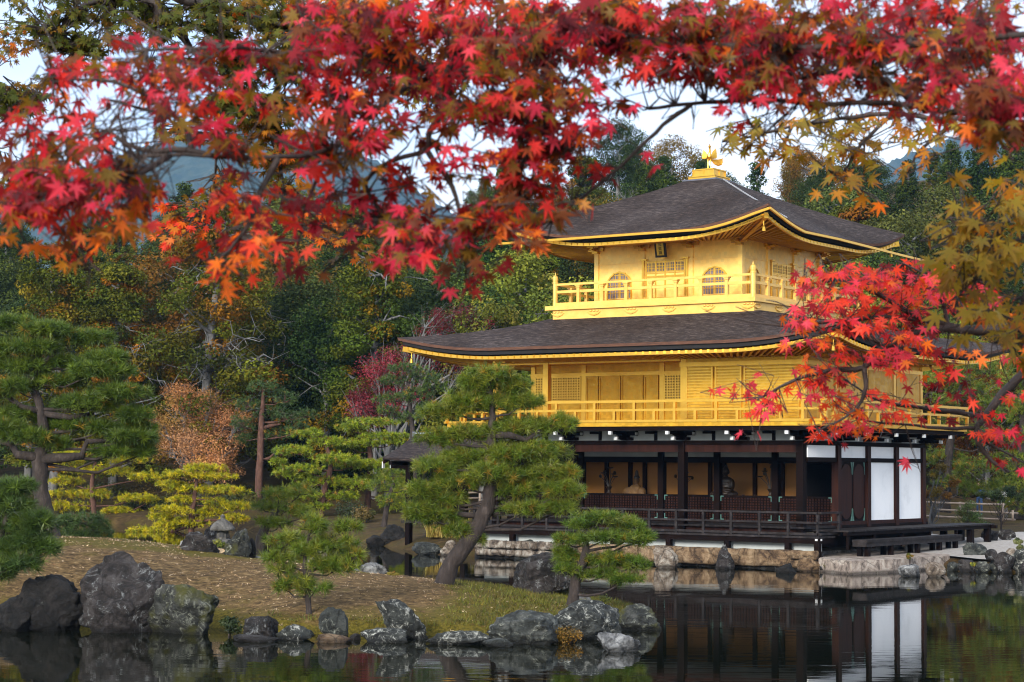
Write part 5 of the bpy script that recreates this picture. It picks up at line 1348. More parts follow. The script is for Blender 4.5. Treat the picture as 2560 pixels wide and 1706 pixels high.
LIME = [(0.1304, 0.1600, 0.0175), (0.1704, 0.1896, 0.0217), (0.1000, 0.1304, 0.0154), (0.2104, 0.2104, 0.0308), (0.0800, 0.1104, 0.0147)]
RUSSET = [(0.4043, 0.1733, 0.0667), (0.4620, 0.2097, 0.0801), (0.3272, 0.1454, 0.0496), (0.4043, 0.2181, 0.0534), (0.2886, 0.1454, 0.0401), (0.5003, 0.2546, 0.1135)]
_o = [(.26, .095, .045), (.32, .13, .06), (.20, .075, .03), (.28, .13, .035), (.17, .085, .025), (.36, .17, .09)]
CRIMSON = [(0.1652, 0.0156, 0.0234), (0.2020, 0.0221, 0.0312), (0.1224, 0.0143, 0.0189), (0.2326, 0.0338, 0.0442), (0.0979, 0.0156, 0.0156)]
_o = [(.17, .022, .030), (.22, .030, .040), (.12, .018, .024), (.27, .045, .055), (.10, .02, .02)]

protos = {}
gname = {'olive': 'olive and orange tinted trees on the wooded hill', 'dark': 'dark evergreen trees on the wooded hill', 'cedar': 'conical cedars on the wooded hill', 'grey': 'grey-green round trees on the wooded hill', 'gold': 'yellow-orange autumn trees on the wooded hill', 'lime': 'bright yellow-green trees on the wooded hill', 'bare': 'leafless grey trees on the wooded hill'}
lname = {'olive': 'olive-green tree with orange-tinted sprays in the woods on the hill', 'dark': 'very dark evergreen tree in the woods on the hill', 'cedar': 'dark conical cedar rising from the woods on the hill', 'grey': 'grey-green rounded tree in the woods on the hill', 'gold': 'yellow-orange autumn tree among the green woods on the hill', 'lime': 'bright yellow-green tree in the woods on the hill', 'bare': 'leafless grey tree in the woods on the hill'}
kname = {'olive': 'cypress_tree', 'dark': 'evergreen_tree', 'cedar': 'cedar_tree', 'grey': 'oak_tree', 'gold': 'autumn_tree', 'lime': 'pine_tree', 'bare': 'bare_tree'}
for k, (kind, pal, ncl, per, leaf, sp, base) in {'olive': ('ragged', OLIVE, 160, 210, .165, .26, .10), 'dark': ('broad', DARK, 120, 230, .15, .34, .08), 'cedar': ('cone', CEDAR, 170, 160, .16, .24, .06), 'grey': ('broad', GREYG, 120, 220, .15, .36, .10), 'gold': ('broad', GOLD_, 100, 200, .15, .34, .12), 'lime': ('broad', LIME, 90, 240, .16, .33, .12)}.items():
    protos[k] = [build_tree(kname[k], kind, 10.0, 300 + 17 * v + len(k) * 3, pal if k != 'olive' or v % 2 == 0 else OLIVE2, leaf, ncl, per, lname[k], group=gname[k], spread=sp, base=base, dead=5 if k == 'olive' and v == 0 else 0) for v in range(3 if k in ('olive', 'dark', 'cedar') else 2)]
protos['bare'] = [bare_tree(9.0, 77, lname['bare'], gname['bare'])]
used = {k: [False] * len(v) for k, v in protos.items()}
tr_r = random.Random(23)
def plant(k, X, Y, H, z=None, v=None, label=None, group=None):
    v = tr_r.randrange(len(protos[k])) if v is None else v % len(protos[k])
    p = protos[k][v]
    o = p if not used[k][v] else copy_tree(p)
    used[k][v] = True
    s = H / (10.0 if k != 'bare' else 9.0)
    o.location = (X, Y, (land_z(X, Y) if z is None else z) - .1); o.scale = (s * tr_r.uniform(.9, 1.12), s * tr_r.uniform(.9, 1.12), s); o.rotation_euler = (tr_r.uniform(-.03, .03), tr_r.uniform(-.03, .03), tr_r.uniform(0, 6.28))
    o['label'] = label or lname[k]
    if label:
        if 'group' in o: del o['group']
    else: o['group'] = gname[k]
    return o
def top_at(k, dx, dyt, Y, label=None, v=None, kx=1.0):
    """tree whose top shows at (dx, dyt) of the enlarged view, standing on the ground at depth Y"""
    p = atd(dx, dyt, Y); zg = land_z(p.x, Y); return plant(k, p.x, Y, max(3, p.z - zg + .1), zg, v, label)
# trees the photograph shows one by one
top_at('gold', 1545, 322, 225, 'yellow-orange autumn tree on the ridge just left of the golden bird')
top_at('dark', 1420, 285, 215, 'tall dark tree against the sky at the ridge left of the orange tree', 1)
top_at('bare', 1475, 378, 190, 'leafless grey tree above the left slope of the upper roof')
top_at('gold', 1385, 470, 150, 'yellow-green bush-like tree touching the left slope of the upper roof', 1)
top_at('cedar', 1170, 385, 150, 'pointed cedar with tufted yellowish sprays left of the upper roof', 0)
top_at('cedar', 2260, 262, 175, 'huge dark cedar against the sky at the upper right', 1)
top_at('cedar', 2180, 330, 178, 'dark cedar left of the huge cedar at the upper right', 2)
top_at('cedar', 2330, 300, 172, 'dark cedar at the right edge beside the huge cedar', 0)
top_at('grey', 2180, 440, 140, 'pale grey-green oak on the slope at the right, below the huge cedar')
top_at('grey', 2090, 500, 128, 'grey-green oak just right of the upper roof corner', 1)
top_at('grey', 1925, 440, 158, 'grey-green oak on the slope above the right end of the upper roof', 1)
top_at('cedar', 1990, 400, 178, 'slim cedar on the slope above the right end of the upper roof', 2)
top_at('dark', 1870, 400, 190, 'dark rounded tree on the slope behind the right side of the upper roof', 0)
top_at('olive', 1960, 470, 140, 'olive tree just above the right corner of the upper roof', 1)
top_at('grey', 690, 650, 118, 'rounded grey-green evergreen right of the silver-branched cypress', 0)
top_at('gold', 640, 560, 128, 'yellowish autumn tree with bare twigs behind the silver-branched cypress', 0)
top_at('gold', 430, 560, 122, 'orange-leaved tree left of the silver-branched cypress', 1)
top_at('dark', 750, 700, 113, 'near-black evergreen mass left of the crimson maple', 0)
top_at('dark', 330, 560, 140, 'dark evergreen at the far left below the red maple', 2)
top_at('lime', 680, 440, 165, 'yellow-green tree on the skyline under the bare maple branch', 0)
top_at('cedar', 425, 425, 170, 'dark pointed tree on the skyline in front of the blue mountain', 1)
top_at('lime', 1200, 590, 112, 'bright yellow-green pine left of the upper balcony', 0)
top_at('lime', 1330, 660, 100, 'bright green bushy pine touching the corner of the upper balcony', 1)
top_at('lime', 1110, 700, 104, 'small bright green tree above the left end of the lower roof', 1)
top_at('lime', 1960, 598, 112, 'bright green pine behind the right side of the upper storey', 0)
top_at('dark', 2030, 600, 118, 'dark tree behind the right corner of the upper roof', 1)
# the rest of the hillside
SK = [(-60, 500), (300, 500), (380, 470), (700, 455), (820, 440), (1000, 420), (1150, 400), (1300, 345), (1450, 330), (1700, 350), (1850, 345), (2000, 350), (2100, 340), (2200, 330), (2420, 300)]
cells = []
for Y, st in ((110, 4.6), (116, 5.0), (124, 5.4), (134, 5.6), (146, 6.0), (160, 6.4), (176, 7.0), (194, 7.6), (214, 8.2), (236, 9.0)):
    x = -Y * .285
    while x < Y * .285: cells.append((x + tr_r.uniform(-1.8, 1.8), Y + tr_r.uniform(-3, 3))); x += st
count = {}
for X, Y in cells:
    if len(cells) > 290 and tr_r.random() < 1 - 275 / len(cells): continue
    dx = (1280 + X / Y * FPX) / D2P
    g = land_z(X, Y)
    if Y < 120 and 640 < dx < 2250 and Y < 104: continue
    left = dx < 1050
    if Y < 128 and 330 < dx < 660: continue
    if Y < 116 and (700 < dx < 1000 or dx < 330): continue
    u_ = tr_r.random()
    if left: k = 'olive' if u_ < .44 else 'dark' if u_ < .72 else 'grey' if u_ < .82 else 'cedar' if u_ < .94 else 'gold'
    else: k = 'dark' if u_ < .34 else 'cedar' if u_ < .62 else 'olive' if u_ < .80 else 'grey' if u_ < .95 else 'gold'
    H = tr_r.uniform(8.5, 13.5) * (1.06 if k == 'cedar' else .85 if k in ('gold', 'grey') else 1)
    if Y < 118: H *= .9 if not left else 1.0
    # keep the skyline where it is
    ys = np.interp(dx, [a for a, _ in SK], [b_ for _, b_ in SK]); zt = at(dx * D2P, ys * D2P, Y).z
    H = min(H, zt - g + tr_r.uniform(-1.2, .5))
    if H < 3.5: continue
    plant(k, X, Y, H, g); count[k] = count.get(k, 0) + 1
print('hill trees', count)

# ------------------------------------------------------------------ the big cypress with silvery dead branches
p = atd(484, 1150, 111); zg = land_z(p.x, 111); H = atd(484, 455, 111).z - zg
build_tree('cypress_tree', 'ragged', H, 501, OLIVE, .17, 180, 220, 'tall old cypress with many bare silvery branches and orange-tinted sprays', loc=(p.x, 111, zg), dead=34, spread=.27, base=.16)
p = atd(860, 1100, 109); zg = land_z(p.x, 109); H = atd(860, 560, 109).z - zg
build_tree('cypress_tree', 'ragged', H, 502, OLIVE2, .165, 160, 220, 'olive cypress with grey trunk left of the lower roof, orange leaves at its edge', loc=(p.x, 109, zg), dead=8, spread=.24, base=.2)
p = atd(120, 1100, 112); zg = land_z(p.x, 112); H = atd(120, 560, 112).z - zg
build_tree('cypress_tree', 'ragged', H, 503, OLIVE, .165, 160, 220, 'olive and orange cypress behind the big pine at the left edge', loc=(p.x, 112, zg), dead=6, spread=.26, base=.15)
p = atd(260, 1100, 111.5); zg = land_z(p.x, 111.5); H = atd(260, 610, 111.5).z - zg
build_tree('cypress_tree', 'ragged', H, 504, OLIVE2, .165, 160, 220, 'olive cypress between the big pine and the silver-branched cypress', loc=(p.x, 111.5, zg), dead=4, spread=.24, base=.12)

# ------------------------------------------------------------------ russet and crimson deciduous trees
def shrub_tree(name, dpts, Y, leaf, per, pal, label, seed, trunk, wood='grey_bark', rad=1.0, cat='tree', twigs=True, aspect=.6, mat_='shrub'):
    """clumps given in the enlarged view (dx, dy, radius px); stems rise from trunk (dx, dy)"""
    r = np.random.default_rng(seed); k = mpp(Y) * D2P
    b0 = atd(*trunk, Y); zg = max(land_z(b0.x, Y), island_z(b0.x, Y), 0.0); b0.z = zg
    t = empty(name, b0, 0, label, cat)
    C = []; Rd = []
    for dx, dy, rp in dpts:
        c = atd(dx, dy, Y + r.uniform(-1, 1) * rp * k * .9) - b0; C.append(tuple(c)); Rd.append(rp * k * rad)
        for q in range(2):
            o = r.normal(0, .55, 3) * rp * k; C.append((c.x + o[0], c.y + o[1], c.z + o[2] * .7)); Rd.append(rp * k * rad * r.uniform(.4, .7))
    C = np.array(C); Rd = np.array(Rd)
    st = MB(); H = C[:, 2].max()
    st.tube([(0, 0, -.4), (r.normal(0, .02) * H, 0, H * .22), (0, 0, H * .42)], [.028 * H, .02 * H, .014 * H], 7); st.build('trunk', M[wood], t, smooth=True)
    b = MB()
    for c in C:
        s = np.array((0, 0, H * r.uniform(.12, .42))); s[2] = min(s[2], max(.05 * H, c[2] - .1 * H)); p_ = wiggle(s, c, 5, .06, r); b.tube(p_, [.009 * H, .007 * H, .005 * H, .004 * H, .002 * H], 5, cap=False)
        if twigs:
            for q in range(5):
                e = c + r.normal(0, .55, 3) * np.linalg.norm(Rd.mean()) * 1.4; b.tube(wiggle(p_[3], e, 3, .08, r), [.003 * H, .002 * H, .0008 * H], 3, cap=False)
    b.build('branches', M[wood], t, smooth=True)
    link('crown', crown_mesh('crown', C, Rd, per, leaf, pal, seed + 5, flat=.8, aspect=aspect, shell=.15), t, M[mat_])
    return t
shrub_tree('russet_tree', [(420, 905, 45), (460, 945, 60), (390, 970, 55), (520, 960, 45), (430, 1010, 60), (490, 1030, 60), (540, 1010, 35), (380, 1030, 40), (450, 1070, 50), (515, 1080, 40), (560, 960, 22), (405, 920, 28), (480, 910, 30)], 107, .085, 620, RUSSET, 'pinkish russet tree above the yellow pines', 601, (455, 1170))
shrub_tree('crimson_maple', [(1010, 735, 40), (1060, 720, 40), (1000, 765, 35), (1085, 745, 30), (960, 800, 35), (900, 830, 45), (860, 850, 50), (930, 850, 50), (840, 900, 45), (890, 900, 55), (830, 940, 40), (870, 950, 45), (1010, 830, 45), (1060, 845, 40), (980, 800, 40), (950, 900, 40)], 103, .085, 420, CRIMSON, 'crimson maple behind the left end of the lower roof', 602, (900, 1100))
shrub_tree('maple_shrub', [(2145, 1090, 16), (2165, 1075, 16), (2150, 1130, 16), (2190, 1110, 14), (2130, 1135, 12), (2175, 1140, 14)], 79, .07, 170, [(.24, .16, .02), (.18, .13, .02), (.28, .13, .02), (.13, .12, .02)], 'small yellow-orange maple beside the right end of the timber platform', 603, (2142, 1215), cat='shrub')
for i, (pts, Y, pal, lab, tr0) in enumerate((
    ([(2215, 1175, 22), (2240, 1190, 20), (2200, 1200, 18), (2260, 1205, 16), (2230, 1160, 14)], 76, [(.07, .10, .03), (.10, .13, .04), (.14, .12, .04), (.05, .08, .02)], 'loose leafy shrub behind the timber platform', (2225, 1232)),
    ([(2290, 1135, 18), (2320, 1130, 18), (2260, 1135, 14), (2345, 1140, 14), (2300, 1145, 12)], 82, [(.045, .075, .025), (.065, .095, .03), (.09, .11, .03)], 'flat-topped clipped shrub on thin stems in front of the rail fence', (2300, 1180)),
    ([(2345, 1260, 10), (2338, 1245, 9), (2352, 1275, 10), (2336, 1280, 8)], 62, [(.08, .11, .03), (.16, .17, .06), (.05, .08, .02)], 'small pale-edged shrub at the right edge above the boulders', (2352, 1292)),
    ([(1600, 1370, 0), ], 0, None, None, None))):
    if pal: shrub_tree('shrub', pts, Y, .06 if Y > 70 else .05, 220, pal, lab, 620 + i, tr0, cat='shrub', wood='twig')

# ------------------------------------------------------------------ PINES
def needles(Pt, A, k, L, wd, pal, r, spread=.75, old=.05):
    """k needles round every shoot tip Pt with axis A"""
    n = len(Pt); idx = np.repeat(np.arange(n), k); m = n * k
    D = unit(A[idx] * r.uniform(.2, 1.0, (m, 1)) + r.normal(0, spread, (m, 3)))
    Ln = (L * r.uniform(.7, 1.15, m))[:, None]
    s = unit(np.cross(D, r.normal(size=(m, 3)))) * wd * .5
    P = Pt[idx] + D * Ln * .04
    V = np.empty((m, 3, 3)); V[:, 0] = P + s; V[:, 1] = P - s; V[:, 2] = P + D * Ln + np.array([0, 0, -.10]) * Ln * r.uniform(0, 1, (m, 1))
    c = pick(pal, n, r, .16); old_ = r.random(n) < old; c[old_] = np.array([.30, .19, .02]) * r.uniform(.6, 1.1, (old_.sum(), 1))
    c = c[idx] * (1 + r.normal(0, .13, (m, 1))).clip(.5, 1.5)
    return V.reshape(-1, 3), np.arange(m * 3).reshape(-1, 3), np.repeat(c, 3, 0)
GREEN_P = [(0.0913, 0.1374, 0.0110), (0.1121, 0.1527, 0.0128), (0.0700, 0.1148, 0.0101), (0.1402, 0.1680, 0.0147), (0.1754, 0.1872, 0.0184)]
_o = [(0.096, 0.184, 0.032), (0.123, 0.219, 0.038), (0.079, 0.154, 0.032), (0.158, 0.245, 0.042), (0.210, 0.280, 0.052)]
DEEP_P = [(0.0493, 0.0877, 0.0101), (0.0628, 0.1029, 0.0119), (0.0384, 0.0684, 0.0088), (0.0841, 0.1221, 0.0138)]
_o = [(0.045, 0.105, 0.032), (0.061, 0.131, 0.035), (0.038, 0.088, 0.028), (0.088, 0.161, 0.038)]
YELL_P = [(0.4225, 0.3548, 0.0058), (0.3521, 0.3201, 0.0069), (0.4930, 0.3885, 0.0077), (0.2817, 0.2747, 0.0077), (0.1881, 0.2057, 0.0077)]
LIME_P = [(0.1860, 0.2386, 0.0107), (0.2297, 0.2709, 0.0121), (0.1431, 0.1953, 0.0107), (0.2734, 0.2819, 0.0146), (0.1098, 0.1567, 0.0107)]
BLUE_P = [(0.0467, 0.0848, 0.0207), (0.0561, 0.0990, 0.0229), (0.0373, 0.0674, 0.0174), (0.0716, 0.1097, 0.0248)]
_o = [(0.051, 0.109, 0.048), (0.067, 0.131, 0.054), (0.042, 0.088, 0.042), (0.088, 0.152, 0.058)]
def pine(dtrunk, radii, pads, Y, pal, label, seed, tufts=90, k=26, L=.13, wd=.009, wood='bark', name='pine_tree', depth=.8, old=.05, upb=.65, limbs=(), thick=1.0, twig=True, dens=1.0):
    """trunk and pads in the enlarged view; pads (cx, cy, w, h) become cushions of needle tufts"""
    r = np.random.default_rng(seed); kk = mpp(Y) * D2P
    T = [atd(x, y, Y + dy) for x, y, dy in [(q + (0,))[:3] for q in dtrunk]]
    o = T[0].copy(); t = empty(name, o, 0, label, 'pine tree')
    Tl = [p - o for p in T]; Tl[0].z -= .25
    # smooth the trunk line
    pts = []; rad = []
    for i in range(len(Tl) - 1):
        for j in range(4):
            s = j / 4; a = Tl[max(i - 1, 0)]; b_, c = Tl[i], Tl[i + 1]; d = Tl[min(i + 2, len(Tl) - 1)]
            p = .5 * ((2 * b_) + (c - a) * s + (2 * a - 5 * b_ + 4 * c - d) * s * s + (3 * b_ - a - 3 * c + d) * s ** 3)
            pts.append(p + Vector(r.normal(0, .10, 3)) * radii[i] * kk * (1 if 0 < i else 0)); rad.append((radii[i] * (1 - s) + radii[i + 1] * s) * kk * r.uniform(.93, 1.08))
    pts.append(Tl[-1]); rad.append(radii[-1] * kk); rad[0] *= 1.35; rad[1] *= 1.1
    b = MB(); b.tube(pts, rad, 12); b.build('trunk', M[wood], t, smooth=True)
    lb = MB()
    for lm, rs in limbs:
        q = [Vector(atd(x, y, Y + r.uniform(-.2, .2))) - o for x, y in lm]; lb.tube(q, [x * kk for x in rs], 8)
    Pt = []; A = []; area = [max(.15, w_ * h_ / 7000) for _, _, w_, h_ in pads]
    for (cx, cy, w_, h_), ar in zip(pads, area):
        c = np.array(atd(cx, cy, Y + r.uniform(-.5, .5) * w_ * kk * .55 * (1 if len(pads) > 4 else .5)) - o)
        R3 = np.array([w_ * .5 * kk, w_ * .5 * kk * depth, h_ * .5 * kk * thick])
        n = max(14, int(dens * tufts * ar ** .75)); d = unit(r.normal(size=(n, 3))); d[:, 2] = np.abs(d[:, 2]) * r.choice([1, 1, 1, -.55], n)
        rr = r.uniform(.25, 1, n)[:, None] ** .45
        ed = 1 + .22 * np.sin(3 * np.arctan2(d[:, 1], d[:, 0]) + r.uniform(0, 6))[:, None]
        P = c + d * R3 * rr * ed; P[:, 2] += R3[2] * .25 * r.normal(0, 1, n)
        Pt.append(P); a = unit(d * np.array([1, 1, .7]) + np.array([0, 0, upb])); A.append(a)
        # branch from the trunk to the cushion and its twigs
        hz = [abs(p.z - (c[2] - .15 * abs(c[0]) - .1)) + .15 * (p - Vector(c)).length for p in pts[2:]]; j = 2 + int(np.argmin(hz)); s = np.array(pts[j])
        e = c + np.array([0, 0, -R3[2] * .35]); mid = (s + e) / 2 + np.array([0, 0, -.08 * np.linalg.norm(e - s)]) + r.normal(0, .04, 3) * np.linalg.norm(e - s)
        r0 = min(rad[j] * .62, .012 * np.linalg.norm(e - s) + .02); lb.tube([s, (s + mid) / 2 + r.normal(0, .02, 3), mid, (mid + e) / 2 + r.normal(0, .03, 3), e], [r0, r0 * .85, r0 * .7, r0 * .55, r0 * .4], 6, cap=False)
        if twig:
            for q in P[:: max(1, n // 16)]:
                lb.tube([e, (e + q) / 2 + np.array([0, 0, -.02]) + r.normal(0, .02, 3), q], [r0 * .35, r0 * .28, r0 * .12], 4, cap=False)
    lb.build('branches', M[wood], t, smooth=True)
    V, F, c = needles(np.concatenate(Pt), np.concatenate(A), k, L, wd, pal, r, old=old)
    link('needles', fast_mesh('needles', V, F, c), t, M['needle'])
    return t

pine([(1010, 1348), (1038, 1295), (1085, 1232), (1118, 1170), (1128, 1100), (1125, 1040), (1130, 990), (1131, 930), (1125, 885)], [24, 20, 19, 17, 14, 12, 9, 6, 3],
     [(1130, 868, 120, 50), (1180, 890, 90, 50), (1088, 885, 80, 50), (1020, 950, 110, 44), (1070, 930, 110, 50), (1135, 930, 130, 56), (1205, 925, 80, 44), (1190, 982, 150, 48), (1285, 978, 90, 44), (1010, 1010, 100, 40), (1080, 1000, 110, 44), (1235, 1040, 150, 50), (1165, 1045, 120, 50), (1065, 1055, 120, 48), (1000, 1075, 100, 44), (1135, 1090, 130, 50), (1250, 1088, 140, 50), (1290, 1128, 95, 50), (1050, 1110, 130, 44), (968, 1130, 75, 44), (1020, 1150, 100, 40), (1205, 1130, 130, 50), (1290, 1168, 80, 34), (1010, 1190, 120, 50), (1062, 1220, 90, 40), (960, 1180, 60, 50), (1210, 1172, 120, 40), (1092, 1242, 46, 30), (1150, 1000, 70, 36), (1310, 1090, 50, 30)],
     42.5, GREEN_P, 'leaning pine with a thick curved trunk on the island in front of the pavilion', 701, tufts=135, k=36, L=.165, wd=.0105, thick=.85, dens=1.25, limbs=[([(1128, 1000), (1170, 1000), (1210, 1012), (1240, 990)], [9, 8, 6, 3]), ([(1125, 1190), (1060, 1182), (1010, 1178)], [8, 6, 3])], old=.06)
pine([(1315, 1372), (1325, 1325), (1343, 1280), (1350, 1235), (1368, 1200)], [14, 12, 9, 7, 3],
     [(1380, 1192, 110, 34), (1335, 1208, 70, 30), (1445, 1208, 80, 36), (1305, 1243, 80, 32), (1466, 1243, 80, 40), (1390, 1238, 110, 38), (1315, 1288, 90, 36), (1400, 1286, 110, 38), (1458, 1300, 80, 40), (1345, 1322, 80, 26), (1435, 1332, 80, 30), (1292, 1270, 50, 26), (1390, 1318, 70, 28), (1480, 1230, 40, 26), (1300, 1310, 60, 26)],
     40.5, [(c[0] * .8, c[1] * .9, c[2]) for c in GREEN_P], 'small dark green pine on the island tip beside the tall dark boulder', 702, tufts=140, k=34, L=.15, wd=.010, thick=.72, dens=1.0, old=.03)
pine([(712, 1402), (706, 1355), (700, 1300), (706, 1250), (715, 1205)], [7, 6.5, 5.5, 4, 2],
     [(722, 1215, 60, 50), (660, 1245, 90, 44), (775, 1255, 100, 50), (640, 1285, 70, 36), (772, 1305, 100, 42), (705, 1268, 70, 44), (680, 1338, 90, 28), (722, 1354, 80, 30), (650, 1350, 46, 22), (800, 1215, 60, 36), (815, 1280, 40, 30), (740, 1300, 60, 34), (650, 1310, 60, 26)],
     38.0, GREEN_P, 'young thin-stemmed pine sapling near the front shore of the island', 703, tufts=85, k=32, L=.18, wd=.0105, thick=.8, old=.04)
pine([(595, 1275), (600, 1235), (624, 1195), (640, 1165)], [11, 11, 9, 4],
     [(640, 1138, 90, 34), (690, 1132, 60, 34), (605, 1165, 50, 28), (660, 1172, 80, 30), (700, 1185, 60, 28), (615, 1200, 50, 22), (640, 1205, 60, 24)],
     54, GREEN_P, 'bent little pine behind the sawn stump, right of the stone lantern', 704, tufts=110, k=26, L=.2, wd=.013, thick=.8)
pine([(128, 1252), (106, 1195), (97, 1130), (92, 1062), (102, 1015), (92, 940), (72, 870), (85, 820), (120, 790)], [25, 20, 18, 17, 14, 10, 9, 7, 4],
     [(35, 745, 110, 44), (110, 760, 110, 46), (190, 780, 130, 52), (80, 800, 110, 44), (30, 800, 90, 44), (60, 845, 130, 52), (150, 835, 100, 40), (225, 855, 150, 58), (250, 822, 90, 36), (130, 880, 120, 50), (275, 905, 130, 60), (40, 890, 90, 50), (205, 930, 160, 60), (305, 955, 80, 54), (60, 955, 140, 56), (170, 980, 150, 50), (295, 1005, 100, 44), (65, 1005, 110, 44), (15, 985, 80, 50), (265, 1040, 110, 36), (330, 1040, 60, 36), (240, 985, 90, 40), (-20, 900, 90, 70), (-30, 820, 90, 70), (320, 985, 70, 40), (130, 1020, 70, 34), (340, 1010, 40, 30)],
     48, DEEP_P + GREEN_P[:3], 'big spreading pine with a thick straight trunk at the left edge', 705, tufts=215, k=28, L=.21, wd=.014, old=.02, thick=.55,
     limbs=[([(97, 1055), (150, 1052), (188, 1048), (200, 1015), (270, 1012)], [12, 11, 9, 7, 4]), ([(95, 1052), (40, 1045), (25, 1020), (-20, 1010)], [12, 10, 8, 5]), ([(92, 945), (50, 935), (10, 905)], [8, 6, 4]), ([(98, 950), (160, 960), (215, 950)], [8, 7, 4]), ([(75, 870), (95, 838), (140, 800)], [8, 7, 4])])
pine([(-40, 1345), (-30, 1290), (0, 1230), (20, 1180)], [14, 11, 8, 5],
     [(35, 1122, 110, 44), (-10, 1150, 90, 60), (30, 1168, 90, 50), (80, 1200, 100, 50), (20, 1215, 110, 50), (60, 1250, 120, 50), (95, 1262, 80, 46), (40, 1298, 110, 44), (-15, 1270, 90, 60), (0, 1320, 80, 30), (70, 1225, 70, 40)],
     37.5, DEEP_P + BLUE_P, 'low bushy dark pine cut off by the left edge of the picture', 706, tufts=150, k=28, L=.2, wd=.012, thick=.75, old=.0)
pine([(160, 1262), (168, 1245), (200, 1225)], [6, 5, 3],
     [(190, 1198, 110, 30), (225, 1222, 80, 34), (165, 1232, 70, 34), (150, 1205, 50, 26), (205, 1238, 80, 22), (240, 1240, 40, 22)],
     50.5, BLUE_P, 'low dull-green pine bush right of the big pine trunk', 707, tufts=140, k=24, L=.17, wd=.012, old=.02)
# clipped cloud pines on the far bank
flat_kw = dict(dens=1.7, k=20, L=.18, wd=.032, depth=.9, upb=1.1, wood='red_bark')
pine([(217, 1212), (215, 1165), (211, 1112), (220, 1060)], [7, 6, 5, 3],
     [(200, 1043, 160, 20), (300, 1058, 100, 18), (150, 1062, 80, 18), (232, 1084, 180, 24), (330, 1098, 80, 20), (150, 1108, 80, 20), (200, 1138, 150, 26), (310, 1148, 90, 22), (150, 1168, 100, 24), (270, 1176, 90, 18), (345, 1150, 40, 16), (120, 1140, 50, 20)],
     104.5, YELL_P, 'yellow-green clipped pine with layered flat pads behind the big left pine', 711, tufts=190, **flat_kw)
pine([(440, 1255), (440, 1195), (446, 1150), (452, 1100)], [8, 7, 6, 3],
     [(468, 1078, 100, 18), (408, 1092, 80, 16), (485, 1097, 120, 18), (430, 1124, 130, 20), (512, 1130, 120, 20), (392, 1114, 60, 14), (418, 1150, 70, 14), (492, 1154, 70, 15), (545, 1165, 70, 18), (398, 1174, 100, 20), (482, 1180, 80, 20), (422, 1204, 110, 22), (338, 1226, 100, 22), (390, 1210, 70, 18), (541, 1194, 70, 18), (370, 1190, 60, 14), (310, 1230, 50, 14)],
     92, YELL_P, 'bright yellow clipped pine in tiers right of the yellow-green one, behind the lantern', 712, tufts=210, limbs=[([(445, 1205), (400, 1220), (360, 1232)], [5, 4, 2]), ([(440, 1200), (490, 1195), (530, 1198)], [4, 3, 2])], **flat_kw)
pine([(735, 1190), (745, 1130), (760, 1065), (742, 1005)], [8, 7, 6, 3],
     [(708, 998, 80, 22), (760, 1018, 110, 24), (682, 1040, 90, 26), (772, 1058, 110, 24), (702, 1080, 100, 22), (812, 1070, 80, 22), (662, 1092, 70, 22), (742, 1110, 160, 30), (820, 1115, 80, 26), (682, 1142, 110, 26), (782, 1142, 100, 26), (640, 1065, 40, 18), (720, 1165, 90, 20)],
     97.5, LIME_P, 'lime-green clipped pine left of the fishing porch, lower of two', 713, tufts=190, **flat_kw)
pine([(842, 1175), (850, 1090), (850, 1040), (846, 1000)], [7, 6, 6, 3],
     [(855, 972, 130, 18), (808, 984, 80, 15), (882, 1004, 140, 18), (832, 1020, 100, 16), (902, 1018, 70, 16), (880, 1100, 110, 30), (922, 1130, 90, 36), (860, 1070, 90, 24), (800, 1030, 50, 14), (900, 1160, 70, 26)],
     99, LIME_P, 'lime-green clipped pine left of the fishing porch, taller of two with a flat top', 714, tufts=190, **flat_kw)
pine([(880, 1215), (890, 1160), (905, 1110)], [7, 6, 4], [(900, 1090, 90, 30), (930, 1120, 90, 34), (870, 1120, 60, 26), (900, 1150, 80, 26)], 86, GREEN_P, 'green pine on the far bank just left of the fishing porch post', 715, tufts=150, k=16, L=.17, wd=.024, depth=.9)
pine([(955, 1150), (950, 1050), (945, 960), (935, 880)], [7, 6, 5, 3],
     [(930, 848, 90, 26), (900, 878, 80, 28), (972, 868, 90, 34), (912, 918, 100, 30), (890, 945, 60, 22), (962, 908, 80, 34), (1000, 890, 70, 36), (940, 960, 90, 30), (990, 940, 80, 34)],
     88, BLUE_P + GREEN_P[:1], 'grey-green pine under the left eave of the lower roof', 716, tufts=170, k=16, L=.18, wd=.024, depth=.9)
pine([(593, 1165), (596, 1080), (600, 990), (604, 930), (606, 890)], [9, 8.5, 7.5, 5, 2],
     [(602, 892, 90, 34), (652, 918, 80, 42), (568, 930, 70, 34), (660, 958, 80, 42), (690, 990, 60, 40), (556, 975, 60, 34), (640, 1000, 60, 34), (705, 955, 50, 26), (620, 950, 80, 34), (560, 1010, 40, 28), (650, 1040, 50, 26)],
     106, BLUE_P, 'tall slender pine with a bare reddish trunk right of the russet tree', 717, tufts=150, k=16, L=.2, wd=.028, wood='red_bark', depth=.9, limbs=[([(600, 985), (625, 978), (645, 975)], [5, 4, 2]), ([(595, 1060), (620, 1052), (632, 1040)], [4, 3, 2])])
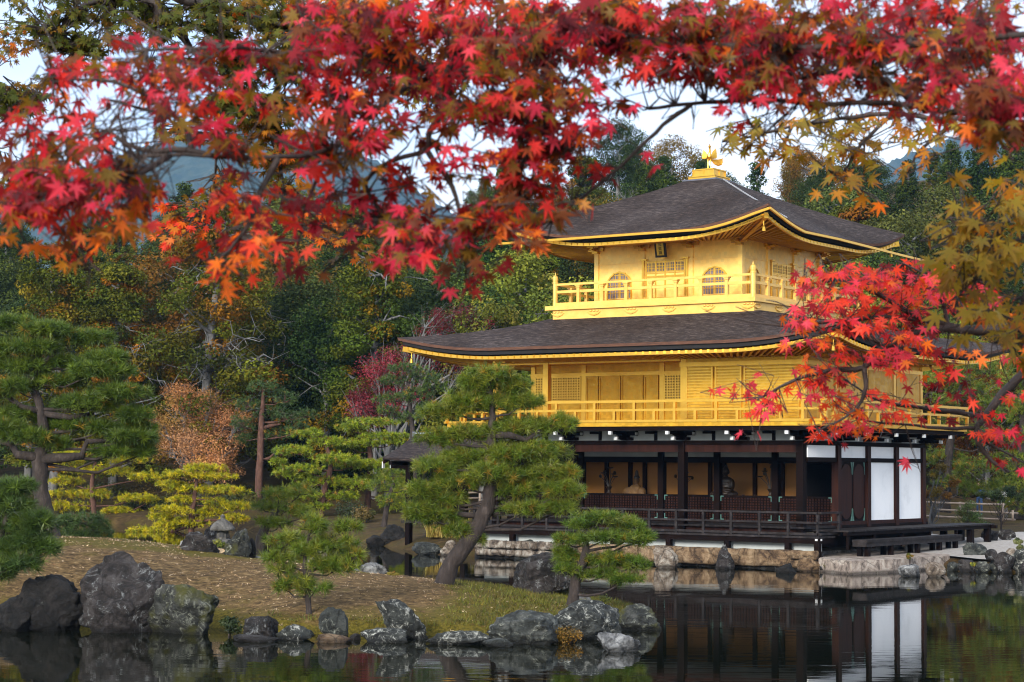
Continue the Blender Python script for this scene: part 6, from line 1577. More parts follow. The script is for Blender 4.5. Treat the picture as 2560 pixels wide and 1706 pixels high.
# pines right of and behind the pavilion
pine([(2170, 1165), (2178, 1080), (2190, 980), (2210, 880)], [11, 10, 8, 4],
     [(2190, 868, 110, 44), (2265, 850, 110, 46), (2235, 900, 140, 46), (2165, 930, 90, 40), (2290, 935, 120, 46), (2195, 980, 130, 46), (2285, 1008, 130, 46), (2170, 1055, 110, 46), (2250, 1078, 150, 46), (2310, 1120, 90, 46), (2190, 1112, 120, 40), (2250, 1130, 90, 36)],
     94, GREEN_P + DEEP_P[1:2], 'large green pine behind the east end of the pavilion', 721, tufts=200, k=16, L=.2, wd=.026, depth=.9)
pine([(2340, 1180), (2345, 1080), (2350, 980), (2345, 900)], [11, 10, 8, 4],
     [(2345, 880, 100, 50), (2380, 930, 120, 60), (2330, 960, 90, 46), (2380, 1010, 120, 60), (2330, 1060, 100, 46), (2370, 1100, 110, 60), (2340, 1130, 90, 44), (2320, 1160, 70, 34), (2380, 1170, 90, 44)],
     90, GREEN_P, 'green pine at the right edge behind the rail fence', 722, tufts=200, k=16, L=.2, wd=.026, depth=.9)
pine([(2100, 1130), (2090, 1000), (2080, 880), (2075, 760)], [11, 10, 8, 4],
     [(2080, 690, 120, 40), (2130, 720, 120, 44), (2040, 730, 110, 44), (2180, 760, 110, 44), (2100, 790, 130, 44), (2160, 830, 130, 44), (2120, 870, 100, 40), (2220, 800, 90, 40)],
     100, LIME_P + GREEN_P, 'yellow-green pine rising behind the right end of the lower roof', 723, tufts=200, k=16, L=.2, wd=.028, depth=.9)
# ================================================================== MAPLES NEAR THE CAMERA
def leaf_shape(lobes, lens, wid, notch):
    """palmate leaf in its own plane (x across, y to the tip); returns points and triangles"""
    ang = np.radians(lobes); P = [(0, 0)]; F = []
    n = len(ang); nt_ = []
    for i in range(n + 1):
        if i == 0: a = ang[0] - .35; q = .16
        elif i == n: a = ang[-1] + .35; q = .16
        else: a = (ang[i - 1] + ang[i]) / 2; q = notch * (lens[i - 1] + lens[i]) / 2
        nt_.append(len(P)); P.append((math.sin(a) * q, math.cos(a) * q))
    for i in range(n):
        d = np.array((math.sin(ang[i]), math.cos(ang[i]))); s = np.array((d[1], -d[0])); L = lens[i]
        l_ = len(P); P.append(tuple(d * L * .55 - s * wid * L)); t_ = len(P); P.append(tuple(d * L)); r_ = len(P); P.append(tuple(d * L * .55 + s * wid * L))
        F += [(0, nt_[i], l_), (0, l_, t_), (0, t_, r_), (0, r_, nt_[i + 1])]
    return np.array(P), np.array(F)
LEAF_NEAR = leaf_shape([-132, -86, -42, 0, 42, 86, 132], [.42, .74, .96, 1.06, .96, .74, .42], .118, .33)
LEAF_MID = leaf_shape([-118, -72, -35, 0, 35, 72, 118], [.42, .74, .96, 1.05, .96, .74, .42], .13, .36)
def in_poly(px, py, poly):
    ins = np.zeros(px.shape, bool); n = len(poly)
    for i in range(n):
        x0, y0 = poly[i]; x1, y1 = poly[(i + 1) % n]
        if y0 == y1: continue
        c = ((y0 > py) != (y1 > py)) & (px < (x1 - x0) * (py - y0) / (y1 - y0) + x0); ins ^= c
    return ins
def leaves_mesh(P, T, Nn, size, cols, tipcols, shape, r, curl=.25):
    """one leaf per row: base point P, tip direction T, face normal Nn"""
    S, F = shape; n, m = len(P), len(S)
    T = unit(T); Nn = unit(Nn - T * (Nn * T).sum(1, keepdims=True)); B = np.cross(T, Nn)
    sz = size[:, None, None]; x = S[None, :, 0, None]; y = S[None, :, 1, None]
    rad2 = (S ** 2).sum(1)[None, :, None]; cu = (curl * r.uniform(.1, 1.6, n))[:, None, None]; fold = r.uniform(-.05, .30, n)[:, None, None]
    asp = r.uniform(.72, 1.0, n)[:, None, None]
    jit = 1 + r.normal(0, .07, (n, m, 1))
    V = P[:, None, :] + sz * jit * (B[:, None, :] * x * asp + T[:, None, :] * (y + .1) - Nn[:, None, :] * (rad2 * cu * .55) + Nn[:, None, :] * np.abs(x) * fold)
    rr = np.sqrt(rad2).clip(0, 1); C = cols[:, None, :] * (1 - rr * .55) + tipcols[:, None, :] * rr * .55
    FF = (np.arange(n)[:, None, None] * m + F[None]).reshape(-1, 3)
    return V.reshape(-1, 3), FF, C.reshape(-1, 3)

def maple(name, label, trunk_pts, trunk_r, branches, zones, palette, seed, leaf_m, shape, twig_r=.003, density=1.0, holes=(), droop=.75, spray=5, linkd=1.0, face=.75, extra=()):
    """branches: polylines [(dx, dy, Y), ...] with radii; zones: (polygon in the enlarged view, Y0, Y1, leaves, palette index or None)"""
    r = np.random.default_rng(seed)
    base = Vector(trunk_pts[0]); t = empty(name, base, 0, label, 'maple tree')
    b = MB(); b.tube([Vector(p) - base for p in trunk_pts], trunk_r, 12); b.build('trunk', M['twig'], t, smooth=True)
    nodes = []
    for pts, r0, r1 in branches:
        Q = [atd(*p) if not isinstance(p, Vector) else p for p in pts]; m = len(Q); out = []; rad = []
        for i in range(m - 1):
            a, b_, c, d = Q[max(i - 1, 0)], Q[i], Q[i + 1], Q[min(i + 2, m - 1)]
            k = max(3, int((c - b_).length / .08))
            k = min(k, 14)
            for j in range(k):
                s = j / k; p = .5 * ((2 * b_) + (c - a) * s + (2 * a - 5 * b_ + 4 * c - d) * s * s + (3 * b_ - a - 3 * c + d) * s ** 3)
                L_ = (c - b_).length; out.append(p + Vector(r.normal(0, .012, 3)) * min(L_, .5)); f = (i + s) / (m - 1); rad.append((r0 * (1 - f) + r1 * f) * r.uniform(.92, 1.1))
        out.append(Q[-1]); rad.append(r1); nodes += [np.array(p) for p in out[::2]]
        mb = MB(); mb.tube([p - base for p in out], rad, 7); mb.build('branch', M['twig'], t, smooth=True)
    nodes = np.array(nodes)
    AP, AT, AN, AS, AC, AC2 = [], [], [], [], [], []; tw = MB()
    hp = [np.array(h) for h in holes]
    for poly, Y0, Y1, cnt, pi in zones:
        xs = [p[0] for p in poly]; ys = [p[1] for p in poly]; got = 0; tries = 0
        while got < cnt * density and tries < 40:
            tries += 1; n = 600; px = r.uniform(min(xs), max(xs), n); py = r.uniform(min(ys), max(ys), n)
            ok = in_poly(px, py, poly)
            for h in hp: ok &= ~in_poly(px, py, h)
            for x, y in zip(px[ok], py[ok]):
                if got >= cnt * density: break
                Y = r.uniform(Y0, Y1); c = np.array(atd(x, y, Y))
                dn = np.linalg.norm(nodes - c, axis=1); j = int(dn.argmin())
                # shoot: from the branch towards c, leaves in pairs along its last part
                s = nodes[j]; dist = dn[j]
                if dist > linkd: s = c + unit((s - c)) * linkd * r.uniform(.15, .4)
                d = unit(c - s + r.normal(0, .12, 3) * .3); Ls = leaf_m * r.uniform(1.6, 3.0)
                q0 = c - d * Ls
                sag = np.array((0, 0, -.06 * np.linalg.norm(q0 - s)))
                tw.tube([s - np.array(base), (s + q0) / 2 + sag + r.normal(0, .02, 3) * np.linalg.norm(q0 - s) - np.array(base), q0 - np.array(base), c - np.array(base)], [twig_r * 1.5, twig_r * 1.1, twig_r * .8, twig_r * .5], 4, cap=False)
                pal = palette if pi is None else pi
                pc = pal[r.integers(len(pal))]
                k = r.integers(max(2, spray - 2), spray + 3)
                for q in range(k):
                    f = r.uniform(0, 1.05); p = q0 + d * Ls * f
                    xx, yy = x, y
                    side = unit(np.cross(d, (0, 0, 1)) * r.choice([-1, 1]) * r.uniform(.3, 1.1) + d * r.uniform(.2, 1.0) + r.normal(0, .3, 3))
                    side[2] = 0
                    T = unit(side * r.uniform(.45, 1.0) + np.array((0, 0, -1)) * droop * r.uniform(.25, 1.5)); Nn = np.array((0, -1, 0)) * face * r.uniform(.2, 1.3) + np.array((0, 0, 1)) * r.uniform(.15, 1.0) + r.normal(0, .45, 3)
                    p = p + side * leaf_m * r.uniform(.2, .6)
                    # keep leaves out of the holes
                    w_ = p; dd = w_[1]; sx = 1280 + 0; 
                    AP.append(p); AT.append(T); AN.append(Nn); AS.append(leaf_m * .5 * r.uniform(.72, 1.18))
                    c1 = np.array(pc[0]) if r.random() < .7 else np.array(pal[r.integers(len(pal))][0]); c2 = np.array(pc[1])
                    v = r.uniform(.75, 1.2); AC.append(c1 * v); AC2.append(c2 * v)
                    tw.tube([p - np.array(base), q0 + d * Ls * max(0, f - .15) - np.array(base)], twig_r * .45, 3, cap=False)
                    got += 1
    P = np.array(AP) - np.array(base); AT = np.array(AT); AN = np.array(AN)
    if len(hp):                                   # gaps where the sky shows
        W = np.array(AP) + unit(AT) * np.array(AS)[:, None] * .5
        rel = W - np.array((0, 0, CAMH)); f_ = rel[:, 1] * _cp + rel[:, 2] * _sp; up_ = -rel[:, 1] * _sp + rel[:, 2] * _cp
        x_ = rel[:, 0] / f_ * FPX; y_ = -up_ / f_ * FPX
        X_ = (1280 + _cr * x_ - _sr * y_) / D2P; Y_ = (853 + _sr * x_ + _cr * y_) / D2P
        keep = np.ones(len(P), bool)
        for h in hp: keep &= ~in_poly(X_, Y_, h)
        P, AT, AN = P[keep], AT[keep], AN[keep]; AS = np.array(AS)[keep]; AC = np.array(AC)[keep]; AC2 = np.array(AC2)[keep]
    V, F, C = leaves_mesh(P, AT, AN, np.array(AS), np.array(AC), np.array(AC2), shape, r)
    link('foliage', fast_mesh('foliage', V, F, C), t, M['leaf'])
    tw.build('twigs', M['twig'], t)
    print(name, len(P), 'leaves')
    return t
PINK = ((0.5203, 0.0205, 0.0558), (0.4274, 0.0185, 0.0372)); RED = ((0.5203, 0.0223, 0.0205), (0.5575, 0.0418, 0.0149)); CRIM = ((0.2230, 0.0129, 0.0205), (0.1858, 0.0112, 0.0149)); MAR = ((0.0930, 0.0093, 0.0149), (0.0743, 0.0073, 0.0093))
SCAR = ((0.7433, 0.0604, 0.0278), (0.7433, 0.0558, 0.0278)); ORNG = ((0.6876, 0.1580, 0.0167), (0.6690, 0.0836, 0.0167)); AMB = ((0.4460, 0.1858, 0.0167), (0.4646, 0.0930, 0.0139)); OLV = ((0.1580, 0.0976, 0.0093), (0.2045, 0.0650, 0.0093)); BRN = ((0.1487, 0.0465, 0.0139), (0.1858, 0.0326, 0.0139)); ROSE = ((0.6876, 0.0511, 0.0883), (0.6133, 0.0418, 0.0558))
PEACH = ((0.6504, 0.2416, 0.1115), (0.6133, 0.1858, 0.0836))
G1 = ((0.0762, 0.0990, 0.0122), (0.0990, 0.0914, 0.0114)); G2 = ((0.1066, 0.1219, 0.0152), (0.1523, 0.0914, 0.0122)); G3 = ((0.0533, 0.0724, 0.0106), (0.0685, 0.0685, 0.0106)); G4 = ((0.1980, 0.1219, 0.0152), (0.2894, 0.0838, 0.0152)); G5 = ((0.1523, 0.1447, 0.0190), (0.2285, 0.1066, 0.0152))

near_red = [PINK] * 5 + [ROSE] * 2 + [RED] * 4 + [CRIM] * 4 + [MAR] * 3 + [OLV] * 6 + [BRN] * 4 + [ORNG] * 2
low_orange = [ORNG] * 3 + [AMB] * 3 + [BRN] * 2 + [OLV] * 2 + [RED] * 2
mixed = [OLV] * 4 + [BRN] * 3 + [RED] * 3 + [CRIM] * 2 + [PINK] * 2 + [AMB]

# ---- 1. red maple overhead, its boughs reaching across the top from the right
maple('red_maple', 'near red maple whose boughs with big crimson leaves hang across the top of the view',
      [(4.3, -1.2, 1.3), (4.1, -.8, 2.4), (3.7, .2, 3.3), (3.0, 1.4, 3.75)], [.16, .13, .10, .07],
      [([Vector((3.0, 1.4, 3.75)), (2700, 200, 2.6), (2400, 285, 3.0), (2130, 250, 3.1), (1900, 238, 3.2), (1700, 232, 3.3), (1590, 240, 3.3), (1490, 250, 3.3)], .0058, .003),
       ([(1590, 240, 3.3), (1540, 275, 3.3), (1490, 320, 3.3), (1440, 370, 3.3), (1370, 430, 3.3), (1290, 490, 3.3), (1240, 520, 3.3)], .0042, .0018),
       ([Vector((3.0, 1.4, 3.75)), (2500, 60, 2.8), (2100, 90, 3.0), (1800, 110, 3.1), (1500, 105, 3.2), (1250, 105, 3.3), (1000, 170, 3.3), (870, 250, 3.2), (760, 345, 3.1), (640, 362, 3.0), (500, 360, 3.0), (390, 355, 3.0), (290, 362, 3.0)], .0055, .003),
       ([(500, 360, 3.0), (430, 345, 3.0), (330, 345, 3.0), (275, 320, 3.0), (250, 300, 3.0)], .005, .003),
       ([(440, 352, 3.0), (430, 300, 3.0), (400, 268, 3.0), (330, 250, 3.0), (250, 230, 3.0)], .005, .002),
       ([(390, 355, 3.0), (320, 400, 2.9), (250, 410, 2.9), (120, 440, 2.9), (20, 470, 2.9)], .005, .002),
       ([(640, 362, 3.0), (600, 440, 3.0), (580, 500, 2.95), (540, 560, 2.95), (500, 600, 2.95)], .005, .002),
       ([(760, 345, 3.1), (720, 430, 3.1), (700, 480, 3.1)], .004, .002),
       ([(1000, 170, 3.3), (1010, 215, 3.2), (1060, 240, 3.2), (1150, 250, 3.2), (1250, 300, 3.2), (1300, 350, 3.2)], .007, .003),
       ([(1060, 240, 3.2), (1010, 270, 3.2), (985, 310, 3.2), (980, 345, 3.2), (900, 370, 3.2), (840, 420, 3.2), (880, 500, 3.2), (920, 570, 3.1)], .006, .002),
       ([(980, 345, 3.2), (1040, 430, 3.2), (1060, 500, 3.2), (1080, 570, 3.1)], .005, .002),
       ([(1250, 300, 3.2), (1200, 380, 3.2), (1190, 440, 3.2), (1230, 510, 3.2)], .005, .002),
       ([(2130, 250, 3.1), (2020, 180, 3.2), (1900, 170, 3.2), (1780, 190, 3.2)], .008, .003),
       ([(2130, 250, 3.1), (2200, 150, 3.0), (2240, 60, 2.9)], .008, .003),
       ([(400, 268, 3.0), (300, 200, 3.0), (180, 180, 3.0), (100, 170, 3.0)], .004, .0015),
       ([(870, 250, 3.2), (740, 220, 3.2), (660, 240, 3.2)], .005, .002),
       ([(1000, 170, 3.3), (850, 110, 3.2), (720, 130, 3.2), (560, 110, 3.1), (440, 110, 3.1), (300, 120, 3.1)], .006, .002)],
      [([(640, -20), (1000, -20), (1000, 40), (760, 70)], 3.0, 3.5, 90, near_red), ([(1000, -20), (2353, -20), (2353, 110), (1000, 120)], 3.0, 3.6, 520, near_red + mixed), ([(700, -70), (2353, -70), (2353, 15), (700, 15)], 3.0, 3.6, 330, near_red + mixed),
       ([(0, 300), (70, 255), (160, 265), (230, 210), (330, 235), (420, 270), (380, 330), (260, 350), (120, 400), (0, 420)], 2.7, 3.2, 120, None),
       ([(80, 165), (150, 140), (210, 100), (330, 88), (460, 85), (560, 90), (600, 180), (520, 230), (420, 250), (300, 210), (200, 190), (100, 195)], 2.8, 3.3, 150, None),
       ([(0, 400), (150, 385), (300, 375), (360, 360), (360, 440), (330, 500), (220, 480), (100, 480), (0, 480)], 2.7, 3.1, 120, None),
       ([(0, 470), (120, 470), (250, 480), (340, 510), (360, 560), (290, 590), (180, 560), (80, 575), (0, 540)], 2.7, 3.1, 70, low_orange),
       ([(440, 260), (520, 260), (590, 290), (590, 350), (540, 380), (460, 330)], 2.8, 3.1, 34, None),
       ([(480, 440), (560, 420), (610, 470), (600, 560), (560, 600), (480, 630), (460, 590), (520, 530)], 2.8, 3.1, 44, [SCAR] * 3 + [ORNG] * 2 + [RED] * 2 + [CRIM]),
       ([(580, 400), (740, 420), (760, 500), (690, 520), (610, 500)], 2.9, 3.2, 26, [PINK, RED, CRIM, MAR, SCAR]),
       ([(630, 130), (760, 60), (900, 10), (1000, 20), (960, 130), (840, 160), (700, 200), (640, 180)], 3.0, 3.4, 150, None),
       ([(660, 240), (780, 190), (900, 150), (1000, 200), (960, 260), (870, 320), (760, 330), (690, 330)], 3.0, 3.3, 110, None),
       ([(690, 340), (840, 310), (960, 330), (980, 420), (900, 480), (800, 470), (720, 440)], 3.0, 3.3, 100, mixed + near_red),
       ([(860, 460), (1000, 440), (1100, 480), (1100, 580), (1060, 610), (960, 590), (900, 640), (870, 560)], 2.9, 3.3, 90, mixed + near_red),
       ([(1000, 0), (1300, 0), (1300, 170), (1150, 180), (1000, 170)], 3.0, 3.5, 190, near_red),
       ([(1000, 170), (1250, 160), (1300, 230), (1200, 270), (1060, 240)], 3.0, 3.4, 100, mixed),
       ([(1000, 270), (1200, 250), (1330, 280), (1340, 350), (1200, 420), (1060, 400), (1000, 340)], 3.0, 3.4, 120, near_red),
       ([(1080, 410), (1260, 390), (1340, 430), (1330, 500), (1250, 520), (1180, 590), (1120, 500)], 3.0, 3.3, 62, low_orange + mixed),
       ([(1180, 500), (1260, 480), (1290, 530), (1240, 600), (1200, 590)], 3.0, 3.2, 14, low_orange),
       ([(1200, 215), (1400, 180), (1480, 240), (1460, 290), (1330, 330), (1200, 290)], 3.0, 3.4, 80, near_red),
       ([(1300, 0), (1700, 0), (1720, 130), (1600, 180), (1400, 190), (1300, 170)], 3.0, 3.5, 220, near_red),
       ([(1600, 130), (1760, 120), (1760, 190), (1700, 250), (1600, 250)], 3.0, 3.3, 50, near_red),
       ([(1700, 0), (2050, 0), (2060, 150), (1900, 200), (1740, 160)], 3.0, 3.5, 180, near_red + mixed),
       ([(1760, 180), (1960, 180), (2000, 250), (1920, 290), (1800, 260)], 3.0, 3.3, 60, near_red),
       ([(2050, 0), (2353, 0), (2400, 200), (2250, 230), (2080, 180)], 2.6, 3.4, 190, near_red + mixed + [MAR] * 3),
       ([(2040, 180), (2353, 190), (2380, 300), (2290, 330), (2180, 280), (2060, 270)], 2.6, 3.2, 70, near_red + low_orange)],
      near_red, 801, .051, LEAF_NEAR, twig_r=.0013, density=1.65, linkd=.42, face=.55,
      holes=[[(-60, -80), (620, -80), (600, 60), (480, 78), (230, 72), (150, 85), (-60, 100)], [(0, 60), (95, 60), (110, 185), (60, 235), (0, 240)], [(560, 375), (700, 375), (690, 430), (600, 425)], [(280, 335), (440, 338), (560, 372), (450, 430), (380, 440), (310, 410)], [(365, 470), (450, 445), (475, 500), (450, 570), (375, 560)], [(150, 80), (225, 80), (150, 135), (110, 140)],
             [(1480, 225), (1590, 185), (1680, 215), (1640, 250), (1600, 330), (1500, 300), (1400, 380), (1330, 360), (1440, 300)],
             [(220, 290), (330, 262), (400, 290), (360, 330), (260, 350)], [(690, 275), (720, 300), (700, 310), (670, 290)], [(1040, 300), (1110, 285), (1130, 320), (1200, 330), (1170, 345), (1080, 350)],
             [(1080, 200), (1160, 190), (1190, 215), (1100, 235)], [(1180, 245), (1240, 215), (1270, 235), (1200, 262)], [(1720, 260), (1960, 250), (2150, 300), (2120, 340), (1900, 340), (1720, 330)], [(2000, 150), (2060, 140), (2080, 170), (2010, 175)]])

# ---- 2. green maple farther off, upper left
green = [G1] * 4 + [G2] * 3 + [G3] * 4 + [G4] + [G5]
tint = [G4] * 3 + [G5] * 3 + [ORNG] + [AMB] + [G2]
gt = at(-1750, 1600, 9.4); gt.z = near_h(np.array([gt.x]), np.array([9.4]))[0]
maple('green_maple', 'green maple with small leaves turning orange, behind the red boughs at the upper left',
      [(gt.x, 9.4, .4), (gt.x + .1, 9.4, 2.2), (gt.x + .3, 9.4, 4.2), (gt.x + .9, 9.4, 5.6)], [.22, .17, .13, .09],
      [([Vector((gt.x + .9, 9.4, 5.6)), (-600, -60, 9.3), (-60, -120, 9.2), (200, -90, 9.0), (340, -10, 9.0), (380, 45, 9.0), (420, 85, 9.0), (440, 115, 9.0)], .05, .012),
       ([(200, -90, 9.0), (450, 5, 9.0), (520, 28, 9.0), (660, 68, 9.0), (760, 110, 9.0)], .026, .006),
       ([(340, -10, 9.0), (200, 10, 8.8), (140, 75, 8.8), (190, 130, 8.8)], .018, .005),
       ([(520, 28, 9.0), (530, 120, 9.0), (540, 200, 9.1), (505, 260, 9.1), (495, 400, 9.1), (470, 520, 9.1)], .012, .003),
       ([(660, 68, 9.0), (640, 200, 9.1), (620, 300, 9.1), (650, 400, 9.1), (640, 500, 9.1)], .012, .003),
       ([(760, 110, 9.0), (900, 140, 9.0), (980, 200, 9.0), (1030, 260, 9.0)], .010, .003),
       ([Vector((gt.x + .9, 9.4, 5.6)), (-700, 60, 9.3), (-150, 90, 9.2), (-60, 180, 9.0), (30, 225, 8.8), (90, 235, 8.8)], .035, .006),
       ([(-60, 180, 9.0), (-20, 300, 9.0), (20, 420, 9.0), (60, 480, 9.0)], .015, .004)],
      [([(-20, -30), (200, -30), (180, 30), (60, 60), (20, 90), (-20, 60)], 8.6, 9.4, 150, green), ([(0, 60), (60, 55), (70, 110), (20, 115)], 8.7, 9.1, 40, tint),
       ([(180, -30), (500, -30), (500, 90), (360, 110), (230, 90), (170, 60)], 8.6, 9.5, 620, green), ([(70, 60), (240, 60), (260, 120), (150, 130), (80, 110)], 8.6, 9.2, 170, green),
       ([(480, -30), (860, -30), (800, 50), (740, 110), (620, 150), (500, 120)], 8.6, 9.5, 720, green + tint), ([(500, 110), (700, 100), (680, 190), (620, 230), (520, 200)], 8.8, 9.4, 330, green + [G4]),
       ([(500, 190), (640, 210), (660, 290), (560, 280), (480, 260)], 8.8, 9.4, 230, green), ([(340, 290), (420, 270), (420, 330), (350, 340)], 8.8, 9.2, 60, tint),
       ([(480, 260), (650, 250), (690, 320), (690, 390), (600, 380), (500, 320)], 8.8, 9.4, 280, tint), ([(430, 370), (620, 360), (700, 400), (690, 450), (560, 470), (440, 440)], 8.8, 9.4, 130, tint),
       ([(-10, 190), (60, 185), (110, 215), (80, 260), (-10, 270)], 8.6, 9.1, 180, green), ([(-10, 330), (100, 420), (120, 500), (-10, 500)], 8.7, 9.2, 130, green),
       ([(360, 470), (460, 500), (480, 560), (420, 590), (350, 540)], 8.8, 9.3, 90, [ORNG, AMB, G4, SCAR]),
       ([(850, 60), (1000, 110), (1080, 180), (1040, 260), (960, 280), (900, 220), (830, 150)], 8.8, 9.3, 330, [BRN] * 2 + tint + [OLV] * 2), ([(640, 470), (780, 480), (900, 520), (860, 620), (720, 560)], 8.8, 9.3, 110, [G4, AMB, ORNG, BRN])],
      green, 802, .074, LEAF_MID, twig_r=.0035, linkd=1.1, spray=7, droop=.6, face=.6, density=1.75)

# ---- 3. amber maple: the hanging sprays under the right-hand bough and the right edge
OLG = ((.24, .19, .018), (.36, .13, .018))
amber = [OLG] * 6 + [OLV] * 2 + [G4] * 2 + [AMB] * 2 + [G5] * 2 + [ORNG]
aolv = [((.27, .20, .018), (.38, .15, .018))] * 6 + [AMB] * 2 + [G4] * 2 + [OLG] * 3
at_ = at(3850, 1600, 4.6); at_.z = near_h(np.array([at_.x]), np.array([4.6]))[0]
maple('amber_maple', 'amber and olive maple with sprays hanging beside the golden bird and down the right edge',
      [(at_.x, 4.6, 1.3), (at_.x - .05, 4.6, 2.4), (at_.x - .2, 4.6, 3.5)], [.13, .10, .07],
      [([Vector((at_.x - .2, 4.6, 3.5)), (2620, 240, 4.6), (2353, 285, 4.7), (2200, 275, 4.8), (2050, 262, 4.9), (1930, 272, 5.0), (1820, 290, 5.0), (1720, 315, 5.0), (1660, 325, 5.0)], .008, .003),
       ([(2050, 262, 4.9), (2000, 310, 4.9), (1960, 360, 4.9), (1930, 420, 4.9)], .006, .002), ([(1820, 290, 5.0), (1800, 330, 5.0), (1770, 360, 5.0)], .005, .002), ([(2200, 275, 4.8), (2120, 340, 4.8), (2085, 400, 4.8)], .006, .002),
       ([Vector((at_.x - .2, 4.6, 3.5)), (2560, 420, 4.2), (2420, 500, 4.2), (2330, 560, 4.2), (2260, 620, 4.2), (2200, 680, 4.2)], .008, .0025),
       ([(2420, 500, 4.2), (2370, 640, 4.2), (2340, 740, 4.2), (2320, 800, 4.2)], .008, .002), ([(2330, 560, 4.2), (2240, 540, 4.2), (2180, 500, 4.2)], .006, .002)],
      [([(1620, 280), (1760, 260), (1880, 280), (1900, 350), (1800, 350), (1700, 400), (1620, 360)], 4.7, 5.2, 64, amber), ([(1850, 280), (2010, 280), (2060, 350), (2010, 420), (1900, 440), (1860, 380)], 4.7, 5.1, 70, amber),
       ([(1890, 390), (1960, 380), (1980, 460), (1920, 470)], 4.7, 5.0, 13, [AMB, ORNG, G4]), ([(2050, 390), (2120, 380), (2110, 420), (2060, 430)], 4.6, 4.9, 4, [AMB]),
       ([(2040, 230), (2190, 240), (2200, 310), (2100, 350), (2040, 310)], 4.5, 4.9, 30, amber),
       ([(2190, 440), (2380, 380), (2380, 560), (2280, 560), (2180, 510)], 3.9, 4.5, 95, aolv), ([(2170, 540), (2380, 540), (2380, 700), (2280, 720), (2180, 720), (2150, 640)], 3.9, 4.5, 130, aolv),
       ([(2230, 690), (2380, 680), (2380, 860), (2320, 840), (2260, 780)], 3.9, 4.5, 60, aolv + [ORNG] * 4), ([(2290, 300), (2380, 290), (2380, 420), (2310, 400)], 3.9, 4.5, 20, aolv)],
      amber, 803, .070, LEAF_NEAR, twig_r=.0018, linkd=.5, spray=4,
      holes=[[(1600, 312), (1640, 308), (1668, 345), (1655, 375), (1700, 415), (1570, 415), (1600, 380)]])

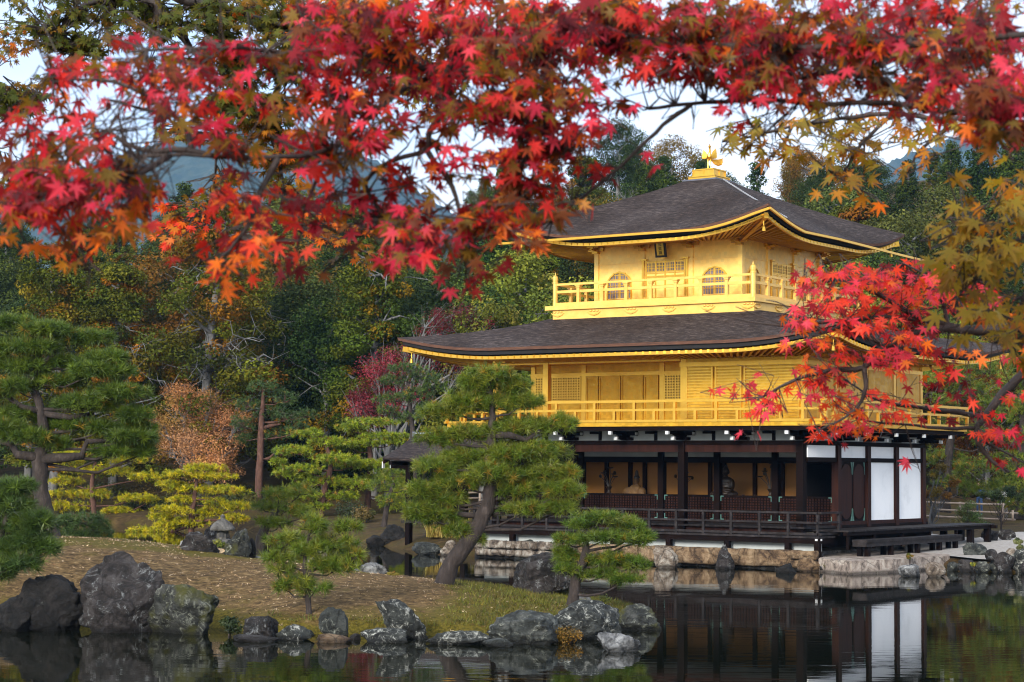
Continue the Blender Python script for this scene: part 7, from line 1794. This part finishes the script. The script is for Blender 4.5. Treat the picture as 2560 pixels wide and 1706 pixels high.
# ---- 4. scarlet maple: the boughs in front of the right half of the pavilion
scar = [SCAR] * 5 + [RED] * 2 + [ROSE] * 4 + [ORNG] * 3 + [CRIM] * 2
st_ = at(3750, 1650, 6.0); st_.z = near_h(np.array([st_.x]), np.array([6.0]))[0]
maple('scarlet_maple', 'scarlet maple whose sunlit boughs cross in front of the right half of the pavilion',
      [(st_.x, 6.0, 1.0), (st_.x - .05, 6.0, 1.9), (st_.x - .15, 6.0, 2.7), (st_.x - .4, 6.0, 3.25)], [.14, .11, .09, .06],
      [([Vector((st_.x - .15, 6.0, 2.7)), (2500, 810, 6.0), (2400, 832, 6.0), (2353, 858, 6.0), (2305, 905, 6.0), (2262, 960, 6.0), (2245, 985, 6.0), (2250, 1020, 6.0), (2280, 1060, 6.0), (2320, 1085, 6.0)], .020, .004),
       ([(2262, 960, 6.0), (2200, 948, 6.0), (2120, 938, 6.0), (2040, 926, 6.0), (1990, 905, 6.0), (1940, 870, 6.0)], .009, .002), ([(2245, 985, 6.0), (2160, 985, 6.0), (2080, 975, 6.0), (2000, 970, 6.0), (1930, 945, 6.0)], .006, .002),
       ([(2250, 1010, 6.0), (2310, 1040, 6.0), (2353, 1065, 6.0)], .005, .002),
       ([Vector((st_.x - .4, 6.0, 3.25)), (2600, 700, 5.8), (2400, 748, 5.6), (2240, 760, 5.6), (2180, 755, 5.6), (2100, 765, 5.6), (2030, 800, 5.6), (1985, 845, 5.6), (1920, 850, 5.6), (1850, 865, 5.6), (1790, 890, 5.6), (1740, 920, 5.6)], .018, .0025),
       ([(2240, 760, 5.6), (2120, 738, 5.6), (2000, 730, 5.6), (1920, 755, 5.6), (1850, 780, 5.6)], .008, .003), ([(1985, 845, 5.6), (1990, 890, 5.6), (1970, 935, 5.6), (1940, 960, 5.6), (1880, 990, 5.6)], .008, .002),
       ([(2000, 730, 5.6), (1900, 740, 5.6), (1800, 748, 5.6), (1700, 735, 5.6), (1620, 715, 5.6)], .006, .0012), ([(1800, 748, 5.6), (1740, 725, 5.6), (1690, 705, 5.6)], .003, .001), ([(1850, 742, 5.6), (1800, 700, 5.6), (1760, 690, 5.6)], .003, .001),
       ([(2120, 738, 5.6), (2040, 690, 5.6), (1960, 650, 5.6), (1900, 640, 5.6)], .008, .002), ([(2180, 755, 5.6), (2160, 680, 5.6), (2120, 630, 5.6), (2060, 600, 5.6)], .007, .002), ([(2353, 752, 5.6), (2280, 700, 5.6), (2240, 640, 5.6)], .006, .002)],
      [([(1840, 640), (1960, 605), (2100, 590), (2160, 620), (2120, 690), (2000, 700), (1860, 700)], 5.2, 5.9, 200, scar), ([(1800, 720), (1860, 690), (2020, 690), (2120, 690), (2100, 760), (1980, 770), (1850, 760)], 5.2, 5.9, 150, scar),
       ([(2080, 595), (2200, 600), (2280, 640), (2260, 720), (2160, 720), (2110, 660)], 5.2, 5.9, 115, scar), ([(1840, 770), (2000, 780), (2050, 830), (1960, 860), (1850, 850)], 5.3, 5.8, 55, scar + [ORNG] * 4), ([(2000, 770), (2150, 760), (2200, 830), (2140, 880), (2040, 860)], 5.3, 5.8, 62, scar),
       ([(1680, 840), (1760, 820), (1800, 880), (1780, 930), (1700, 925)], 5.4, 5.8, 34, [ROSE] * 3 + [SCAR] * 2), ([(1800, 860), (1900, 850), (1960, 900), (1900, 960), (1820, 930)], 5.4, 5.8, 36, scar),
       ([(1860, 960), (1960, 950), (1990, 1010), (1900, 1030)], 5.6, 6.1, 26, scar + [ORNG] * 3), ([(1940, 880), (2060, 900), (2160, 940), (2140, 990), (2020, 1010), (1940, 980)], 5.6, 6.2, 74, scar + [ORNG] * 2), ([(2140, 870), (2250, 880), (2260, 960), (2180, 960)], 5.6, 6.2, 20, [CRIM, RED, MAR]),
       ([(2250, 960), (2353, 970), (2360, 1060), (2290, 1050), (2250, 1010)], 5.6, 6.2, 46, [RED, CRIM, SCAR, PINK]), ([(2280, 800), (2380, 820), (2380, 920), (2300, 900)], 5.4, 6.0, 26, scar), ([(2050, 800), (2180, 830), (2240, 800), (2250, 870), (2120, 900)], 5.3, 5.9, 28, scar + [ORNG] * 2)],
      scar, 804, .060, LEAF_NEAR, twig_r=.0014, linkd=.55, spray=4, density=1.08,
      holes=[[(1560, 690), (1790, 690), (1790, 760), (1560, 760)], [(2200, 720), (2260, 790), (2200, 800)]])
# ================================================================== LOW PLANTS
def blades(name, pts, hgt, pal, seed, label, k=7, wd=.02, cat='grass', stuff=True, lean=.5):
    """short leaf blades in tufts"""
    r = np.random.default_rng(seed); P = np.array(pts); n = len(P); idx = np.repeat(np.arange(n), k); m = n * k
    D = unit(np.stack([r.normal(0, lean, m), r.normal(0, lean, m), r.uniform(.5, 1.1, m)], 1)); L = (hgt * r.uniform(.5, 1.3, m))[:, None]
    s = unit(np.cross(D, r.normal(size=(m, 3)))) * wd * .5
    B = P[idx] + np.stack([r.normal(0, .05, m), r.normal(0, .05, m), np.zeros(m)], 1)
    V = np.empty((m, 3, 3)); V[:, 0] = B + s; V[:, 1] = B - s; V[:, 2] = B + D * L
    c = pick(pal, n, r, .2)[idx] * (1 + r.normal(0, .15, (m, 1))).clip(.5, 1.5)
    o = link(name, fast_mesh(name, V.reshape(-1, 3), np.arange(m * 3).reshape(-1, 3), np.repeat(c, 3, 0)), None, M['herb'])
    tag(o, label, cat, None, 'stuff' if stuff else None); return o
def scatter(n, ok, x0, x1, y0, y1, seed):
    r = np.random.default_rng(seed); out = []
    while len(out) < n:
        x, y = r.uniform(x0, x1), r.uniform(y0, y1)
        if r.random() < ok(x, y): out.append((x, y, island_z(x, y) - .01))
    return out
def near_edge(x, y):
    s = float(poly_sd(np.array([[x]]), np.array([[y]]), ISL)[0, 0]); return s
def w_green(x, y):
    s = near_edge(x, y)
    if s < .05: return 0
    n = wob(x, y, 1.1)
    a = max(0, min(1, (x + 1.5) / 1.4)) * (.45 + .6 * n) + .5 * max(0, 1 - s / .8) * (y < 41) * (x > -4.5)
    return max(0, min(1, a))
blades('grass', scatter(2300, w_green, -6, 3, 35, 48, 31), .11, [(.11, .115, .014), (.15, .145, .02), (.07, .08, .012), (.14, .105, .02), (.08, .065, .012)], 32, 'patchy green and yellow grass and moss on the right part of the island', k=8, wd=.018)
def w_lit(x, y):
    s = near_edge(x, y); return 0 if s < .15 else .35 + .5 * wob(x, y, .8)
blades('leaf_litter', scatter(3000, w_lit, -12, 1.0, 36, 52, 33), .055, [(.46, .32, .20), (.30, .19, .10), (.18, .10, .05), (.55, .42, .28), (.10, .06, .03)], 34, 'dry straw and leaf litter strewn over the brown island slope', cat='litter', k=4, wd=.022, lean=1.6)
# reeds on the far bank by the porch
rp = []
rr = random.Random(8)
for i in range(70):
    a = atd(rr.uniform(985, 1075), rr.uniform(1175, 1195), 75); rp.append((a.x, 75 + rr.uniform(-.8, .8), .45))
blades('reeds', rp, .95, [(.38, .27, .06), (.46, .34, .09), (.26, .20, .04)], 35, 'straw-yellow reeds on the bank behind the fishing porch', k=12, wd=.03, lean=.18, cat='reeds')
def herb(name, dx, dy, Y, rx, rz, leaf, n, pal, label, seed, cat='shrub', z=None, aspect=.5):
    r = np.random.default_rng(seed); k = mpp(Y) * D2P; c = atd(dx, dy, Y)
    zg = c.z - rz * k * .8 if z is None else z
    t = empty(name, (c.x, Y, zg), 0, label, cat); C = []; R = []
    b = MB()
    for i in range(9):
        a = r.uniform(0, 6.28); rad = rx * k * r.uniform(.1, .7); p = (rad * math.cos(a), rad * math.sin(a), rz * k * r.uniform(.6, 1.5)); C.append(p); R.append(rx * k * r.uniform(.28, .5)); b.tube([(0, 0, -.08), (p[0] * .4, p[1] * .4, p[2] * .6), p], [.012, .009, .004], 4)
    b.build('stems', M['twig'], t)
    link('leaves', crown_mesh('leaves', C, R, n, leaf, pal, seed, flat=.8, aspect=aspect, shell=.2), t, M['herb']); return t
herb('fern_bush', 527, 1420, 36.8, 34, 22, .055, 130, [(.030, .048, .014), (.045, .065, .018), (.022, .035, .012)], 'dark fern-like bush at the waterline between the ledged boulder and the stump-shaped rock', 41, z=.02)
herb('seedling', 1385, 1375, 41.5, 26, 22, .045, 26, [(.16, .17, .02), (.24, .22, .03), (.10, .12, .02)], 'thin yellow-green seedling above the large speckled boulder', 42, 'plant', z=.15)
herb('fern', 505, 1252, 48.3, 18, 12, .05, 60, [(.12, .15, .02), (.18, .18, .03)], 'small green fern between the stone lantern and the stump', 43, 'plant')
herb('moss_cushion', 900, 1322, 45.5, 20, 5, .04, 110, [(.45, .12, .03), (.36, .16, .03), (.25, .2, .03)], 'reddish-orange low plant at the foot of the black and white jagged rock', 44, 'plant')
herb('moss_cushion', 1310, 1445, 35.9, 60, 14, .04, 120, [(.22, .11, .012), (.16, .10, .012), (.10, .06, .01)], 'orange-brown moss hanging under the large speckled boulder', 45, 'plant', z=.02)
herb('yellow_flowers', 2237, 1297, 60.2, 9, 6, .05, 50, [(.6, .45, .02), (.5, .42, .03), (.12, .14, .02)], 'little yellow flowering plant between the squat rock and the small squared rock', 46, 'plant', z=.2)
herb('moss_cushion', 1905, 1303, 60.5, 14, 9, .05, 60, [(.10, .09, .015), (.16, .10, .02), (.07, .06, .012)], 'brown moss growing on the landing edge near the two pale rocks', 47, 'plant', z=.05)
herb('moss_cushion', 2090, 1270, 61.0, 10, 12, .05, 60, [(.10, .10, .015), (.22, .14, .02), (.07, .07, .012)], 'mossy plant at the left of the big pointed boulder', 48, 'plant', z=.3)
# undergrowth on the far bank
ub = random.Random(12)
pals = [[(.03, .045, .014), (.045, .06, .018)], [(.07, .075, .016), (.10, .09, .018)], [(.10, .07, .016), (.14, .09, .02)]]
place = ['beside the clipped yellow pines', 'under the slender red-barked pine', 'near the fishing porch', 'behind the big left pine', 'below the russet tree']
for i in range(26):
    dx = ub.choice([ub.uniform(130, 380), ub.uniform(380, 640), ub.uniform(640, 1000)]); Y = np.interp(dx, [0, 270, 600, 880, 1000], [108, 106, 99, 88, 80]) + ub.uniform(1.2, 9)
    p = atd(dx, 1190, Y); zg = land_z(p.x, Y); h = ub.uniform(.5, 1.3); q = at(1280 + p.x / Y * FPX, 1163 + (CAMH - zg - h * .5) / Y * FPX, Y)
    kk = mpp(Y) * D2P; k_ = i % 3
    o = herb('undergrowth_shrub', dx, q.y, Y, h * ub.uniform(.9, 1.5) / kk, h * .5 / kk, .10, 90, pals[k_], ('low dark green shrub', 'low olive shrub', 'low brownish shrub')[k_] + ' on the far bank under the clipped pines', 900 + i, z=zg)
    o['group'] = ('dark green', 'olive', 'brownish')[k_] + ' shrubs on the far bank'
# a fallen dead snag and roots at the big pine
b = MB(); b.tube([atd(128, 1248, 47.2), atd(150, 1258, 46.8), atd(200, 1262, 46.5), atd(250, 1268, 46.3)], [.16, .12, .07, .03], 8)
tag(b.build('surface_root', M['bark'], None, smooth=True), 'grey surface root snaking right from the big pine over the moss', 'root')
for x0, x1 in ((1925, 1990),):
    pass
# ================================================================== AIR
hz = MB(); hz.box(-2300, 2300, -62, 3750, -20, 760)
hm = bpy.data.materials.new('thin_blue_air'); hm.use_nodes = True; t = hm.node_tree
for nd in list(t.nodes):
    if nd.type != 'OUTPUT_MATERIAL': t.nodes.remove(nd)
pv = t.nodes.new('ShaderNodeVolumePrincipled'); pv.inputs['Color'].default_value = (.22, .48, .85, 1); pv.inputs['Density'].default_value = HAZE; pv.inputs['Anisotropy'].default_value = 0.0
t.links.new(pv.outputs['Volume'], t.nodes['Material Output'].inputs['Volume'])
o = hz.build('haze', hm); tag(o, 'thin blue haze between the garden and the far mountain', 'haze', None, 'stuff')
